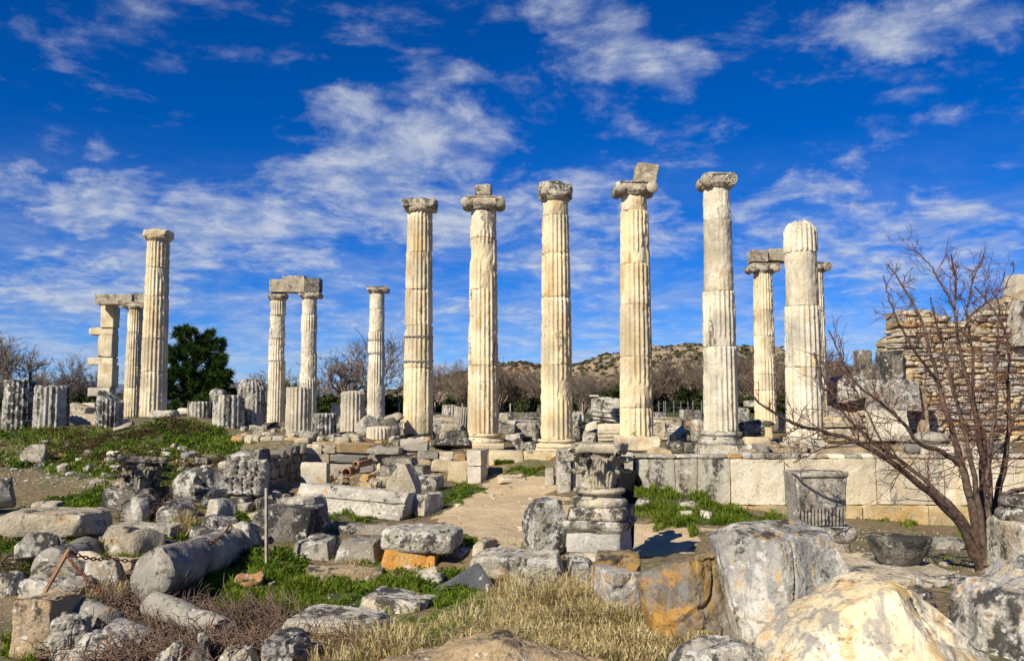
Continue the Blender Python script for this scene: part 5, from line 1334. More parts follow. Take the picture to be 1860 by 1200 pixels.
boulder('boulder', 'streaked brown and grey block leaning left of the golden boulder', 'gold', 1078, 1016, 1172, 1062, 0.55, yaw=-6, Y=10.2, seed=462, chips=4)

# ================================================================== blocks between path and camera (left to right)
S = 'stone block'
B('stone_block', 'lichen-speckled boulder leaning on the left side of the pedestal', 'boulder', 'grey_lichen', 950, 921, 1032, 1008, 0.6, yaw=14, Y=13.0, rnd=0.05, chips=10, chip=0.36, lump=0.03, amp=0.024, freq=5)
B('stone_block', 'long kerb block with white lichen front, below the speckled boulder', S, 'lichen_top', 848, 1018, 1035, 1058, 0.75, yaw=-6, Y=12.1, rnd=0.05)
B('stone_block', 'short lichen block wedged below the pedestal', S, 'grey_lichen', 1032, 1024, 1082, 1058, 0.5, yaw=4, Y=12.0)
B('stone_slab', 'leaning blue-grey smooth slab beside the small wooden stake', 'stone slab', 'slate', 795, 1052, 905, 1100, 0.22, yaw=28, rx=-28, ry=-24, Y=11.4, rnd=0.02, chips=3, chip=0.18, amp=0.006)
B('stone_block', 'grey block with crusted pale top in the middle of the green hollow', S, 'lichen_top', 640, 1098, 800, 1140, 0.75, yaw=-16, ry=4, Y=10.2, rnd=0.05, chips=4)
B('stone_slab', 'thick rounded slab lying on the orange block', 'stone slab', 'lichen_top', 684, 972, 838, 1005, 0.95, yaw=-9, ry=2, Y=12.9, rnd=0.10, chips=6, chip=0.2, lump=0.03)
B('stone_block', 'orange block wedged under the thick rounded slab', S, 'orange', 688, 1005, 796, 1038, 0.6, yaw=-6, ry=4, Y=13.0, rnd=0.02, chips=3, chip=0.15, amp=0.01)
B('stone_block', 'grey-brown block right of the orange block', S, 'grey', 782, 1005, 866, 1040, 0.6, yaw=-24, Y=13.2)
B('stone_block', 'flat dull block at the path edge, right of the thick rounded slab', S, 'beige', 855, 992, 905, 1022, 0.6, yaw=-22, Y=13.2)
B('stone_slab', 'brown flat flagstone in the grass below the long split slab', 'stone slab', 'brown', 548, 1038, 690, 1060, 0.55, yaw=4, ry=3, Y=12.2, rnd=0.03)
B('stone_slab', 'long grey slab left of the thick rounded slab, left half of a split pair', 'stone slab', 'grey', 530, 988, 606, 1020, 0.9, yaw=-4, Y=13.4, rnd=0.05)
B('stone_slab', 'long grey slab left of the thick rounded slab, right half of a split pair', 'stone slab', 'grey', 607, 990, 688, 1022, 0.9, yaw=-4, Y=13.3, rnd=0.05)
B('stone_slab', 'thin pale triangular slab lying in the grass before the carved beam', 'stone slab', 'grey', 598, 960, 705, 972, 0.6, yaw=12, rnd=0.02, cuts=((-0.8, 0.6, 0, 0.6),))
B('stone_block', 'big dark block with white streaks behind the upright metal post', S, 'dark', 450, 928, 575, 985, 0.8, yaw=-12, Y=14.6, rnd=0.04, chips=4)
B('stone_block', 'rough lichen-white piece behind the big dark streaked block', S, 'lichen_top', 515, 905, 594, 975, 0.5, yaw=-30, rx=10, Y=15.4, rnd=0.06, chips=6, chip=0.3)
B('stone_block', 'squared grey block right of the carved beam', S, 'grey', 743, 902, 802, 938, 0.65, yaw=-32, Y=17.4)
B('stone_block', 'pointed grey rock standing behind the carved beam', S, 'beige', 697, 845, 762, 912, 0.5, yaw=-10, Y=18.6, rnd=0.05, chips=2, cuts=((-0.85, 0, 0.5, 0.50), (0.88, 0, 0.45, 0.52), (0, -0.8, 0.5, 0.8)))
# carved beam: a moulded architrave lying on its back
def carved_beam():
    a, b_ = at(540, 918, 17.6), at(735, 945, 16.6)
    L = 2.35
    pr = densify([(-0.36, 0.0), (0.42, 0.0), (0.42, 0.40), (0.30, 0.49), (-0.02, 0.49), (-0.19, 0.30), (-0.15, 0.275), (-0.15, 0.25), (-0.21, 0.245), (-0.30, 0.085), (-0.36, 0.075)], 0.028)
    V, Fq = prism_np(pr, L, 120)
    # running leaf ornament on the sloping face
    fr = (V[:, 1] < -0.20) & (V[:, 1] > -0.31) & (V[:, 2] > 0.095) & (V[:, 2] < 0.24)
    orn = 0.022 * np.sin(V[:, 0] * 44) * np.cos((V[:, 2] - 0.2) * 40 + np.sin(V[:, 0] * 11) * 2)
    V[fr, 1] -= orn[fr]; V[fr, 2] += orn[fr] * 0.7
    V = roughen(V, 0.014, 3.5, 12)
    c = (at(540, 920, 17.9) + at(738, 945, 16.9)) / 2
    o = obj('carved_beam', mesh_np('carved_beam', V, Fq), stone('carved_beam_marble', (0.56, 0.52, 0.43), (0.42, 0.40, 0.345), och=0.2, dark=0.30, white=0.34, bump=0.6, sc=1.6), None,
            (c.x, c.y + 0.3, c.z - 0.03), (0, rad(3.0), rad(-17)))
    tag(o, 'long carved beam with a leaf frieze lying left of the path', 'stone beam')
carved_beam()
B('stone_slab', 'upper dark step slab above the pointed grey rock', 'stone slab', 'dark', 690, 834, 760, 848, 0.7, yaw=-14, Y=22.4, sink=0.0, rnd=0.04)
B('stone_slab', 'lower dark step slab behind the pointed grey rock', 'stone slab', 'dark', 684, 848, 778, 868, 0.8, yaw=-10, Y=22.0, sink=0.0, rnd=0.04)
B('stone_slab', 'lowest grey step slab right of the pointed rock', 'stone slab', 'grey', 752, 868, 802, 892, 0.8, yaw=-10, Y=21.0, rnd=0.04)
B('stone_slab', 'long grey ledge slab on the retaining wall, above the step slabs', 'stone slab', 'grey', 662, 814, 728, 826, 0.6, yaw=-5, Y=24.2, sink=0, rnd=0.03)
B('stone_block', 'pale square panel block leaning at the left end of the retaining wall', S, 'white', 544, 842, 596, 884, 0.3, yaw=-10, Y=22.6, rnd=0.015, chips=2, chip=0.08)
B('stone_block', 'upright cream slab left of the white fluted posts at the path', S, 'cream', 813, 840, 848, 878, 0.4, Y=23.4, rnd=0.015, chips=2, chip=0.1)
B('stone_post', 'upper half of the white fluted post at the left side of the path', 'stone post', 'white', 848, 819, 883, 847, 0.5, yaw=-16, Y=22.8, sink=0, rnd=0.015, chips=2, chip=0.08)
B('stone_post', 'lower half of the white fluted post at the left side of the path', 'stone post', 'white', 848, 848, 883, 875, 0.5, yaw=-16, Y=22.8, rnd=0.015, chips=2, chip=0.08)
B('stone_block', 'small squared block at the right side of the path opening', S, 'grey', 990, 852, 1010, 880, 0.4, yaw=-8, Y=20.6, rnd=0.02, chips=3, chip=0.12)
B('stylobate_block', 'left half of the cream step block behind the path opening', S, 'cream', 888, 821, 950, 846, 0.7, Y=23.9, rnd=0.03, chips=3, chip=0.12)
B('stylobate_block', 'right half of the cream step block behind the path opening', S, 'cream', 951, 822, 1014, 847, 0.7, Y=23.9, rnd=0.03, chips=3, chip=0.12)
B('stone_slab', 'dark leaning slab on the retaining wall in front of the second central column', 'stone slab', 'dark', 780, 800, 857, 815, 0.9, yaw=-6, rx=-10, Y=25.2, sink=0, rnd=0.03, cuts=((-0.7, 0, 0.7, 0.75),))
B('stone_block', 'mossy dark boulder between the dark leaning slab and the second central column', 'boulder', 'dark', 805, 783, 850, 800, 0.8, Y=27.5, rnd=0.15)
# kerb stones and small pale stones in the grass by the slab wall
B('kerb_stone', 'grey kerb stone in the grass just right of the person in black', 'kerb stone', 'grey', 1150, 912, 1178, 926, 0.4, rnd=0.03)
B('kerb_stone', 'grey kerb stone in the grass at the foot of the sooty slabs', 'kerb stone', 'grey', 1235, 912, 1264, 922, 0.4, rnd=0.03)
B('stone_block', 'small white stone in the grass, left of a pair', 'stone', 'white', 1236, 930, 1260, 940, 0.25, rnd=0.04)
B('stone_block', 'small white stone in the grass, right of a pair', 'stone', 'white', 1272, 931, 1294, 942, 0.25, rnd=0.04)
B('stone_block', 'low grey block in the ground behind the bowl', S, 'grey', 1705, 988, 1760, 1000, 0.5, rnd=0.04)
B('kerb_stone', 'pale threshold stone lying across the path', 'kerb stone', 'beige', 905, 868, 955, 874, 0.5, Y=21.8, rnd=0.03)

# ================================================================== left bank
S = 'stone block'
Mm = 'grey'
shaft_obj('column_shaft', 'big smooth grey column shaft lying in the green hollow', at(262, 1048, 10.3), at(428, 990, 14.2), 0.30, 0.26, 'shaft', 3, cut0=0.24, cut1=0.06, rough=0.028)
shaft_obj('column_shaft', 'fallen grey shaft with a dark broken end behind the leaning rusty stake', at(85, 1035, 12.4), at(170, 1003, 14.0), 0.27, 0.27, 'shaft', 4, cut0=0.05, cut1=0.12)
shaft_obj('column_shaft', 'dark smooth shaft end at the left picture edge', at(-70, 905, 18.2), at(26, 893, 18.6), 0.31, 0.31, 'shaft', 5, cut0=0.05, cut1=0.03)
shaft_obj('column_shaft', 'long grey shaft lying under the dry brambles in the left foreground', at(275, 1095, 9.6), at(420, 1150, 9.0), 0.145, 0.125, 'shaft', 6, cut0=0.05, cut1=0.05)
shaft_obj('column_shaft', 'short dark shaft between the brown block and the brambles', at(140, 1112, 9.6), at(205, 1135, 9.2), 0.16, 0.16, 'shaft', 7, cut0=0.03, cut1=0.03)
shaft_obj('column_shaft', 'grey shaft piece in the brambles behind the ochre-edged wedge rock', at(205, 1150, 8.6), at(285, 1180, 8.2), 0.16, 0.14, 'shaft', 8, cut0=0.03, cut1=0.06)
B('stone_block', 'large brown squared block at the lower left edge', S, 'brown', 5, 1100, 112, 1195, 0.55, yaw=-12, Y=9.0, rnd=0.04, chips=3, chip=0.14)
B('stone_block', 'small dark rock beside the pale pointed rock at the bottom edge', S, 'dark', 332, 1172, 372, 1212, 0.3, yaw=15, Y=7.2)
B('stone_slab', 'low flat weathered slab behind the rusty chain at the bottom', 'stone slab', 'grey', 495, 1148, 700, 1182, 0.8, yaw=-8, Y=8.4, rnd=0.04, ry=2)
B('stone_block', 'white granular block behind the leaning rusty stake', S, 'lichen_top', 132, 1026, 206, 1068, 0.45, yaw=14, rx=-12, Y=11.6, rnd=0.06)
B('stone_block', 'pale squared block between the two fallen grey shafts', S, 'beige', 182, 966, 240, 1008, 0.5, yaw=-18, Y=13.6, rnd=0.03)
B('stone_slab', 'grey slab behind the pale squared block', 'stone slab', 'grey', 180, 956, 310, 982, 0.5, yaw=-4, Y=14.6, rnd=0.04)
B('stone_block', 'pale lichen rock left of the grey slab behind the fallen shaft', S, 'grey_lichen', 138, 948, 178, 975, 0.45, Y=15.2, rnd=0.1)
B('stone_slab', 'long flat slab at the left edge below the dark shaft end', 'stone slab', 'beige', -20, 940, 158, 975, 1.0, yaw=-3, Y=14.8, rnd=0.05)
B('stone_block', 'small grey rock lying behind the long flat slab at left', S, 'grey', 54, 915, 103, 930, 0.4, rnd=0.08)
B('moulded_fragment', 'corner fragment with curved mouldings at the left edge below the flat slab', S, 'grey', -5, 978, 92, 1018, 0.55, yaw=26, rx=-14, Y=12.6, rnd=0.03, chips=2, cuts=((-0.7, 0, 0.7, 0.62), (0.8, 0, 0.5, 0.8)))
B('moulded_pedestal', 'dark moulded block that carries the blackened leaf capital', S, 'dark', 178, 892, 278, 950, 0.75, yaw=-8, Y=17.2, rnd=0.02, chips=2, chip=0.1)
shaft_obj('column_drum', 'broken grey drum half buried right of the dark moulded block', at(232, 938, 15.9), at(275, 915, 16.6), 0.27, 0.27, 'grey', 10, 0.1, 0.1, cat='column drum')
shaft_obj('column_drum', 'broken grey drum half buried among red-brown stems', at(296, 945, 15.6), at(340, 922, 16.4), 0.27, 0.26, 'grey', 11, 0.12, 0.1, cat='column drum')
shaft_obj('column_drum', 'big round pale-grey drum left of the tilted pilaster capital', at(338, 880, 17.5), at(392, 888, 17.0), 0.36, 0.38, 'grey_lichen', 12, 0.1, 0.14, rough=0.03, cat='column drum')
B('stone_block', 'grey wedge block below the big round drum', S, 'grey', 360, 914, 414, 965, 0.5, yaw=-30, rx=-8, Y=15.6, rnd=0.04, cuts=((0.8, 0, 0.6, 0.6),))
B('stone_block', 'dark block under the tilted pilaster capital', S, 'dark', 404, 908, 446, 935, 0.6, Y=16.8)
B('stone_block', 'dark rock behind the big streaked block near the metal post', S, 'dark', 446, 912, 500, 935, 0.5, yaw=30, Y=16.6)
B('stone_block', 'round-ended pale stone behind the metal post', 'stone', 'beige', 484, 890, 508, 916, 0.35, rx=-20, Y=17.6, rnd=0.12)
B('stone_block', 'small rounded grey stone left of the rough lichen-white piece', 'stone', 'grey', 500, 908, 522, 922, 0.3, Y=17.0, rnd=0.08)
B('stone_block', 'pale tilted slab on the left bank among small rubble', S, 'beige', 22, 812, 72, 845, 0.6, yaw=20, rx=-20, Y=24.6, cuts=((-0.8, 0, 0.6, 0.6),))
B('stone_block', 'small dark squared stone on the bank above the round drum', 'stone', 'dark', 352, 832, 376, 843, 0.35, rnd=0.02)
B('stone_slab', 'grey slab on top of the dark side wall', 'stone slab', 'grey', 412, 822, 466, 842, 0.7, yaw=-12, rx=6, Y=21.5, rnd=0.04)
B('stone_slab', 'thin pale slanting slab at the foot of the lone tall column', 'stone slab', 'beige', 206, 770, 242, 776, 0.3, ry=-20, rnd=0.02, Y=29.5)
B('stone_block', 'low lichen boulder at the foot of the lone tall column', 'boulder', 'lichen_top', 266, 746, 314, 760, 0.7, Y=31.5, rnd=0.2)
B('stone_block', 'small pale boulder right of the lone tall column foot', 'boulder', 'white', 320, 742, 342, 752, 0.5, Y=33, rnd=0.15)
B('stone_slab', 'pale tumbled slabs between the stumps at left, upper one', 'stone slab', 'beige', 116, 735, 150, 752, 1.0, Y=38, ry=18, rnd=0.05)
B('stone_slab', 'wide pale tumbled slab between the stumps at left, lower one', 'stone slab', 'beige', 117, 755, 210, 774, 1.4, Y=35, ry=5, rnd=0.06)
B('stone_block', 'pale squared block behind the stumps at left', S, 'white', 148, 732, 174, 750, 0.8, Y=42, rnd=0.03)
B('stone_block', 'rounded grey boulder behind the short fluted stump', 'boulder', 'grey_lichen', 376, 706, 406, 732, 0.6, Y=32.5, rnd=0.2)
# big worn block with fluted foot
def worn_block():
    c = at(450, 788, 31.0); h = at(450, 685, 31).z - c.z
    V, Fq = drum_np(0.50, 0.47, h, 77, depth=0.06, worn=0.5, broken=0.18, dz=0.05)
    o = obj('column_stump', mesh_np('column_stump', V, Fq), M['grey_lichen'], None, (c.x, 31.3, c.z), (0, 0, 1.0))
    tag(o, 'tallest grey stump, rounded and worn above a moulded foot, left of the far pair', 'column stump', G_ST)
worn_block()
def tumbled(label, px, py, Y, r, h, rot, mat, seed):
    V, Fq = drum_np(r, r * 0.97, h, seed, depth=0.06 * r / 0.55, worn=0.1)
    V[:, 2] -= h / 2
    c = at(px, py, Y)
    o = obj('fluted_drum', mesh_np('fluted_drum', V, Fq), M[mat], None, c, tuple(rad(a) for a in rot))
    tag(o, label, 'column drum', 'tumbled fluted drums')
tumbled('tilted fluted drum toppled beside the cream stump', 668, 776, 29.5, 0.40, 0.42, (35, 55, 0), 'stump', 51)
tumbled('small upright fluted drum piece beside the toppled one', 688, 786, 28.6, 0.40, 0.38, (4, 0, 0), 'stump_pale', 52)
tumbled('fluted drum lying on its side behind the fourth central column', 1125, 750, 40, 0.66, 2.2, (8, 97, -14), 'stump', 53)
tumbled('pale fluted drum piece lying left of the fourth central column', 1116, 791, 30.5, 0.42, 1.1, (0, 88, -8), 'stump_pale', 54)
tumbled('dark fluted drum lying right of the last capped column', 1364, 782, 29.5, 0.34, 0.7, (20, 80, 30), 'stump_dark', 55)
tumbled('upright short fluted drum far behind the two left central columns', 818, 744, 52, 0.50, 0.6, (0, 0, 0), 'stump', 56)
tumbled('grey drum standing on end left of the second central column', 838, 768, 36, 0.32, 1.3, (0, 4, 0), 'grey', 57)
B('stone_block', 'dark rubble block wedged left of the first central column', S, 'dark', 690, 760, 732, 798, 0.8, yaw=20, ry=-16, Y=29.6, rnd=0.1, chips=7, chip=0.35)
B('stone_block', 'thin pale block leaning on the dark rubble left of the first central column', S, 'beige', 700, 752, 733, 764, 0.6, ry=-24, Y=31, rnd=0.04)

outline_rock('grey upright slab against the right side of the brown block', 'grey', [(108, 1126), (114, 1112), (160, 1119), (166, 1136), (160, 1205), (112, 1205)], 8.9, 0.3, 471, lump=0.006, p=8, tri=(((-0.8, -1, 1), (-0.9, -1, -1), (1, -0.3, 0)), ((-1, 0.2, 0.9), (1, -0.6, 0.75), (1, 1, 1))))
outline_rock('grey wedge rock with an ochre edge at the bottom left', 'slabrock', [(118, 1215), (140, 1175), (170, 1142), (190, 1138), (228, 1152), (242, 1178), (246, 1225), (116, 1225)], 7.9, 0.5, 472, lump=0.008, p=7, tri=(((0.0, -0.4, 0.95), (-0.2, -1, -1), (-1, 0, -0.4)), ((0.0, -0.4, 0.95), (-0.2, -1, -1), (1, -0.2, -0.2))))
outline_rock('pale grey pointed rock poking from the brambles at the bottom edge', 'grey', [(268, 1225), (296, 1184), (324, 1163), (336, 1172), (348, 1225)], 7.4, 0.4, 473, lump=0.006, p=7, tri=(((0.3, -0.2, 0.95), (0.2, -1, -1), (-1, -0.2, -0.5)), ((0.3, -0.2, 0.95), (0.2, -1, -1), (1, 0, 0))))
outline_rock('granular pale rock in the brambles at the bottom edge', 'lichen_top', [(400, 1225), (410, 1180), (434, 1167), (458, 1172), (470, 1200), (470, 1225)], 7.4, 0.4, 474, lump=0.012, p=5, amp=0.02, tri=(((-0.2, -0.5, 0.9), (0.1, -1, -0.6), (-1, -0.3, 0)), ((-0.2, -0.5, 0.9), (0.1, -1, -0.6), (1, -0.1, 0.2))))
outline_rock('upright grey striped block at the bottom edge right of the brambles', 'slabrock', [(489, 1225), (491, 1156), (506, 1144), (546, 1143), (562, 1153), (568, 1225)], 7.5, 0.4, 475, lump=0.006, p=8, tri=(((0.4, -1, 0.9), (0.4, -1, -1), (1, -0.2, 0)), ((-1, -0.8, 0.85), (1, -0.7, 0.7), (0, 0.5, 1.0))))

# ================================================================== small things on the temple floor
def floor_capital(label, px, py, Y, w, rotz, seed, mat='beam'):
    g0 = at(px, py, Y)
    t = thing('scroll_capital', label, 'capital', (g0.x, Y, g0.z - 0.03), (0, 0, rotz), group='scroll capitals lying on the temple floor')
    ionic_capital(t, 0.0, 0.46, M[mat], seed, w=w, h=0.52, rotz=0.0)
floor_capital('scroll capital lying between the first and second central columns', 815, 772, 40, 1.7, rad(-14), 61)
floor_capital('dark scroll capital lying left of the middle tall column', 948, 781, 41, 1.75, rad(-6), 62, 'grey')
floor_capital('scroll capital lying right of the fourth central column', 1206, 777, 39, 1.6, rad(-16), 63)
FB = [  # name, label, mat, x0, yt, x1, yb, depth, Y, kw
    ('grey rough block under the first scroll capital', 'beige', 800, 770, 838, 786, 0.9, 35, dict(rnd=0.12)),
    ('white upright rock left of the last capped column', 'lichen_top', 1258, 764, 1281, 802, 0.6, 30.5, dict(rnd=0.12)),
    ('ochre and grey block beside the fourth central column foot', 'beige', 1187, 770, 1214, 792, 0.8, 33, {}),
    ('rounded pale boulder right of the ochre and grey block', 'lichen_top', 1212, 770, 1238, 790, 0.7, 35, dict(rnd=0.2)),
    ('small white squared stone before the rounded pale boulder', 'white', 1216, 790, 1230, 800, 0.4, 31, {}),
    ('curved dark drum slice lying on the terrace edge', 'dark', 1206, 802, 1250, 822, 0.4, 26.5, dict(rnd=0.15, cuts=((-0.7, 0, 0.7, 0.7), (0.7, 0, 0.7, 0.7)))),
    ('golden triangular stone on the terrace edge', 'plinth_gold', 1178, 815, 1222, 832, 0.5, 23, dict(cuts=((-0.6, 0, 0.8, 0.62), (0.8, 0, 0.6, 0.8)))),
    ('white step block under the last capped column base', 'lichen_top', 1270, 812, 1346, 826, 0.9, 25.3, dict(rnd=0.03)),
    ('dark squared block left of the last column step', 'dark', 1245, 805, 1268, 822, 0.6, 26.2, {}),
    ('long pale-grey slab on the wall behind the carved capital', 'grey', 1072, 810, 1145, 820, 0.6, 22.5, dict(rnd=0.03)),
    ('grey slab end just right of the middle column base', 'grey', 1036, 808, 1064, 820, 0.8, 24.5, {}),
    ('squared grey block behind the carved capital', 'grey', 1058, 788, 1092, 808, 0.8, 30, {}),
    ('dark layered block right of the middle tall column', 'dark', 1042, 778, 1062, 798, 0.9, 33, {}),
    ('tilted dark slab between second and middle columns', 'dark', 940, 793, 962, 815, 0.3, 29, dict(ry=-40)),
    ('pale-topped grey block between second and middle columns', 'lichen_top', 914, 790, 950, 800, 0.9, 31, {}),
    ('rounded grey block under the dark scroll capital', 'grey', 938, 770, 978, 794, 0.9, 35, dict(rnd=0.14)),
    ('dark sloping block right of the second central column', 'dark', 904, 772, 940, 790, 0.9, 34, dict(rnd=0.06, ry=14)),
    ('dark upright block touching the left side of the middle column', 'dark', 966, 778, 986, 802, 0.6, 32, dict(rnd=0.14)),
    ('grey step stone before the dark upright block', 'grey', 948, 804, 974, 816, 0.6, 28.5, {}),
    ('cream base block at the foot of the far scroll-topped column', 'cream', 1372, 777, 1405, 800, 0.9, 33, dict(rnd=0.02)),
    ('cream slab with slanting grooves right of the last capped column', 'cream', 1350, 795, 1405, 805, 0.7, 27.5, dict(rnd=0.03)),
    ('large dark boulder behind the last capped column', 'grey_lichen', 1342, 742, 1366, 772, 0.9, 38, dict(rnd=0.2)),
    ('small grey upright stone left of the broken tall column', 'grey', 1413, 752, 1430, 780, 0.5, 33, {}),
    ('low grey slab right of the dark panel blocks far behind', 'grey', 1500, 738, 1540, 748, 0.8, 40, {}),
    ('orange stone lying on the terrace edge by the slab wall', 'orange', 1432, 812, 1462, 822, 0.4, 22.0, {}),
    ('brown rounded stone on the terrace edge left of the orange one', 'brown', 1388, 804, 1420, 822, 0.5, 22.2, dict(rnd=0.14)),
    ('pale stone left of the brown rounded stone', 'white', 1362, 808, 1390, 820, 0.5, 22.4, dict(rnd=0.06)),
    ('big pale moulded block below the broken tall column', 'white', 1438, 796, 1500, 812, 0.9, 25.5, dict(rnd=0.04)),
    ('grey low block on the floor behind the last two columns', 'grey', 1355, 728, 1372, 738, 0.8, 55, {}),
    ('pale triangular rock leaning behind the first central column', 'beige', 795, 785, 812, 797, 0.5, 30, dict(cuts=((-0.6, 0, 0.8, 0.6),))),
    ('tall dark upright stone left of the middle column, far behind', 'dark', 976, 735, 986, 765, 0.5, 47, dict(rnd=0.08)),
    ('white block behind the second central column', 'white', 905, 750, 922, 772, 0.6, 44, {}),
    ('long dark fallen beam between second and middle columns', 'dark', 915, 750, 975, 762, 0.8, 46, {}),
    ('low pale block far behind the middle column', 'grey', 1042, 748, 1066, 766, 0.9, 46, {}),
    ('rubble block under the leaning fluted drum', 'brown', 1108, 766, 1118, 776, 0.4, 38.5, {}),
    ('grey squared block in the row behind the fourth column', 'dark', 1248, 744, 1264, 770, 0.7, 44, {}),
    ('grey slab block left of that row behind the fourth column', 'grey', 1236, 745, 1248, 762, 0.7, 46, {}),
    ('orange brick under the row of grey blocks', 'clay', 1246, 766, 1258, 774, 0.4, 42.5, {}),
    ('dark plinth slab under the pale fluted stump', 'grey', 512, 787, 570, 796, 1.2, 29.3, dict(rnd=0.03)),
    ('dark plinth slab under the cream fluted stump', 'dark', 608, 787, 652, 795, 1.1, 29.8, dict(rnd=0.03)),
    ('grey slab beside the far pair of columns', 'beige', 545, 756, 566, 770, 0.6, 50, dict(ry=20)),
    ('small pale upright stone behind the cream stump', 'beige', 600, 735, 618, 770, 0.6, 45, {}),
]
for (lb, mt, x0, yt, x1, yb, dd, Yv, kw) in FB:
    B('floor_block', lb, 'stone block', mt, x0, yt, x1, yb, dd, Y=Yv, yaw=kw.pop('yaw', (x0 * 7) % 23 - 11), res=0.06, **kw)
# nameless rubble strewn about, alike stones sharing meshes
MATW = {'dark': 'dark', 'grey': 'grey', 'grey_lichen': 'lichen-grey', 'beige': 'beige', 'lichen_top': 'crusted pale', 'white': 'white', 'rubble': 'mixed-tone', 'masonry': 'rough', 'orange': 'orange', 'clay': 'terracotta', 'brown': 'brown', 'slabrock': 'streaked'}
def zone(px, py):
    if py < 815:
        for lim, w in ((300, 'left of the lone tall column'), (480, 'among the leftmost stumps'), (600, 'by the far pair of columns'), (735, 'left of the first central column'), (850, 'behind the first central gap'), (985, 'behind the second central gap'),
                       (1130, 'behind the third central gap'), (1280, 'behind the fourth central gap'), (1345, 'by the last capped column')):
            if px < lim: return w
        return 'right of the last capped column'
    for lim, w in ((110, 'near the left edge'), (220, 'left of the blackened capital'), (330, 'right of the blackened capital'), (470, 'near the pilaster capital'), (620, 'near the clay pipes'), (760, 'near the pointed rock'), (900, 'left of the path'), (1100, 'near the pedestal')):
        if px < lim: return w
    return 'near the tree'
def strew(name, label, cat, group, poly, n, smin, smax, mats, seed, flat_=0.55, sink=0.2, tilt=14):
    rs = np.random.RandomState(seed)
    px = np.array([p[0] for p in poly]); py = np.array([p[1] for p in poly])
    A = np.column_stack([rs.uniform(px.min(), px.max(), n * 6), rs.uniform(py.min(), py.max(), n * 6)])
    A = A[inpoly(A[:, 0], A[:, 1], poly)][:n]
    H = hit(A[:, 0], A[:, 1])
    for k, h in enumerate(H):
        key = ('strew', rs.randint(14))
        if key not in _unit:
            P, Q = rock_np((1, 0.85, 0.62), 950 + key[1], 0.09, 0.05, 11, 0.38, 0.05, 2.4, lump=0.03, maxn=11)
            _unit[key] = crisp(mesh_np('rubble', P, Q), 26)
        s = smin + (smax - smin) * rs.rand() ** 2.2
        mk = mats[rs.randint(len(mats))]; mt = M[mk]
        o = obj(name, _unit[key], None, None, (h[0], h[1], h[2] - s * sink * 0.6), (rad(rs.uniform(-tilt, tilt)), rad(rs.uniform(-tilt, tilt)), rs.uniform(0, 6.28)), (s, s * rs.uniform(0.7, 1.1), s * rs.uniform(0.6, 1.15)))
        if not o.data.materials: o.data.materials.append(mt)
        o.material_slots[0].link = 'OBJECT'; o.material_slots[0].material = mt
        big = 'larger' if s > smin + 0.45 * (smax - smin) else 'small'
        tag(o, '%s %s %s %s' % (big, MATW[mk], label, zone(*A[k])), cat, group)
strew('rubble_block', 'rubble block on the temple floor', 'rubble', 'rubble on the temple floor',
      [(700, 765), (900, 758), (1100, 758), (1340, 758), (1420, 775), (1340, 808), (1200, 806), (1080, 804), (900, 800), (790, 793), (690, 790)], 165, 0.25, 1.15, ['dark', 'grey', 'grey_lichen', 'beige', 'lichen_top', 'white'], 3)
strew('rubble_block', 'rubble block on the stump row', 'rubble', 'rubble among the stumps', [(440, 775), (760, 772), (780, 793), (440, 792)], 34, 0.2, 0.7, ['dark', 'grey', 'beige', 'lichen_top'], 4)
strew('bank_stone', 'rubble stone on the bank', 'stone', 'small stones on the left bank', [(0, 830), (80, 800), (180, 820), (330, 815), (420, 830), (430, 850), (330, 880), (190, 890), (0, 870)], 95, 0.07, 0.36, ['rubble', 'beige', 'white', 'rubble', 'grey'], 5, sink=0.3, tilt=25)
strew('bank_stone', 'loose stone between the blocks', 'stone', 'loose stones between the blocks', [(380, 880), (560, 890), (640, 960), (560, 1010), (420, 960)], 22, 0.08, 0.3, ['rubble', 'grey', 'beige'], 6, sink=0.3)
strew('terrace_stone', 'stone above the retaining wall', 'stone', 'loose stones above the retaining wall', [(430, 793), (860, 800), (860, 818), (760, 812), (430, 800)], 46, 0.15, 0.5, ['masonry', 'grey', 'beige', 'orange', 'white'], 7)
strew('terrace_stone', 'stone before the retaining wall', 'stone', 'loose stones before the retaining wall', [(560, 845), (700, 850), (690, 890), (560, 880)], 34, 0.12, 0.4, ['rubble', 'grey', 'beige', 'orange'], 8)
strew('ground_stone', 'stone on the ground by the bowl', 'stone', 'small stones near the bowl', [(1550, 985), (1780, 975), (1790, 1030), (1560, 1020)], 16, 0.05, 0.22, ['rubble', 'grey'], 9, sink=0.35)
strew('ground_stone', 'stone in the green hollow', 'stone', 'small stones in the hollow', [(250, 1080), (500, 1000), (700, 1050), (900, 1080), (640, 1110), (400, 1120)], 20, 0.05, 0.16, ['rubble', 'beige', 'clay'], 10, sink=0.35)
strew('ground_stone', 'pebble on the bare path', 'stone', 'pebbles on the path', [(870, 990), (1000, 980), (990, 880), (890, 880), (800, 940)], 26, 0.03, 0.12, ['beige', 'white'], 11, sink=0.35)
strew('broken_stone', 'broken stone in the foreground', 'stone', 'broken stones in the left foreground', [(0, 960), (200, 930), (440, 935), (480, 1000), (300, 1000), (200, 1080), (0, 1100)], 60, 0.12, 0.62, ['grey', 'beige', 'dark', 'lichen_top', 'grey_lichen'], 21, sink=0.25, tilt=24)
strew('broken_stone', 'broken stone at the bottom', 'stone', 'broken stones at the bottom', [(100, 1110), (420, 1130), (640, 1150), (620, 1200), (100, 1200)], 46, 0.08, 0.42, ['grey', 'beige', 'dark', 'lichen_top', 'slabrock'], 22, sink=0.25, tilt=24)
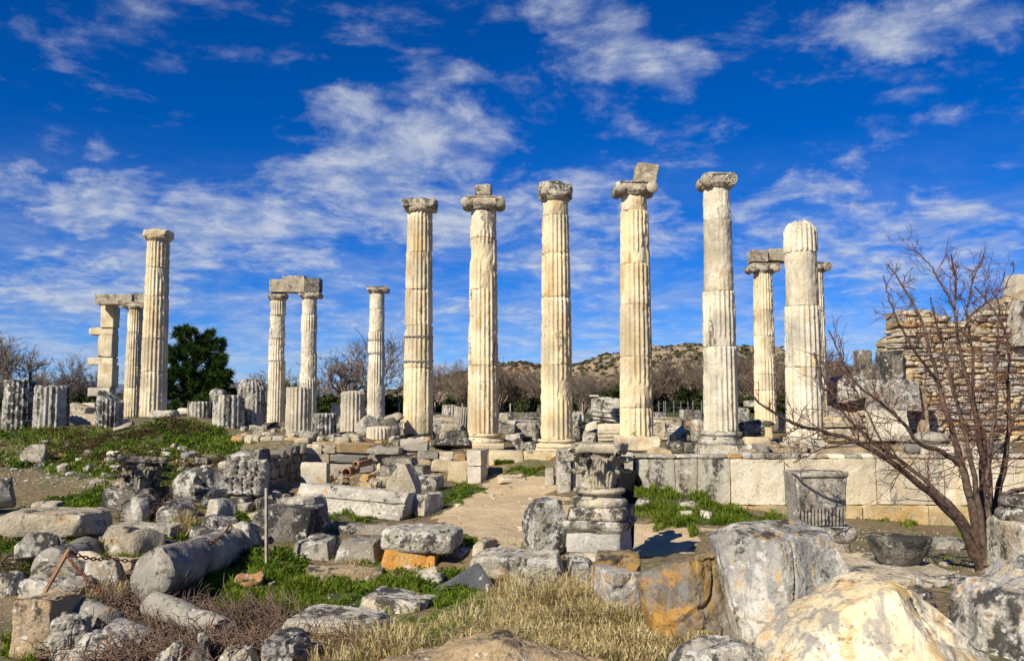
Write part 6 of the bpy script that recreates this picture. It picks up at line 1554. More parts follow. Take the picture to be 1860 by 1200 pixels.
strew('broken_stone', 'broken stone by the kerb blocks', 'stone', 'broken stones by the kerb blocks', [(520, 1020), (700, 1035), (870, 1040), (1040, 1045), (1080, 1075), (900, 1075), (700, 1062), (540, 1060)], 32, 0.08, 0.34, ['grey', 'beige', 'brown', 'lichen_top', 'orange'], 23, sink=0.3, tilt=22)
strew('broken_stone', 'broken stone beside the carved beam', 'stone', 'broken stones beside the carved beam', [(480, 890), (560, 880), (700, 880), (690, 900), (540, 960), (450, 940)], 24, 0.1, 0.36, ['grey', 'beige', 'white', 'lichen_top'], 24, sink=0.3, tilt=22)
strew('broken_stone', 'broken stone behind the marble boulder', 'stone', 'broken stones behind the marble boulder', [(1560, 1050), (1780, 1050), (1760, 1130), (1700, 1120), (1600, 1060)], 14, 0.08, 0.32, ['grey', 'beige', 'dark'], 25, sink=0.3, tilt=22)
# terracotta pipes in the bank and tile pieces
for k, (lb, px, py, r, rz) in enumerate([('open-ended clay pipe poking from the bank, largest of three', 629, 858, 0.125, -20), ('clay pipe piece above the largest one', 646, 844, 0.10, -40), ('lowest clay pipe piece, half buried', 628, 879, 0.11, 10)]):
    c = at(px, py, 22.2)
    V, Fq = lathe_np([(r * 0.8, 0.0), (r, 0.0), (r, 0.05), (r * 0.86, 0.07), (r * 0.86, 0.5), (r * 0.6, 0.5), (r * 0.7, 0.02)], 28, cap=False)
    o = obj('clay_pipe', mesh_np('clay_pipe', roughen(V, 0.006, 6, k), Fq), M['clay'], None, c, (rad(-84), 0, rad(rz)))
    tag(o, lb, 'clay pipe', 'clay pipes')
c = ground(455, 1068)
V, Fq = lathe_np([(0.0, 0.01), (0.16, 0.0), (0.19, 0.12), (0.165, 0.12), (0.145, 0.03), (0.0, 0.03)], 24, cap=False)
V[:, 2] = np.where((V[:, 2] > 0.1), V[:, 2] + 0.03 * np.sin(np.arctan2(V[:, 1], V[:, 0]) * 3), V[:, 2])
o = obj('clay_bowl', mesh_np('clay_bowl', V, Fq), M['clay'], None, (c.x, c.y, c.z + 0.02), (rad(14), rad(-8), 0)); tag(o, 'broken orange clay bowl lying in the green grass', 'clay bowl')
B('clay_shard', 'small orange tile shard beside the stone bowl', 'clay shard', 'clay', 1604, 1034, 1620, 1040, 0.1, Y=11.1, rnd=0.01, sink=0)

# ================================================================== stakes and chains
def stake(name, label, x0, y0, x1, y1, Y0, Y1, w, mat, square=True):
    a, b_ = at(x0, y0, Y0), at(x1, y1, Y1)
    tb = Tubes(4 if square else 8)
    d = (b_ - a); p = [a - d * 0.06, a, a + d * 0.5, b_, b_ + d * 0.002]
    tb.add(p, [w * 0.7, w * 0.7, w * 0.7, w * 0.7, w * 0.1])
    o = obj(name, tb.mesh(name), M[mat]); o.data.polygons.foreach_set('use_smooth', np.zeros(len(o.data.polygons), bool))
    return tag(o, label, 'stake')
stake('metal_post', 'upright thin metal post in front of the big dark streaked block', 484, 1048, 484, 886, 13.0, 13.0, 0.036, 'post')
stake('rusty_stake', 'leaning rusty stake that holds the chain at left', 72, 1092, 126, 996, 10.2, 10.0, 0.034, 'rust_pale')
stake('wooden_stake', 'short weathered stake beside the leaning blue-grey slab', 885, 1097, 886, 1060, 10.4, 10.4, 0.034, 'post')
def chain(label, pts, sag, pitch=0.055, r=0.009):
    P = [Vector(p) for p in pts]; path = []
    for a, b_ in zip(P, P[1:]):
        L = (b_ - a).length; n = max(2, int(L / pitch))
        for k in range(n): t = k / n; path.append(a.lerp(b_, t) + Vector((0, 0, -sag * 4 * t * (1 - t))))
    tb = Tubes(4)
    for k in range(len(path) - 1):
        a, b_ = path[k], path[k + 1]; d = (b_ - a).normalized(); m = (a + b_) / 2
        s = d.cross(Vector((0, 0, 1))).normalized(); u = s.cross(d)
        w = s if k % 2 else u
        ring = [m + d * (0.036 * math.cos(t)) + w * (0.018 * math.sin(t)) for t in np.linspace(0, 2 * math.pi, 11)]
        tb.add(ring, np.full(11, r))
    o = obj('chain', tb.mesh('chain'), M['rust']); return tag(o, label, 'chain')
chain('rusty chain running from the leaning stake over the big grey shaft', [at(124, 999, 10.0), at(200, 1012, 10.6), at(290, 1010, 11.2), at(335, 1000, 11.4), at(395, 977, 12.4), at(418, 950, 14.2)], 0.05)
chain('rusty chain hanging from the leaning stake into the brambles', [at(122, 1004, 10.0), at(150, 1040, 9.7), at(190, 1080, 9.4)], 0.03)
chain('rusty chain stretched over the low flat slab at the bottom', [at(540, 1146, 8.3), at(620, 1150, 8.3), at(690, 1146, 8.4), at(760, 1130, 8.8)], 0.03)

# ================================================================== far fence and small far column
t = thing('wire_fence', 'wire fence with thin grey posts far behind the fourth column', 'fence', at(1235, 752, 68))
o0 = t.location.copy()
zf = []
for k, px in enumerate((1197, 1206, 1209, 1224, 1237, 1250, 1259, 1275)):
    a = at(px, 753, 68); tb = Tubes(6); tb.add([a - o0, a - o0 + Vector((0, 0, 0.5)), a - o0 + Vector((0, 0, 1.05))], [0.035] * 3)
    obj('post', tb.mesh('post'), M['steel'], t); zf.append(a - o0)
for h in (0.25, 0.55, 0.9):
    tb = Tubes(3); tb.add([p + Vector((0, 0, h)) for p in zf], [0.008] * len(zf)); obj('wire', tb.mesh('wire'), M['steel'], t)
for (px, py, hh) in ((927, 752, 0.8), (1058, 752, 0.8), (840, 752, 0.8), (725, 750, 0.8), (790, 752, 0.9), (480, 752, 0.7), (320, 752, 0.7), (143, 750, 0.7)):
    a = at(px, py, 66); tb = Tubes(5); tb.add([a, a + Vector((0, 0, hh * 0.5)), a + Vector((0, 0, hh))], [0.05] * 3)
    o = obj('fence_post', tb.mesh('fence_post'), M['post']); tag(o, 'pale single post standing in the far meadow behind the columns', 'post', 'single posts in the far meadow')
a = at(1079, 752, 60)
t = thing('small_column', 'small slim column with flat capital far behind the middle columns', 'column', a)
V, Fq = lathe_np([(0.42, 0), (0.40, 0.22), (0.24, 0.36), (0.20, 0.40), (0.19, 1.15), (0.22, 1.17)], 20); obj('shaft', mesh_np('shaft', V, Fq), M['grey'], t)
P, Q = rock_np((0.62, 0.62, 0.13), 5, 0.1, 0.03, 2, 0.1, 0.005); obj('capital', mesh_np('capital', P, Q), M['cream'], t, (0, 0, 1.16))

# ================================================================== person behind the carved capital
def skin_obj(name, parent, verts, edges, radii, mat, root=0, sub=2):
    me = bpy.data.meshes.new(name); me.from_pydata(verts, edges, []); me.update()
    o = obj(name, me, mat, parent)
    sk = o.modifiers.new('skin', 'SKIN'); sk.use_smooth_shade = True
    if not me.skin_vertices: me.skin_vertices.new()
    for k, r in enumerate(radii):
        sv = me.skin_vertices[0].data[k]; sv.radius = (r, r) if not isinstance(r, tuple) else r
        sv.use_root = (k == root)
    ss = o.modifiers.new('subdivision', 'SUBSURF'); ss.levels = sub; ss.render_levels = sub
    return o
def person():
    g0 = ground(1136, 1002); fy = 14.75
    fx = at(1134, 900, fy).x; fz = float(hz(fx, fy)[0])
    t = thing('person', 'person in black coat and trousers half hidden behind the carved capital, elbow raised', 'person', (fx, fy, fz), (0, 0, rad(8)))
    t.scale = (0.95, 0.95, 0.95)
    k = ((0, 0, 0))
    J = dict(pel=(0, 0, 0.93), wst=(0, 0, 1.08), chs=(0, 0.01, 1.27), nck=(-0.03, 0.02, 1.42), hd0=(-0.06, 0.04, 1.47), hd1=(-0.10, 0.06, 1.55), hd2=(-0.12, 0.07, 1.61),
             sR=(0.18, 0, 1.37), eR=(0.29, 0.03, 1.19), wR=(0.14, 0.20, 1.33), sL=(-0.18, 0, 1.37), eL=(-0.27, 0.02, 1.14), wL=(-0.10, 0.22, 1.30),
             hR=(0.09, 0, 0.88), kR=(0.10, -0.01, 0.48), aR=(0.10, 0.0, 0.09), tR=(0.12, 0.12, 0.035), hL=(-0.09, 0, 0.88), kL=(-0.10, -0.01, 0.48), aL=(-0.10, 0.02, 0.09), tL=(-0.12, 0.14, 0.035))
    names = list(J); idx = {n: i for i, n in enumerate(names)}
    E = [('pel', 'wst'), ('wst', 'chs'), ('chs', 'nck'), ('nck', 'hd0'), ('hd0', 'hd1'), ('hd1', 'hd2'), ('chs', 'sR'), ('sR', 'eR'), ('eR', 'wR'), ('chs', 'sL'), ('sL', 'eL'), ('eL', 'wL'),
         ('pel', 'hR'), ('hR', 'kR'), ('kR', 'aR'), ('aR', 'tR'), ('pel', 'hL'), ('hL', 'kL'), ('kL', 'aL'), ('aL', 'tL')]
    R = dict(pel=.13, wst=.115, chs=.125, nck=.05, hd0=.06, hd1=.088, hd2=.055, sR=.062, eR=.043, wR=.03, sL=.062, eL=.043, wL=.03, hR=.085, kR=.055, aR=.04, tR=.035, hL=.085, kL=.055, aL=.04, tL=.035)
    skin_obj('body', t, [J[n] for n in names], [(idx[a], idx[b_]) for a, b_ in E], [R[n] for n in names], M['skin'])
    # coat
    cn = ['pel', 'wst', 'chs', 'nck', 'sR', 'eR', 'wR', 'sL', 'eL', 'wL']; ci = {n: i for i, n in enumerate(cn)}
    V = [J[n] for n in cn]; V[0] = (0, 0, 0.84); V[3] = (0, 0, 1.40)
    ce = [('pel', 'wst'), ('wst', 'chs'), ('chs', 'nck'), ('chs', 'sR'), ('sR', 'eR'), ('eR', 'wR'), ('chs', 'sL'), ('sL', 'eL'), ('eL', 'wL')]
    skin_obj('coat', t, V, [(ci[a], ci[b_]) for a, b_ in ce], [.19, .165, .165, .075, .09, .068, .05, .09, .068, .05], M['cloth'])
    tn = ['pel', 'hR', 'kR', 'aR', 'hL', 'kL', 'aL']; ti = {n: i for i, n in enumerate(tn)}
    skin_obj('trousers', t, [J[n] for n in tn], [(0, 1), (1, 2), (2, 3), (0, 4), (4, 5), (5, 6)], [.15, .10, .073, .06, .10, .073, .06], M['cloth'])
    for s in ('R', 'L'):
        a, b_ = J['a' + s], J['t' + s]
        skin_obj('shoe', t, [(a[0], a[1] - 0.05, 0.05), (a[0], a[1] + 0.05, 0.055), (b_[0], b_[1], 0.045), (b_[0], b_[1] + 0.05, 0.04)], [(0, 1), (1, 2), (2, 3)], [.05, .05, .045, .03], M['cloth'])
        # hand: palm and five fingers closed round the camera in front of the face
        w = Vector(J['w' + s]); d = Vector((-0.10 if s == 'R' else 0.10, 0.02, 0.16)).normalized(); sd = Vector((0, 1, 0)); 
        palm = w + d * 0.05
        VV = [tuple(w), tuple(palm), tuple(w + d * 0.09)]; EE = [(0, 1), (1, 2)]; RR = [.028, .036, .032]
        for f, (off, ln_) in enumerate(((-0.030, .060), (-0.010, .075), (0.010, .070), (0.030, .055))):
            b0_ = w + d * 0.09 + sd * off; c1 = b0_ + d * ln_ * 0.5; c2 = c1 + (d * 0.3 + Vector((-0.6 if s == 'R' else 0.6, 0, 0.1))) * ln_ * 0.6
            n0 = len(VV); VV += [tuple(b0_), tuple(c1), tuple(c2)]; EE += [(2, n0), (n0, n0 + 1), (n0 + 1, n0 + 2)]; RR += [.011, .010, .008]
        th = palm + Vector((0, 0.04, 0.01)); n0 = len(VV); VV += [tuple(th), tuple(th + d * 0.04 + Vector((0, 0.01, 0)))]; EE += [(1, n0), (n0, n0 + 1)]; RR += [.013, .010]
        skin_obj('hand', t, VV, EE, RR, M['skin'], sub=1)
    V, Fq = lathe_np([(0.02, 0.115), (0.07, 0.10), (0.098, 0.05), (0.106, -0.02), (0.10, -0.09), (0.07, -0.13)][::-1], 24)
    obj('hair', mesh_np('hair', roughen(V, 0.006, 12, 3), Fq), M['hair'], t, (-0.105, 0.04, 1.56), (0, rad(-18), 0))
    # face side (towards the temple): nose and ears
    skin_obj('nose', t, [(-0.10, 0.135, 1.545), (-0.10, 0.16, 1.525)], [(0, 1)], [.012, .013], M['skin'], sub=1)
    for s in (-1, 1): skin_obj('ear', t, [(s * 0.088 - 0.10, 0.06, 1.56), (s * 0.095 - 0.095, 0.052, 1.525)], [(0, 1)], [.014, .011], M['skin'], sub=1)
person()

# ================================================================== plants
def sample_px(poly, n, seed):
    rs = np.random.RandomState(seed)
    px = np.array([p[0] for p in poly], float); py = np.array([p[1] for p in poly], float)
    out = np.zeros((0, 2))
    while len(out) < n:
        A = np.column_stack([rs.uniform(px.min(), px.max(), n * 2), rs.uniform(py.min(), py.max(), n * 2)])
        out = np.vstack([out, A[inpoly(A[:, 0], A[:, 1], poly)]])
    return out[:n]
def blades(pts, hmin, hmax, w, lean, seed, clump=0.0):
    """grass blades: one quad and one triangle each"""
    rs = np.random.RandomState(seed); n = len(pts)
    a = rs.uniform(0, 2 * math.pi, n); h = hmin + (hmax - hmin) * rs.rand(n) ** 1.6
    if clump:
        c = vnoise(np.column_stack([pts[:, :2] * 2.2, np.zeros(n)]), seed); h = h * (1 + clump * c)
    ld = rs.uniform(0, 2 * math.pi, n); l = lean * h * rs.uniform(0.2, 1.0, n)
    ww = w * rs.uniform(0.6, 1.3, n)
    sx, sy = np.cos(a) * ww, np.sin(a) * ww
    lx, ly = np.cos(ld) * l, np.sin(ld) * l
    base = pts.copy(); base[:, 2] -= 0.02
    V = np.zeros((n, 5, 3))
    V[:, 0] = base + np.column_stack([-sx, -sy, 0 * h]); V[:, 1] = base + np.column_stack([sx, sy, 0 * h])
    mid = base + np.column_stack([lx * 0.35, ly * 0.35, h * 0.6])
    V[:, 2] = mid + np.column_stack([sx, sy, 0 * h]) * 0.8; V[:, 3] = mid - np.column_stack([sx, sy, 0 * h]) * 0.8
    V[:, 4] = base + np.column_stack([lx, ly, h * (1 - 0.35 * lean)])
    i = np.arange(n)[:, None] * 5
    return V.reshape(-1, 3), [i + np.array([[0, 1, 2, 3]]), i + np.array([[3, 2, 4]])]
def merge(parts):
    Vs, q4, q3, n = [], [], [], 0
    for V, (a, b_) in parts:
        Vs.append(V); q4.append(a + n); q3.append(b_ + n); n += len(V)
    return np.concatenate(Vs), [np.concatenate(q4), np.concatenate(q3)]
def stuff(name, V, Fq, mat, label, cat):
    o = obj(name, mesh_np(name, V, Fq), M[mat]); o['kind'] = 'stuff'
    return tag(o, label, cat)
parts = []
for k, (poly, n, h0, h1) in enumerate([
        (GREEN_PX[0], 34000, 0.05, 0.17), (GREEN_PX[1], 17000, 0.07, 0.24), (GREEN_PX[2], 9000, 0.05, 0.16), (GREEN_PX[3], 3500, 0.06, 0.2), (GREEN_PX[4], 15000, 0.06, 0.22),
        (GREEN_PX[5], 5000, 0.05, 0.18), (GREEN_PX[6], 2000, 0.03, 0.09), (GREEN_PX[7], 9000, 0.06, 0.2),
        ([(140, 1010), (300, 990), (420, 960), (460, 1000), (230, 1060)], 7000, 0.05, 0.18), ([(0, 1160), (120, 1190), (120, 1200), (0, 1200)], 3000, 0.06, 0.2), ([(0, 1000), (60, 1030), (120, 1080), (0, 1090)], 4000, 0.05, 0.16),
        ([(1550, 945), (1860, 955), (1860, 966), (1550, 958)], 3500, 0.05, 0.15), ([(1560, 985), (1780, 990), (1760, 1025), (1570, 1010)], 1800, 0.03, 0.1),
        ([(430, 800), (860, 806), (860, 816), (430, 806)], 2500, 0.06, 0.2), ([(560, 820), (700, 828), (690, 850), (560, 845)], 3500, 0.06, 0.25),
        ([(780, 765), (1420, 760), (1420, 795), (780, 795)], 4500, 0.06, 0.22), ([(840, 958), (1000, 1000), (860, 1000), (800, 985)], 1500, 0.02, 0.07),
        ([(0, 930), (200, 900), (450, 920), (480, 1000), (250, 1090), (0, 1110)], 17000, 0.05, 0.15), ([(500, 985), (700, 1030), (1060, 1050), (1060, 1075), (700, 1062), (500, 1050)], 6000, 0.04, 0.13)]):
    A = sample_px(poly, n, 20 + k)
    A += (6 + 10 * (A[:, 1:2] > 870)) * np.column_stack([vnoise(np.column_stack([A * 0.05, A[:, :1] * 0]), 3), vnoise(np.column_stack([A * 0.05, A[:, :1] * 0 + 9]), 4)])
    Hh = hit(A[:, 0], A[:, 1]); Hh = Hh[Hh[:, 1] < 60]
    keep = vnoise(np.column_stack([Hh[:, :2] * 1.1, Hh[:, :1] * 0]), 5) + 0.35 * vnoise(np.column_stack([Hh[:, :2] * 4.0, Hh[:, :1] * 0]), 6) > (-0.45 if k in (0, 1, 2, 3, 7) else -0.12)
    parts.append(blades(Hh[keep], h0, h1, 0.0045 + 0.00022 * float(np.median(Hh[:, 1])), 0.7, 40 + k, 0.5))
# tufts growing against the blocks
rs = np.random.RandomState(3); P = []
for (x, y, z, w, d, a) in FOOT:
    if y > 24 or y < 7: continue
    n = int(60 * (w + d))
    e = rs.randint(0, 4, n); t = rs.uniform(-0.5, 0.5, n); off = np.abs(rs.normal(0, 0.05, n)) + 0.01
    lx = np.where(e == 0, t * w, np.where(e == 1, t * w, np.where(e == 2, -w / 2 - off, w / 2 + off))); ly = np.where(e == 0, -d / 2 - off, np.where(e == 1, d / 2 + off, t * d))
    X_, Y_ = x + lx * math.cos(a) - ly * math.sin(a), y + lx * math.sin(a) + ly * math.cos(a)
    g = hz(X_, Y_); ok = (np.abs(g - z) < 0.22) & (vnoise(np.column_stack([X_ * 3, Y_ * 3, X_ * 0]), 9) > -0.1) & ~inpoly(X_, Y_, PATH)
    P.append(np.column_stack([X_, Y_, g])[ok])
P = np.concatenate(P); tuft = P[::3]
parts.append(blades(np.delete(P, np.s_[::3], 0), 0.04, 0.17, 0.008, 0.7, 99, 0.4))
V, Fq = merge(parts)
stuff('green_grass', V, Fq, 'grass', 'short green grass in the hollow, on the mound and along the path', 'grass')
# dry straw
parts = []
for k, (poly, n, h0, h1) in enumerate([
        ([(850, 1110), (890, 1075), (960, 1062), (1040, 1055), (1090, 1100), (1160, 1130), (1230, 1175), (1210, 1200), (800, 1200), (690, 1195), (780, 1150)], 19000, 0.07, 0.28),
        ([(900, 1070), (1050, 1055), (1100, 1120), (960, 1110)], 500, 0.2, 0.42),
        ([(1230, 1165), (1310, 1150), (1400, 1170), (1390, 1195), (1240, 1198)], 3500, 0.06, 0.25), ([(100, 1062), (230, 1060), (220, 1085), (90, 1095)], 1800, 0.06, 0.26),
        ([(315, 925), (345, 925), (350, 975), (310, 985)], 900, 0.1, 0.4), ([(540, 1165), (760, 1170), (760, 1200), (540, 1200)], 2200, 0.08, 0.35), ([(640, 1000), (690, 1010), (680, 1040), (620, 1035)], 700, 0.04, 0.16),
        ([(860, 1060), (1040, 1058), (1040, 1064), (860, 1066)], 900, 0.06, 0.2), ([(0, 800), (250, 800), (420, 815), (300, 850), (0, 850)], 2600, 0.06, 0.22)]):
    A = sample_px(poly, n, 70 + k); Hh = hit(A[:, 0], A[:, 1])
    parts.append(blades(Hh, h0, h1, 0.0030 + 0.00022 * float(np.median(Hh[:, 1])), 1.1, 80 + k, 0.5))
parts.append(blades(tuft, 0.05, 0.22, 0.006, 1.0, 98, 0.4))
V, Fq = merge(parts)
stuff('dry_grass', V, Fq, 'dry', 'dry straw-coloured grass in the foreground and between the blocks', 'grass')
# leafy weeds
def weed_clumps(pts, rmin, rmax, nleaf, lw, seed):
    rs = np.random.RandomState(seed); parts = []
    n = len(pts); R = rmin + (rmax - rmin) * rs.rand(n)
    C = np.repeat(pts, nleaf, 0); RR = np.repeat(R, nleaf)
    d = rs.normal(size=(n * nleaf, 3)); d[:, 2] = np.abs(d[:, 2]) * 0.8; d /= np.linalg.norm(d, axis=1, keepdims=True)
    c = C + d * (RR * rs.rand(n * nleaf) ** 0.5)[:, None]
    nrm = d + 0.7 * rs.normal(size=d.shape); nrm[:, 2] += 0.6; nrm /= np.linalg.norm(nrm, axis=1, keepdims=True)
    t = np.cross(nrm, rs.normal(size=d.shape)); t /= np.linalg.norm(t, axis=1, keepdims=True) + 1e-9; b_ = np.cross(nrm, t)
    s = lw * RR * rs.uniform(0.6, 1.4, n * nleaf)
    V = np.stack([c - t * s[:, None], c + b_ * (s * 0.45)[:, None], c + t * s[:, None], c - b_ * (s * 0.45)[:, None]], 1).reshape(-1, 3)
    return V, np.arange(len(V)).reshape(-1, 4)
def weeds(name, specs, mat, label, seed, lw=0.28, nleaf=34):
    Vs, Qs, n = [], [], 0
    for k, (poly, cnt, r0, r1) in enumerate(specs):
        A = sample_px(poly, cnt, seed + k); Hh = hit(A[:, 0], A[:, 1])
        Hh = Hh[vnoise(np.column_stack([Hh[:, :2] * 0.8, Hh[:, :1] * 0]), seed) > -0.25]
        if not len(Hh): continue
        V, Q = weed_clumps(Hh, r0, r1, nleaf, lw, seed + 50 + k); Vs.append(V); Qs.append(Q + n); n += len(V)
    stuff(name, np.concatenate(Vs), np.concatenate(Qs), mat, label, 'weeds')
weeds('leafy_weeds', [
    ([(0, 775), (250, 782), (300, 752), (380, 768), (440, 802), (430, 835), (300, 840), (190, 880), (0, 845)], 620, 0.07, 0.22),
    (GREEN_PX[0], 260, 0.05, 0.13), ([(30, 930), (180, 880), (270, 905), (180, 950)], 200, 0.06, 0.18), ([(200, 1000), (330, 970), (440, 930), (460, 960), (300, 1040)], 170, 0.06, 0.16),
    (GREEN_PX[2], 80, 0.05, 0.12), ([(560, 820), (700, 828), (690, 850), (560, 845)], 60, 0.08, 0.2), ([(780, 1150), (900, 1100), (840, 1190), (700, 1195)], 110, 0.04, 0.12),
    ([(420, 990), (540, 1000), (560, 1040), (440, 1060)], 120, 0.05, 0.14), ([(0, 985), (70, 1020), (60, 1080), (0, 1080)], 120, 0.06, 0.16), ([(0, 930), (200, 905), (450, 930), (470, 1000), (200, 1080), (0, 1100)], 200, 0.05, 0.14), ([(640, 1020), (830, 1040), (900, 1080), (690, 1070)], 90, 0.05, 0.12),
    ([(1150, 890), (1300, 925), (1400, 945), (1200, 945)], 90, 0.05, 0.14), ([(250, 848), (330, 850), (330, 890), (270, 890)], 90, 0.08, 0.2), ([(780, 765), (1420, 762), (1400, 790), (780, 790)], 120, 0.1, 0.3)],
    'weed', 'dark green leafy weeds over the mound and among the blocks', 200)
weeds('brown_scrub', [([(0, 778), (260, 785), (300, 758), (400, 780), (440, 805), (330, 830), (0, 850)], 800, 0.07, 0.22), ([(0, 985), (70, 1010), (120, 1060), (0, 1075)], 160, 0.05, 0.14), ([(150, 820), (440, 815), (430, 850), (200, 880)], 260, 0.06, 0.18),
                     ([(300, 890), (380, 890), (330, 960), (270, 950)], 130, 0.06, 0.16), ([(120, 1080), (230, 1070), (480, 1130), (640, 1160), (600, 1200), (100, 1200)], 420, 0.04, 0.12)], 'scrub', 'brown dead scrub on the mound and the left bank', 260, lw=0.2, nleaf=40)
weeds('red_leaves', [([(65, 955), (110, 955), (100, 990), (70, 990)], 40, 0.06, 0.14)], 'redleaf', 'patch of red dry leaves behind the fallen shaft at left', 290, nleaf=24)

# gravel and stone chips on the bare earth
def gravel():
    rs = np.random.RandomState(9); Vs, Fs, n = [], [], 0
    oc = np.array([[1, 0, 0], [-1, 0, 0], [0, 1, 0], [0, -1, 0], [0, 0, 1], [0, 0, -1.0]]); of = np.array([[0, 2, 4], [2, 1, 4], [1, 3, 4], [3, 0, 4], [2, 0, 5], [1, 2, 5], [3, 1, 5], [0, 3, 5]])
    for k, (poly, cnt, r1) in enumerate([(PATH_PX, 2600, 0.022), ([(0, 800), (430, 815), (430, 870), (200, 890), (0, 880)], 2200, 0.05), ([(540, 820), (860, 815), (800, 880), (560, 900)], 1400, 0.05), ([(1500, 960), (1860, 968), (1780, 1040), (1540, 1040)], 1400, 0.03),
                                         ([(0, 950), (480, 930), (700, 1030), (1080, 1050), (1100, 1100), (0, 1120)], 2600, 0.035), ([(780, 768), (1420, 765), (1400, 805), (780, 800)], 1600, 0.08)]):
        A = sample_px(poly, cnt, 600 + k); H = hit(A[:, 0], A[:, 1])
        r = r1 * (0.25 + 0.75 * rs.rand(cnt) ** 3)
        V = H[:, None] + oc[None] * r[:, None, None] * rs.uniform(0.5, 1.2, (cnt, 6, 1)) * np.array([1, 1, 0.7])
        Vs.append(V.reshape(-1, 3)); Fs.append((np.arange(cnt)[:, None, None] * 6 + of[None]).reshape(-1, 3) + n); n += cnt * 6
    o = obj('gravel', mesh_np('gravel', np.concatenate(Vs), np.concatenate(Fs), smooth=False), M['beige']); o['kind'] = 'stuff'
    tag(o, 'pale gravel and stone chips on the path and bare earth', 'gravel')
gravel()
# ---------------------------------------------------------------- brambles, each shrub a thing
def bramble(label, px, py, w, h, n, seed, mat='bramble', Y=None, thick=0.009):
    c = ground(px, py) if Y is None else at(px, py, Y)
    rs = np.random.RandomState(seed); tb = Tubes(3)
    for k in range(n):
        p = np.array([rs.uniform(-w, w), rs.uniform(-w * 0.6, w * 0.6), 0.0])
        d = np.array([rs.normal() * 0.9, rs.normal() * 0.7, abs(rs.normal()) * 0.9 + 0.1]); d /= np.linalg.norm(d)
        L = h * rs.uniform(0.5, 1.4); m = 6
        t = np.linspace(0, 1, m)[:, None]
        P = p + d * L * t + np.array([0, 0, -0.55 * h]) * t ** 2 + rs.normal(size=(m, 3)) * 0.02 * L
        tb.add(P, np.linspace(thick, thick * 0.35, m))
        for s in range(3):
            q = P[rs.randint(1, m)]; dd = d + rs.normal(size=3) * 0.8; dd /= np.linalg.norm(dd)
            tb.add(np.array([q, q + dd * L * 0.16, q + dd * L * 0.3 + [0, 0, -0.02]]), [thick * 0.6, thick * 0.45, thick * 0.25])
    o = obj('dry_bramble', tb.mesh('dry_bramble'), M[mat], None, (c.x, c.y, c.z))
    return tag(o, label, 'bramble', 'dry brambles')
bramble('dense dry bramble over the lying grey shaft in the left foreground', 250, 1110, 0.6, 0.46, 520, 1)
bramble('dry bramble in front of the long grey shaft, bottom left', 330, 1165, 0.8, 0.42, 620, 2)
bramble('red-brown bramble at the bottom edge left of the striped block', 440, 1165, 0.55, 0.44, 460, 3)
bramble('thin red-brown bramble around the half-buried grey drums', 285, 935, 0.6, 0.42, 300, 4)
bramble('tangled grey-brown bramble left of the pale pointed rock at the bottom', 215, 1185, 0.6, 0.4, 420, 8)
bramble('tall tangled bramble between the long shaft and the striped block', 400, 1140, 0.6, 0.42, 460, 9)
bramble('near grey-brown bramble at the very bottom, right of the ochre-edged wedge', 300, 1199, 0.55, 0.34, 420, 10, thick=0.007)
bramble('near red-brown bramble at the very bottom beside the granular rock', 390, 1199, 0.5, 0.34, 420, 11, thick=0.007)
bramble('dry bramble at the left edge among the shaft fragments', 30, 1030, 0.5, 0.34, 200, 5)
bramble('low red-brown bramble left of the big round drum', 300, 905, 0.35, 0.45, 180, 6)
bramble('thin dry stems rising over the low flat slab at the bottom', 600, 1190, 0.8, 0.5, 160, 7, thick=0.006)

# ---------------------------------------------------------------- bare trees
def grow(tb, p, d, L, r, lev, rs, twig, spread=0.75, up=0.12, kids=(3, 5), rmin=0.010, wig=0.14):
    m = 5; P = [np.array(p)]; dd = np.array(d, float)
    for k in range(m - 1):
        dd = dd + rs.normal(size=3) * wig + np.array([0, 0, up]); dd /= np.linalg.norm(dd); P.append(P[-1] + dd * L / (m - 1))
    (tb if lev > 1 else twig).add(P, np.linspace(r, max(rmin * 0.8, r * 0.6), m))
    if lev == 0: return
    n = rs.randint(*kids)
    for k in range(n):
        t = rs.uniform(0.35, 1.0) if k else 1.0
        i = min(m - 1, int(t * (m - 1)))
        nd = dd + rs.normal(size=3) * spread; nd /= np.linalg.norm(nd)
        if nd[2] < -0.15: nd[2] *= -0.5
        grow(tb, P[i], nd, L * rs.uniform(0.55, 0.85), max(rmin, r * 0.55), lev - 1, rs, twig, spread, up, kids, rmin, wig)
def bare_tree_meshes(seed, H=6.0, levels=5, kids=(3, 5), stems=3, rmin=0.012):
    rs = np.random.RandomState(seed); tb, tw = Tubes(5), Tubes(3)
    for s in range(stems):
        a = s * 6.28 / stems + rs.rand()
        d = np.array([math.cos(a) * 0.4, math.sin(a) * 0.4, 1.0]); d /= np.linalg.norm(d)
        grow(tb, (0.1 * math.cos(a), 0.1 * math.sin(a), -0.1), d, H * 0.33, 0.11 * H / 6, levels, rs, tw, kids=kids, rmin=rmin)
    return tb.mesh('trunk'), tw.mesh('twigs')
TREES = [bare_tree_meshes(500 + k, 6.0, 5, (3, 5), 3) for k in range(4)]
def bare_tree(label, px, py_base, py_top, Y, kind, mat, group=None, wide=1.0, rot=0.0):
    a = at(px, py_base, Y); h = at(px, py_top, Y).z - a.z
    t = thing('bare_tree', label, 'tree', (a.x, Y, a.z - 0.2), (0, 0, rot), group)
    me1, me2 = TREES[kind]
    s = h / TH[kind]
    for nm, me in (('trunk', me1), ('crown', me2)):
        o = obj(nm, me, None, t, (0, 0, 0), (0, 0, 0), (s * wide, s * wide, s))
        if not me.materials: me.materials.append(M[mat])
        o.material_slots[0].link = 'OBJECT'; o.material_slots[0].material = M[mat]
TH = []
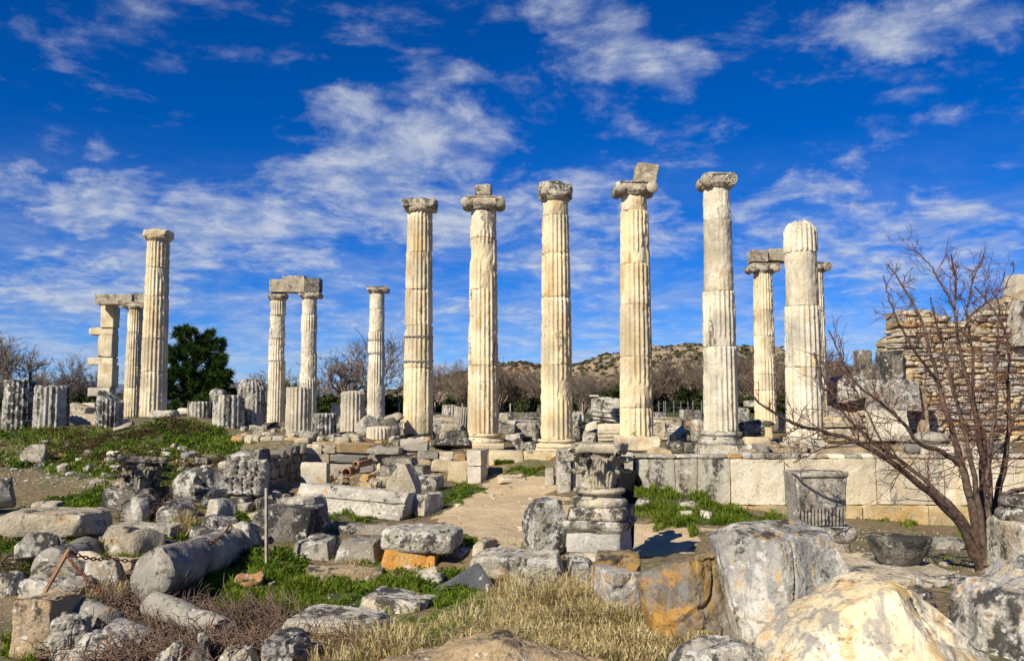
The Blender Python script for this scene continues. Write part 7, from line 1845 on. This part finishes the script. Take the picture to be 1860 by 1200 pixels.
for a, b_ in TREES:
    co = np.zeros(len(b_.vertices) * 3, np.float32); b_.vertices.foreach_get('co', co); TH.append(float(np.percentile(co.reshape(-1, 3)[:, 2], 99.5)))
bare_tree('wide bare tree with dense grey crown at the left picture edge', 30, 745, 600, 80, 0, 'bare_far', wide=1.25)
bare_tree('smaller bare tree between the left edge tree and the stacked pillar', 140, 745, 645, 85, 1, 'bare_far', wide=1.1)
bare_tree('broad bare tree behind the slim far column', 655, 748, 604, 74, 2, 'bare_far', wide=1.35)
bare_tree('bare tree with pale branches left of the small slim column', 1060, 750, 680, 70, 3, 'bare_far')
rs = random.Random(8)
ORD = 'first second third fourth fifth sixth seventh eighth ninth tenth eleventh twelfth thirteenth fourteenth fifteenth sixteenth seventeenth eighteenth nineteenth twentieth twenty-first twenty-second twenty-third twenty-fourth twenty-fifth twenty-sixth'.split()
for k in range(26):
    px = 770 + k * 27 + rs.uniform(-12, 12)
    bare_tree('bare brown tree of the central thicket, %s from its left end' % ORD[k], px, 750, rs.uniform(645, 678) - (14 if px > 1180 else 0), rs.uniform(84, 110), k % 4, 'bare_brown', 'bare trees of the central thicket', wide=1.15, rot=rs.uniform(0, 6))
for k in range(7):
    px = 1470 + k * 30 + rs.uniform(-8, 8)
    bare_tree('bare brown tree beyond the broken column, %s of its row from the left' % ORD[k], px, 750, rs.uniform(628, 660), rs.uniform(70, 90), (k + 1) % 4, 'bare_brown', 'bare trees of the right thicket', wide=1.1, rot=rs.uniform(0, 6))
for k in range(9):
    px = 55 + k * 46 + rs.uniform(-14, 14)
    bare_tree('low bare tree in the dark thicket, %s of the left-hand row' % ORD[k], px, 748, rs.uniform(675, 700), rs.uniform(75, 95), k % 4, 'bare_far', 'bare trees of the left thicket', wide=1.3, rot=rs.uniform(0, 6))
for k in range(5):
    bare_tree('low bare tree behind the far pair of columns, %s of its row from the left' % ORD[k], 425 + k * 60 + rs.uniform(-12, 12), 750, rs.uniform(665, 690), rs.uniform(85, 100), (k + 2) % 4, 'bare_brown', 'bare trees behind the far pair', wide=1.3, rot=rs.uniform(0, 6))
# ---------------------------------------------------------------- evergreen bushes
def leaf_ball(seed, n=2600, lw=0.085):
    rs = np.random.RandomState(seed); Vs = []
    cs = []
    for k in range(26):
        d = rs.normal(size=3); d[2] = abs(d[2]); d /= np.linalg.norm(d); cs.append(d * np.array([1, 1, 1.0]) * rs.uniform(0.35, 0.85))
    cs = np.array(cs); C = cs[rs.randint(len(cs), size=n)]
    d = rs.normal(size=(n, 3)); d /= np.linalg.norm(d, axis=1, keepdims=True)
    c = C + d * (0.28 * rs.rand(n) ** 0.4)[:, None]; c = c[c[:, 2] > -0.1]; n = len(c)
    nrm = rs.normal(size=(n, 3)); nrm /= np.linalg.norm(nrm, axis=1, keepdims=True)
    t = np.cross(nrm, rs.normal(size=(n, 3))); t /= np.linalg.norm(t, axis=1, keepdims=True); b_ = np.cross(nrm, t)
    s = lw * rs.uniform(0.6, 1.4, n)[:, None]
    V = np.stack([c - t * s, c + b_ * s * 0.6, c + t * s, c - b_ * s * 0.6], 1).reshape(-1, 3)
    return mesh_np('foliage', V, np.arange(len(V)).reshape(-1, 4))
BALLS = [leaf_ball(700 + k) for k in range(3)]
def bush(label, px, py_b, py_t, wpx, Y, k, mat='evergreen', group='evergreen bushes along the far meadow'):
    a = at(px, py_b, Y); h = at(px, py_t, Y).z - a.z; w = wpx / F * Y / 2
    t = thing('evergreen_bush', label, 'bush', (a.x, Y, a.z - 0.2), (0, 0, k * 1.3), group)
    o = obj('foliage', BALLS[k % 3], None, t, (0, 0, 0), (0, 0, 0), (w, w, h * 0.95))
    if not o.data.materials: o.data.materials.append(M[mat])
    tb = Tubes(5); tb.add([(0, 0, -0.3), (0.05, 0, h * 0.3), (0.1, 0, h * 0.6)], [0.08, 0.06, 0.03]); obj('trunk', tb.mesh('trunk'), M['bark'], t)
for k, (px, pb, pt, w, Y) in enumerate([(20, 748, 672, 110, 88), (100, 748, 690, 120, 86), (160, 750, 700, 90, 80), (230, 750, 700, 90, 84), (440, 750, 690, 90, 84), (525, 750, 682, 46, 70), (600, 750, 700, 110, 82), (700, 750, 695, 120, 80),
                                       (770, 750, 700, 80, 90), (830, 752, 700, 90, 92), (950, 750, 712, 46, 74), (905, 752, 706, 80, 95), (1030, 750, 706, 90, 92), (1110, 750, 690, 110, 76), (1040, 750, 700, 60, 80), (1180, 752, 700, 100, 92),
                                       (1260, 750, 690, 100, 90), (1275, 750, 735, 40, 72), (1345, 752, 700, 70, 84), (1420, 752, 705, 80, 80), (1520, 750, 690, 120, 84), (1600, 752, 690, 120, 84), (985, 750, 700, 80, 98)]):
    bush(('tall' if pb - pt > 52 else 'low') + (' wide' if w > 95 else ' narrow') + ' evergreen hedge bush, %s from the left' % ORD[k], px, pb, pt, w, Y, k)
# ---------------------------------------------------------------- pine
def pine():
    Y = 60.0; a = at(350, 748, Y)
    t = thing('pine_tree', 'dark green pine tree right of the lone tall column', 'tree', (a.x, Y, a.z - 0.2))
    rs = np.random.RandomState(5); Vs = []
    tb = Tubes(7); k_ = Y / F
    top = (748 - 600) * k_
    tb.add([(0, 0, 0), (0.05, 0, top * 0.35), (-0.05, 0, top * 0.7), (0.0, 0, top * 0.95)], [0.22, 0.17, 0.10, 0.04])
    cl = [(338, 604, 22), (318, 603, 16), (382, 606, 18), (392, 622, 18), (326, 622, 20), (360, 620, 22), (312, 640, 18), (345, 645, 30), (385, 640, 24), (398, 655, 22), (318, 664, 24), (355, 672, 34), (392, 680, 28), (408, 690, 16),
          (318, 692, 28), (345, 704, 34), (378, 708, 32), (404, 712, 20), (322, 722, 26), (360, 728, 30), (392, 728, 24), (415, 705, 12), (300, 672, 18), (302, 705, 22), (410, 668, 18), (418, 722, 18), (340, 660, 26), (372, 690, 30), (330, 680, 28), (360, 640, 24)]
    for (px, py, r) in cl:
        c0 = np.array([(px - 350) * k_, rs.uniform(-1.2, 1.2), (748 - py) * k_]); R = r * k_ * 1.1
        tb.add([(0, 0, max(0.5, c0[2] - 0.8)), tuple(c0 * [0.5, 0.5, 1] - [0, 0, 0.35]), tuple(c0)], [0.06, 0.045, 0.02])
        for sub in range(9):
            d = rs.normal(size=3); d /= np.linalg.norm(d); cc_ = c0 + d * R * np.array([0.75, 0.75, 0.55]); n = 130
            dd = rs.normal(size=(n, 3)); dd[:, 2] += 0.35; dd /= np.linalg.norm(dd, axis=1, keepdims=True)
            L = R * rs.uniform(0.25, 0.5, n)[:, None]; s = np.cross(dd, rs.normal(size=(n, 3))); s /= np.linalg.norm(s, axis=1, keepdims=True)
            b0_ = cc_ + dd * L * 0.15
            Vs.append(np.stack([b0_ - s * 0.04, b0_ + s * 0.04, b0_ + dd * L], 1).reshape(-1, 3))
    V = np.concatenate(Vs)
    obj('crown', mesh_np('crown', V, np.arange(len(V)).reshape(-1, 3)), M['pine'], t)
    obj('trunk', tb.mesh('trunk'), M['bark'], t)
pine()
# ---------------------------------------------------------------- the bare tree in the right foreground
def near_tree():
    base = at(1790, 1038, 11.5)
    t = thing('bare_tree', 'bare many-stemmed tree with reddish twigs in the right foreground', 'tree', base)
    tb, tw = Tubes(8), Tubes(4)
    rs = np.random.RandomState(12)
    S = [  # photo points, distance, radius at foot, radius at tip
        ([(1790, 1040), (1745, 950), (1690, 893), (1620, 838), (1560, 802), (1500, 784), (1450, 776), (1380, 735), (1345, 690)], [11.5, 11.3, 11.1, 10.9, 10.8, 10.7, 10.6, 10.5, 10.5], 0.10, 0.010),
        ([(1788, 1010), (1735, 922), (1665, 858), (1600, 812), (1548, 770), (1500, 700), (1478, 640)], [11.5, 11.5, 11.5, 11.5, 11.5, 11.4, 11.4], 0.07, 0.008),
        ([(1792, 1030), (1768, 930), (1748, 850), (1732, 790), (1715, 738), (1702, 690), (1684, 612), (1664, 560), (1640, 520), (1612, 480)], [11.5] * 4 + [11.6, 11.7, 11.8, 11.9, 12.0, 12.0], 0.10, 0.009),
        ([(1742, 842), (1712, 818), (1668, 810), (1645, 772), (1600, 728), (1556, 700), (1530, 655), (1505, 600)], [11.5, 11.4, 11.2, 11.1, 11.0, 10.9, 10.9, 10.9], 0.05, 0.008),
        ([(1794, 1020), (1786, 900), (1782, 820), (1772, 742), (1758, 700), (1742, 622), (1732, 560), (1738, 505), (1728, 462)], [11.6, 11.7, 11.8, 11.9, 11.9, 12.0, 12.0, 12.1, 12.1], 0.085, 0.009),
        ([(1797, 1010), (1800, 900), (1790, 800), (1765, 730), (1768, 640), (1752, 560), (1770, 500), (1790, 455)], [11.6, 11.8, 11.9, 12.0, 12.1, 12.2, 12.2, 12.2], 0.06, 0.008),
        ([(1800, 1000), (1812, 900), (1826, 832), (1835, 770), (1830, 700), (1834, 620), (1806, 562), (1770, 520)], [11.7, 11.8, 11.9, 11.9, 11.9, 12.0, 12.0, 12.0], 0.075, 0.009),
        ([(1793, 1025), (1779, 920), (1764, 840), (1748, 760), (1728, 700), (1716, 640), (1700, 590), (1690, 540)], [11.4, 11.3, 11.2, 11.2, 11.1, 11.1, 11.0, 11.0], 0.07, 0.008),
        ([(1796, 1015), (1793, 900), (1800, 800), (1812, 720), (1806, 650), (1818, 590), (1812, 540)], [11.4, 11.4, 11.4, 11.4, 11.4, 11.4, 11.4], 0.06, 0.008),
        ([(1816, 900), (1845, 892), (1880, 880), (1930, 840)], [11.8, 11.7, 11.6, 11.5], 0.05, 0.02),
        ([(1832, 780), (1850, 745), (1870, 700), (1885, 640)], [11.9, 11.9, 11.9, 11.9], 0.04, 0.012),
        ([(1702, 690), (1668, 650), (1640, 600), (1620, 560), (1604, 500)], [11.7, 11.6, 11.5, 11.4, 11.4], 0.03, 0.007),
        ([(1742, 622), (1765, 570), (1800, 545), (1828, 520), (1845, 480)], [12, 12.1, 12.2, 12.3, 12.3], 0.025, 0.006),
        ([(1732, 560), (1712, 520), (1690, 480), (1660, 452)], [12, 12, 12, 12], 0.022, 0.006),
        ([(1620, 838), (1580, 760), (1545, 690), (1520, 640)], [10.9, 10.9, 10.9, 10.9], 0.022, 0.006),
        ([(1560, 802), (1500, 812), (1455, 830), (1440, 840)], [10.8, 10.6, 10.5, 10.5], 0.022, 0.006),
        ([(1450, 776), (1420, 790), (1400, 800)], [10.6, 10.5, 10.5], 0.014, 0.005),
    ]
    def smooth_line(P, n):
        P = np.array(P); d = np.concatenate([[0], np.cumsum(np.linalg.norm(np.diff(P, axis=0), axis=1))]); u = np.linspace(0, d[-1], n)
        Q = np.stack([np.interp(u, d, P[:, k]) for k in range(3)], 1)
        for _ in range(2): Q[1:-1] = 0.25 * Q[:-2] + 0.5 * Q[1:-1] + 0.25 * Q[2:]
        return Q, d[-1]
    def twiglet(p, d, L, r, lev):
        m = 5; P = [p]; dd = d.copy()
        for k in range(m - 1):
            dd = dd + rs.normal(size=3) * 0.16 + np.array([0, 0, 0.07]); dd /= np.linalg.norm(dd); P.append(P[-1] + dd * L / (m - 1))
        tw.add(P, np.linspace(r, max(0.0022, r * 0.45), m))
        if lev:
            for k in range(rs.randint(2, 5)):
                i = rs.randint(1, m); nd = dd + rs.normal(size=3) * 0.62; nd /= np.linalg.norm(nd)
                twiglet(P[i], nd, L * rs.uniform(0.4, 0.75), max(0.0028, r * 0.6), lev - 1)
    b = np.array(base)
    for pts, Ys, r0, r1 in S:
        P = [np.array(at(x, y, Yv)) - b for (x, y), Yv in zip(pts, Ys)]
        Q, L = smooth_line(P, 26); Q[1:-1] += rs.normal(size=(24, 3)) * 0.008
        tt = np.linspace(0, 1, 26); rr = 0.92 * r0 + (r1 - 0.92 * r0) * tt ** 0.45
        tb.add(Q, rr * (1 + 0.12 * rs.rand(26)))
        n = int(L * 8.0)
        for k in range(n):
            u = rs.uniform(0.30, 1.0); i = int(u * 24); d = Q[i + 1] - Q[i]; d /= np.linalg.norm(d)
            nd = d * 0.5 + rs.normal(size=3) * 0.62 + np.array([0, 0, 0.22]); nd /= np.linalg.norm(nd)
            twiglet(Q[i], nd, rs.uniform(0.22, 0.66) * (1.0 - 0.45 * max(0, u - 0.5) * 2), min(0.007, rr[i] * 0.6), 2 if rs.rand() < 0.75 else 1)
    obj('trunk', tb.mesh('trunk'), M['bark'], t)
    obj('twigs', tw.mesh('twigs'), M['twig'], t)
near_tree()
